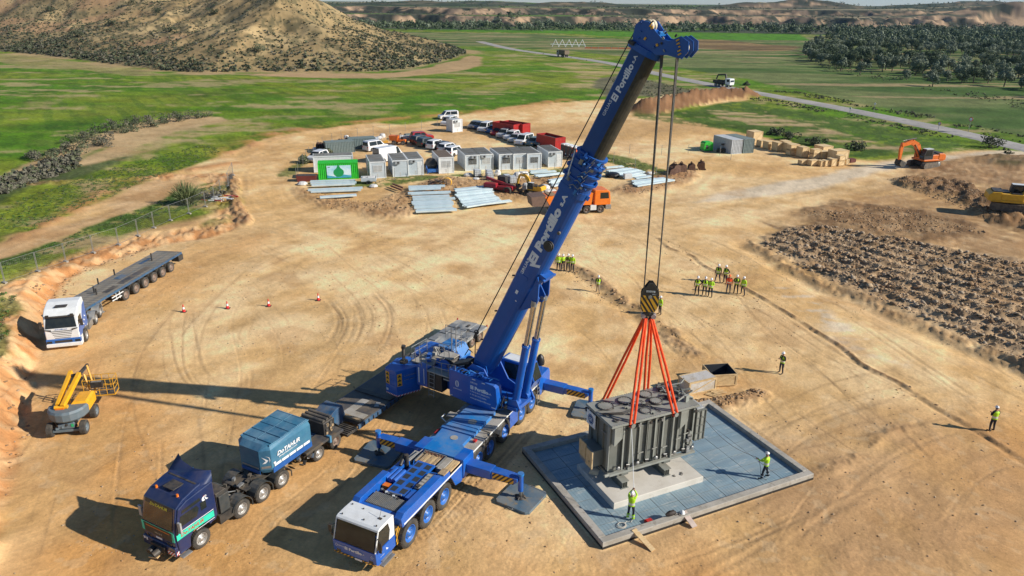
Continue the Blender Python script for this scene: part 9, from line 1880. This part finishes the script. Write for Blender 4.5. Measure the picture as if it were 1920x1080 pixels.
for k in range(520):
 a = g.uniform(0, 6.28); r0 = g.uniform(0, .7); sp = g.uniform(.3, 2.3); h = g.uniform(1.2, 3.2) * (1.1 - sp * .16); b = Vector((r0 * math.cos(a), r0 * math.sin(a), 0)); e = Vector((sp * math.cos(a), sp * math.sin(a) * .8, h)); m1 = b.lerp(e, .5) + Vector((0, 0, .3))
 for p, q in ((b, m1), (m1, e)): n_ = (q - p).cross(Vector((g.uniform(-1, 1), g.uniform(-1, 1), 0))).normalized() * .03; mb.add([p - n_, p + n_, q + n_ * .6, q - n_ * .6], [(0, 1, 2, 3)], TWIG)
o = mb.build('twigs', t); x, y, z = at(398, 372); V = leafcloud(np.random.RandomState(8), 500, 1.6, 1.0, .8, .5, .12, 6); t = thing('shrub', 'low brown-green shrub between the broom bush and the fence end', 'shrub', (x, y, gz(x, y)), 0); o = bpy.data.objects.new('foliage', quadmesh('foliage', V, LEAFP)); COL.objects.link(o); o.parent = t
for (px, py, w, lab, mm) in ((1860, 277, 2.5, 'round dark bush between the highway and the diggings', LEAFD), (1612, 282, 1.6, 'dark bush behind the timber cases', LEAFD), (1478, 262, 1.5, 'low dark bush behind the stacked cases', LEAFD), (1452, 252, 1.3, 'low bush near the tallest case', LEAFD), (1528, 272, 1.5, 'low bush behind the middle cases', LEAFD), (1400, 160, 1.2, 'small bush by the highway beyond the lorry', LEAF), (612, 288, .9, 'low scrub at the compound left end', LEAF), (575, 305, 1.0, 'green scrub beside the compound fence', LEAF)):
 x, y, z = at(px, py); V = leafcloud(np.random.RandomState(px), 600, w, w, w * .75, w * .55, .16, 8); t = thing('bush', lab, 'bush', (x, y, gz(x, y) - .05), 0, None); o = bpy.data.objects.new('foliage', quadmesh('foliage', V, mm)); COL.objects.link(o); o.parent = t
def region_pts(poly, n, z=0.0):
 W = [G(p[0], p[1], z) for p in poly]; a = np.array(W); x = rgt.uniform(a[:, 0].min(), a[:, 0].max(), n); y = rgt.uniform(a[:, 1].min(), a[:, 1].max(), n); k = sdist(W, x, y) < 0; return list(zip(x[k], y[k]))
P_ = []
for poly, n in (([(1300, 168), (1440, 184), (1560, 206), (1700, 236), (1900, 284), (1900, 292), (1700, 246), (1560, 216), (1430, 192)], 2600), ([(1440, 170), (1560, 190), (1700, 218), (1920, 268), (1920, 256), (1700, 208), (1500, 172)], 2600), ([(1130, 148), (1220, 152), (1300, 168), (1290, 184), (1180, 178)], 500), ([(1540, 120), (1700, 146), (1920, 190), (1920, 206), (1700, 160), (1540, 130)], 900), ([(820, 84), (1000, 96), (1200, 118), (1350, 150), (1200, 128), (1000, 104)], 700)): P_ += region_pts(poly, n)
P_ = [p for p in P_ if fbm(np.array([p[0] * .1]), np.array([p[1] * .1]), 9, 3)[0] > .45]; zz = hzv(P_)
scatter_cloud('verge_weeds', 'rough weeds along the highway verges and wood edge', [(p[0], p[1], z) for p, z in zip(P_, zz)], rgt.uniform(.2, .6, len(P_)), [LEAF, LEAFP, TWIG, LEAF], bp_, 9)
GRS = mat('grass blades', (.045, .115, .012), .8, c2=(.09, .15, .03), scale=.4)
P_ = []
for poly, n in (([(-60, 520), (0, 487), (120, 440), (230, 398), (345, 352), (425, 340), (400, 372), (250, 410), (60, 480), (-60, 540)], 2600), ([(-40, 560), (36, 570), (8, 690), (-40, 700)], 900), ([(0, 420), (60, 425), (150, 385), (300, 325), (420, 275), (380, 262), (200, 310), (60, 360), (0, 380)], 3000), ([(560, 345), (760, 333), (1000, 322), (1070, 314), (1060, 322), (860, 332), (700, 348)], 800), ([(1130, 292), (1240, 318), (1240, 330), (1140, 306)], 400)): P_ += region_pts(poly, n, .8 if poly[0][0] < 100 else 0)
Z_ = np.array([gz(*p) for p in P_]); gp = [leafcloud(np.random.RandomState(200 + i), 14, .5, .5, .18, .12, .09, 3) for i in range(5)]
scatter_cloud('grass_tufts', 'short green grass tufts on the banks and field edges', [(p[0], p[1], z) for p, z in zip(P_, Z_)], rgt.uniform(.25, .8, len(P_)), [GRS, GRS, LEAF], gp, 10)
def rocks(name, label, P3, S3, mats, seed):
 r = np.random.RandomState(seed); base_v = np.array([(0, 0, 1), (.9, 0, .45), (.28, .85, .45), (-.72, .53, .45), (-.72, -.53, .45), (.28, -.85, .45), (.7, .5, -.4), (-.27, .85, -.4), (-.9, 0, -.4), (-.27, -.85, -.4), (.7, -.5, -.4)])
 F = [(0, 1, 2), (0, 2, 3), (0, 3, 4), (0, 4, 5), (0, 5, 1), (1, 6, 2), (2, 6, 7), (2, 7, 3), (3, 7, 8), (3, 8, 4), (4, 8, 9), (4, 9, 5), (5, 9, 10), (5, 10, 1), (1, 10, 6)]
 n = len(P3); nv = len(base_v); V = np.repeat(base_v[None], n, 0) * r.uniform(.65, 1.3, (n, nv, 1)) * r.uniform(.5, 1.3, (n, 1, 3)) * np.array([1, 1, .55]); a = r.uniform(0, 6.28, n); tl = r.uniform(-.6, .6, n); c, s = np.cos(a), np.sin(a)
 x = V[..., 0] * np.cos(tl)[:, None] + V[..., 2] * np.sin(tl)[:, None]; z = -V[..., 0] * np.sin(tl)[:, None] + V[..., 2] * np.cos(tl)[:, None]; y = V[..., 1]
 V = np.stack([x * c[:, None] - y * s[:, None], x * s[:, None] + y * c[:, None], z], -1) * np.array(S3)[:, None, None] + np.array(P3)[:, None, :]
 T = (np.array(F)[None] + (np.arange(n) * nv)[:, None, None]).reshape(-1, 3).astype(np.int32); me = bpy.data.meshes.new(name); me.vertices.add(n * nv); me.vertices.foreach_set('co', V.astype(np.float32).ravel()); me.loops.add(T.size); me.loops.foreach_set('vertex_index', T.ravel()); me.polygons.add(len(T)); me.polygons.foreach_set('loop_start', np.arange(0, T.size, 3, dtype=np.int32)); me.polygons.foreach_set('loop_total', np.full(len(T), 3, np.int32))
 for m in mats: me.materials.append(m)
 me.polygons.foreach_set('material_index', np.repeat(r.randint(0, len(mats), n), len(F)).astype(np.int32)); me.update(calc_edges=True); o = bpy.data.objects.new(name, me); COL.objects.link(o); o['kind'] = 'stuff'; o['label'] = label; o['category'] = 'rubble'; return o
RK = [mat('rock brown', (.32, .21, .12), .9, c2=(.34, .24, .15), scale=.8), mat('rock tan', (.42, .31, .19), .9, c2=(.33, .24, .15), scale=.8), mat('rock dark earth', (.24, .15, .08), .95), mat('rock grey', (.38, .30, .21), .9)]
RZ = [(1428, 462), (1470, 430), (1560, 428), (1680, 450), (1800, 474), (1960, 505), (1990, 720), (1880, 668), (1760, 612), (1640, 562), (1520, 512)]
P_ = [p for p in region_pts(RZ, 60000)]; xa = np.array(P_); an = R(-30); cross = -xa[:, 0] * math.sin(an) + xa[:, 1] * math.cos(an); cross = xa[:, 0] * .848 + xa[:, 1] * .53; w = .5 + .5 * np.sin(cross * 2.9 + fbm(xa[:, 0] * .15, xa[:, 1] * .15, 500, 3) * 7); kd = rgt.uniform(0, 1, len(P_)) < .10 + .70 * w ** 2; xa = xa[kd][:22000]; S_ = .03 + .26 * rgt.uniform(0, 1, len(xa)) ** 12 + .085 * rgt.uniform(0, 1, len(xa)) ** 1.7; Z_ = np.array([gz(a, b) for a, b in xa])
rocks('rock_rubble', 'broken rock and clods covering the ripped field at the right', np.column_stack([xa, Z_ + S_ * .15]), S_, RK, 1)
P_ = []
for poly, n in (([(1030, 470), (1090, 500), (1170, 556), (1270, 620), (1260, 632), (1150, 570), (1060, 512)], 900), ([(560, 352), (700, 378), (830, 334), (1040, 330), (1040, 372), (900, 372), (780, 400), (620, 394)], 5200), ([(1150, 360), (1240, 330), (1310, 322), (1260, 350), (1200, 366)], 1800), ([(1660, 335), (1830, 352), (1960, 420), (1860, 410), (1690, 350)], 4500), ([(1500, 400), (1680, 388), (1860, 440), (1640, 436)], 2600), ([(1300, 752), (1420, 732), (1440, 742), (1330, 772)], 500), ([(430, 325), (450, 330), (470, 415), (440, 400)], 700), ([(1240, 440), (1700, 720), (1960, 870), (1960, 885), (1640, 705), (1240, 455)], 500), ([(60, 560), (160, 500), (300, 452), (300, 462), (160, 514), (80, 600)], 700), ([(20, 700), (50, 680), (60, 820), (10, 940), (0, 900)], 600)): P_ += region_pts(poly, n)
xa = np.array(P_); S_ = .03 + .16 * rgt.uniform(0, 1, len(xa)) ** 3; Z_ = np.array([gz(a, b) for a, b in xa]); rocks('earth_clods', 'clods and stones strewn along the spoil edges', np.column_stack([xa, Z_ + S_ * .1]), S_, [RK[0], RK[2], mat('clod orange', (.40, .24, .11), .95)], 2)
P_ = region_pts([(0, 1079), (1919, 1079), (1919, 620), (1500, 480), (1000, 430), (480, 430), (120, 560), (60, 800)], 26000); xa = np.array(P_); S_ = .014 + .07 * rgt.uniform(0, 1, len(xa)) ** 7; Z_ = np.array([gz(a, b) for a, b in xa]); kk = fbm(xa[:, 0] * .15, xa[:, 1] * .15, 600, 3) > .46; rocks('yard_pebbles', 'small stones scattered over the yard', np.column_stack([xa, Z_ + S_ * .1])[kk], S_[kk], [RK[1], RK[0], mat('clod orange', (.40, .24, .11), .95)], 3)
x, y, z = at(412, 374); t = thing('barrier_tape', 'heap of red and white barriers at the far end of the mesh fence', 'barrier', (x, y, gz(x, y)), R(-10)); mb = MB(); g = random.Random(3)
for k in range(22): mb.box((g.uniform(-1.6, 1.6), g.uniform(-1.6, 1.6), .15 + g.random() * .15), (g.uniform(.6, 1.4), .08, .12), [LETTER, REDP, LETTER][k % 3], rz=g.uniform(-.4, .4))
mb.build('rails', t)
HZ_ON = True
if HZ_ON:
 me_ = bpy.data.meshes.new('haze'); mbh = MB(); hm_ = bpy.data.materials.new('thin air haze'); hm_.use_nodes = True; N2 = hm_.node_tree.nodes; N2.remove(N2['Principled BSDF']); pv = N2.new('ShaderNodeVolumePrincipled'); pv.inputs['Density'].default_value = .00004; pv.inputs['Color'].default_value = (.42, .68, 1.0, 1); pv.inputs['Anisotropy'].default_value = .2
 hm_.node_tree.links.new(pv.outputs[0], N2['Material Output'].inputs['Volume']); mbh.b2((-14500, -500, -6), (14500, 14500, 130), hm_); o = mbh.build('haze'); o['kind'] = 'stuff'; o['label'] = 'thin bluish air over the valley'
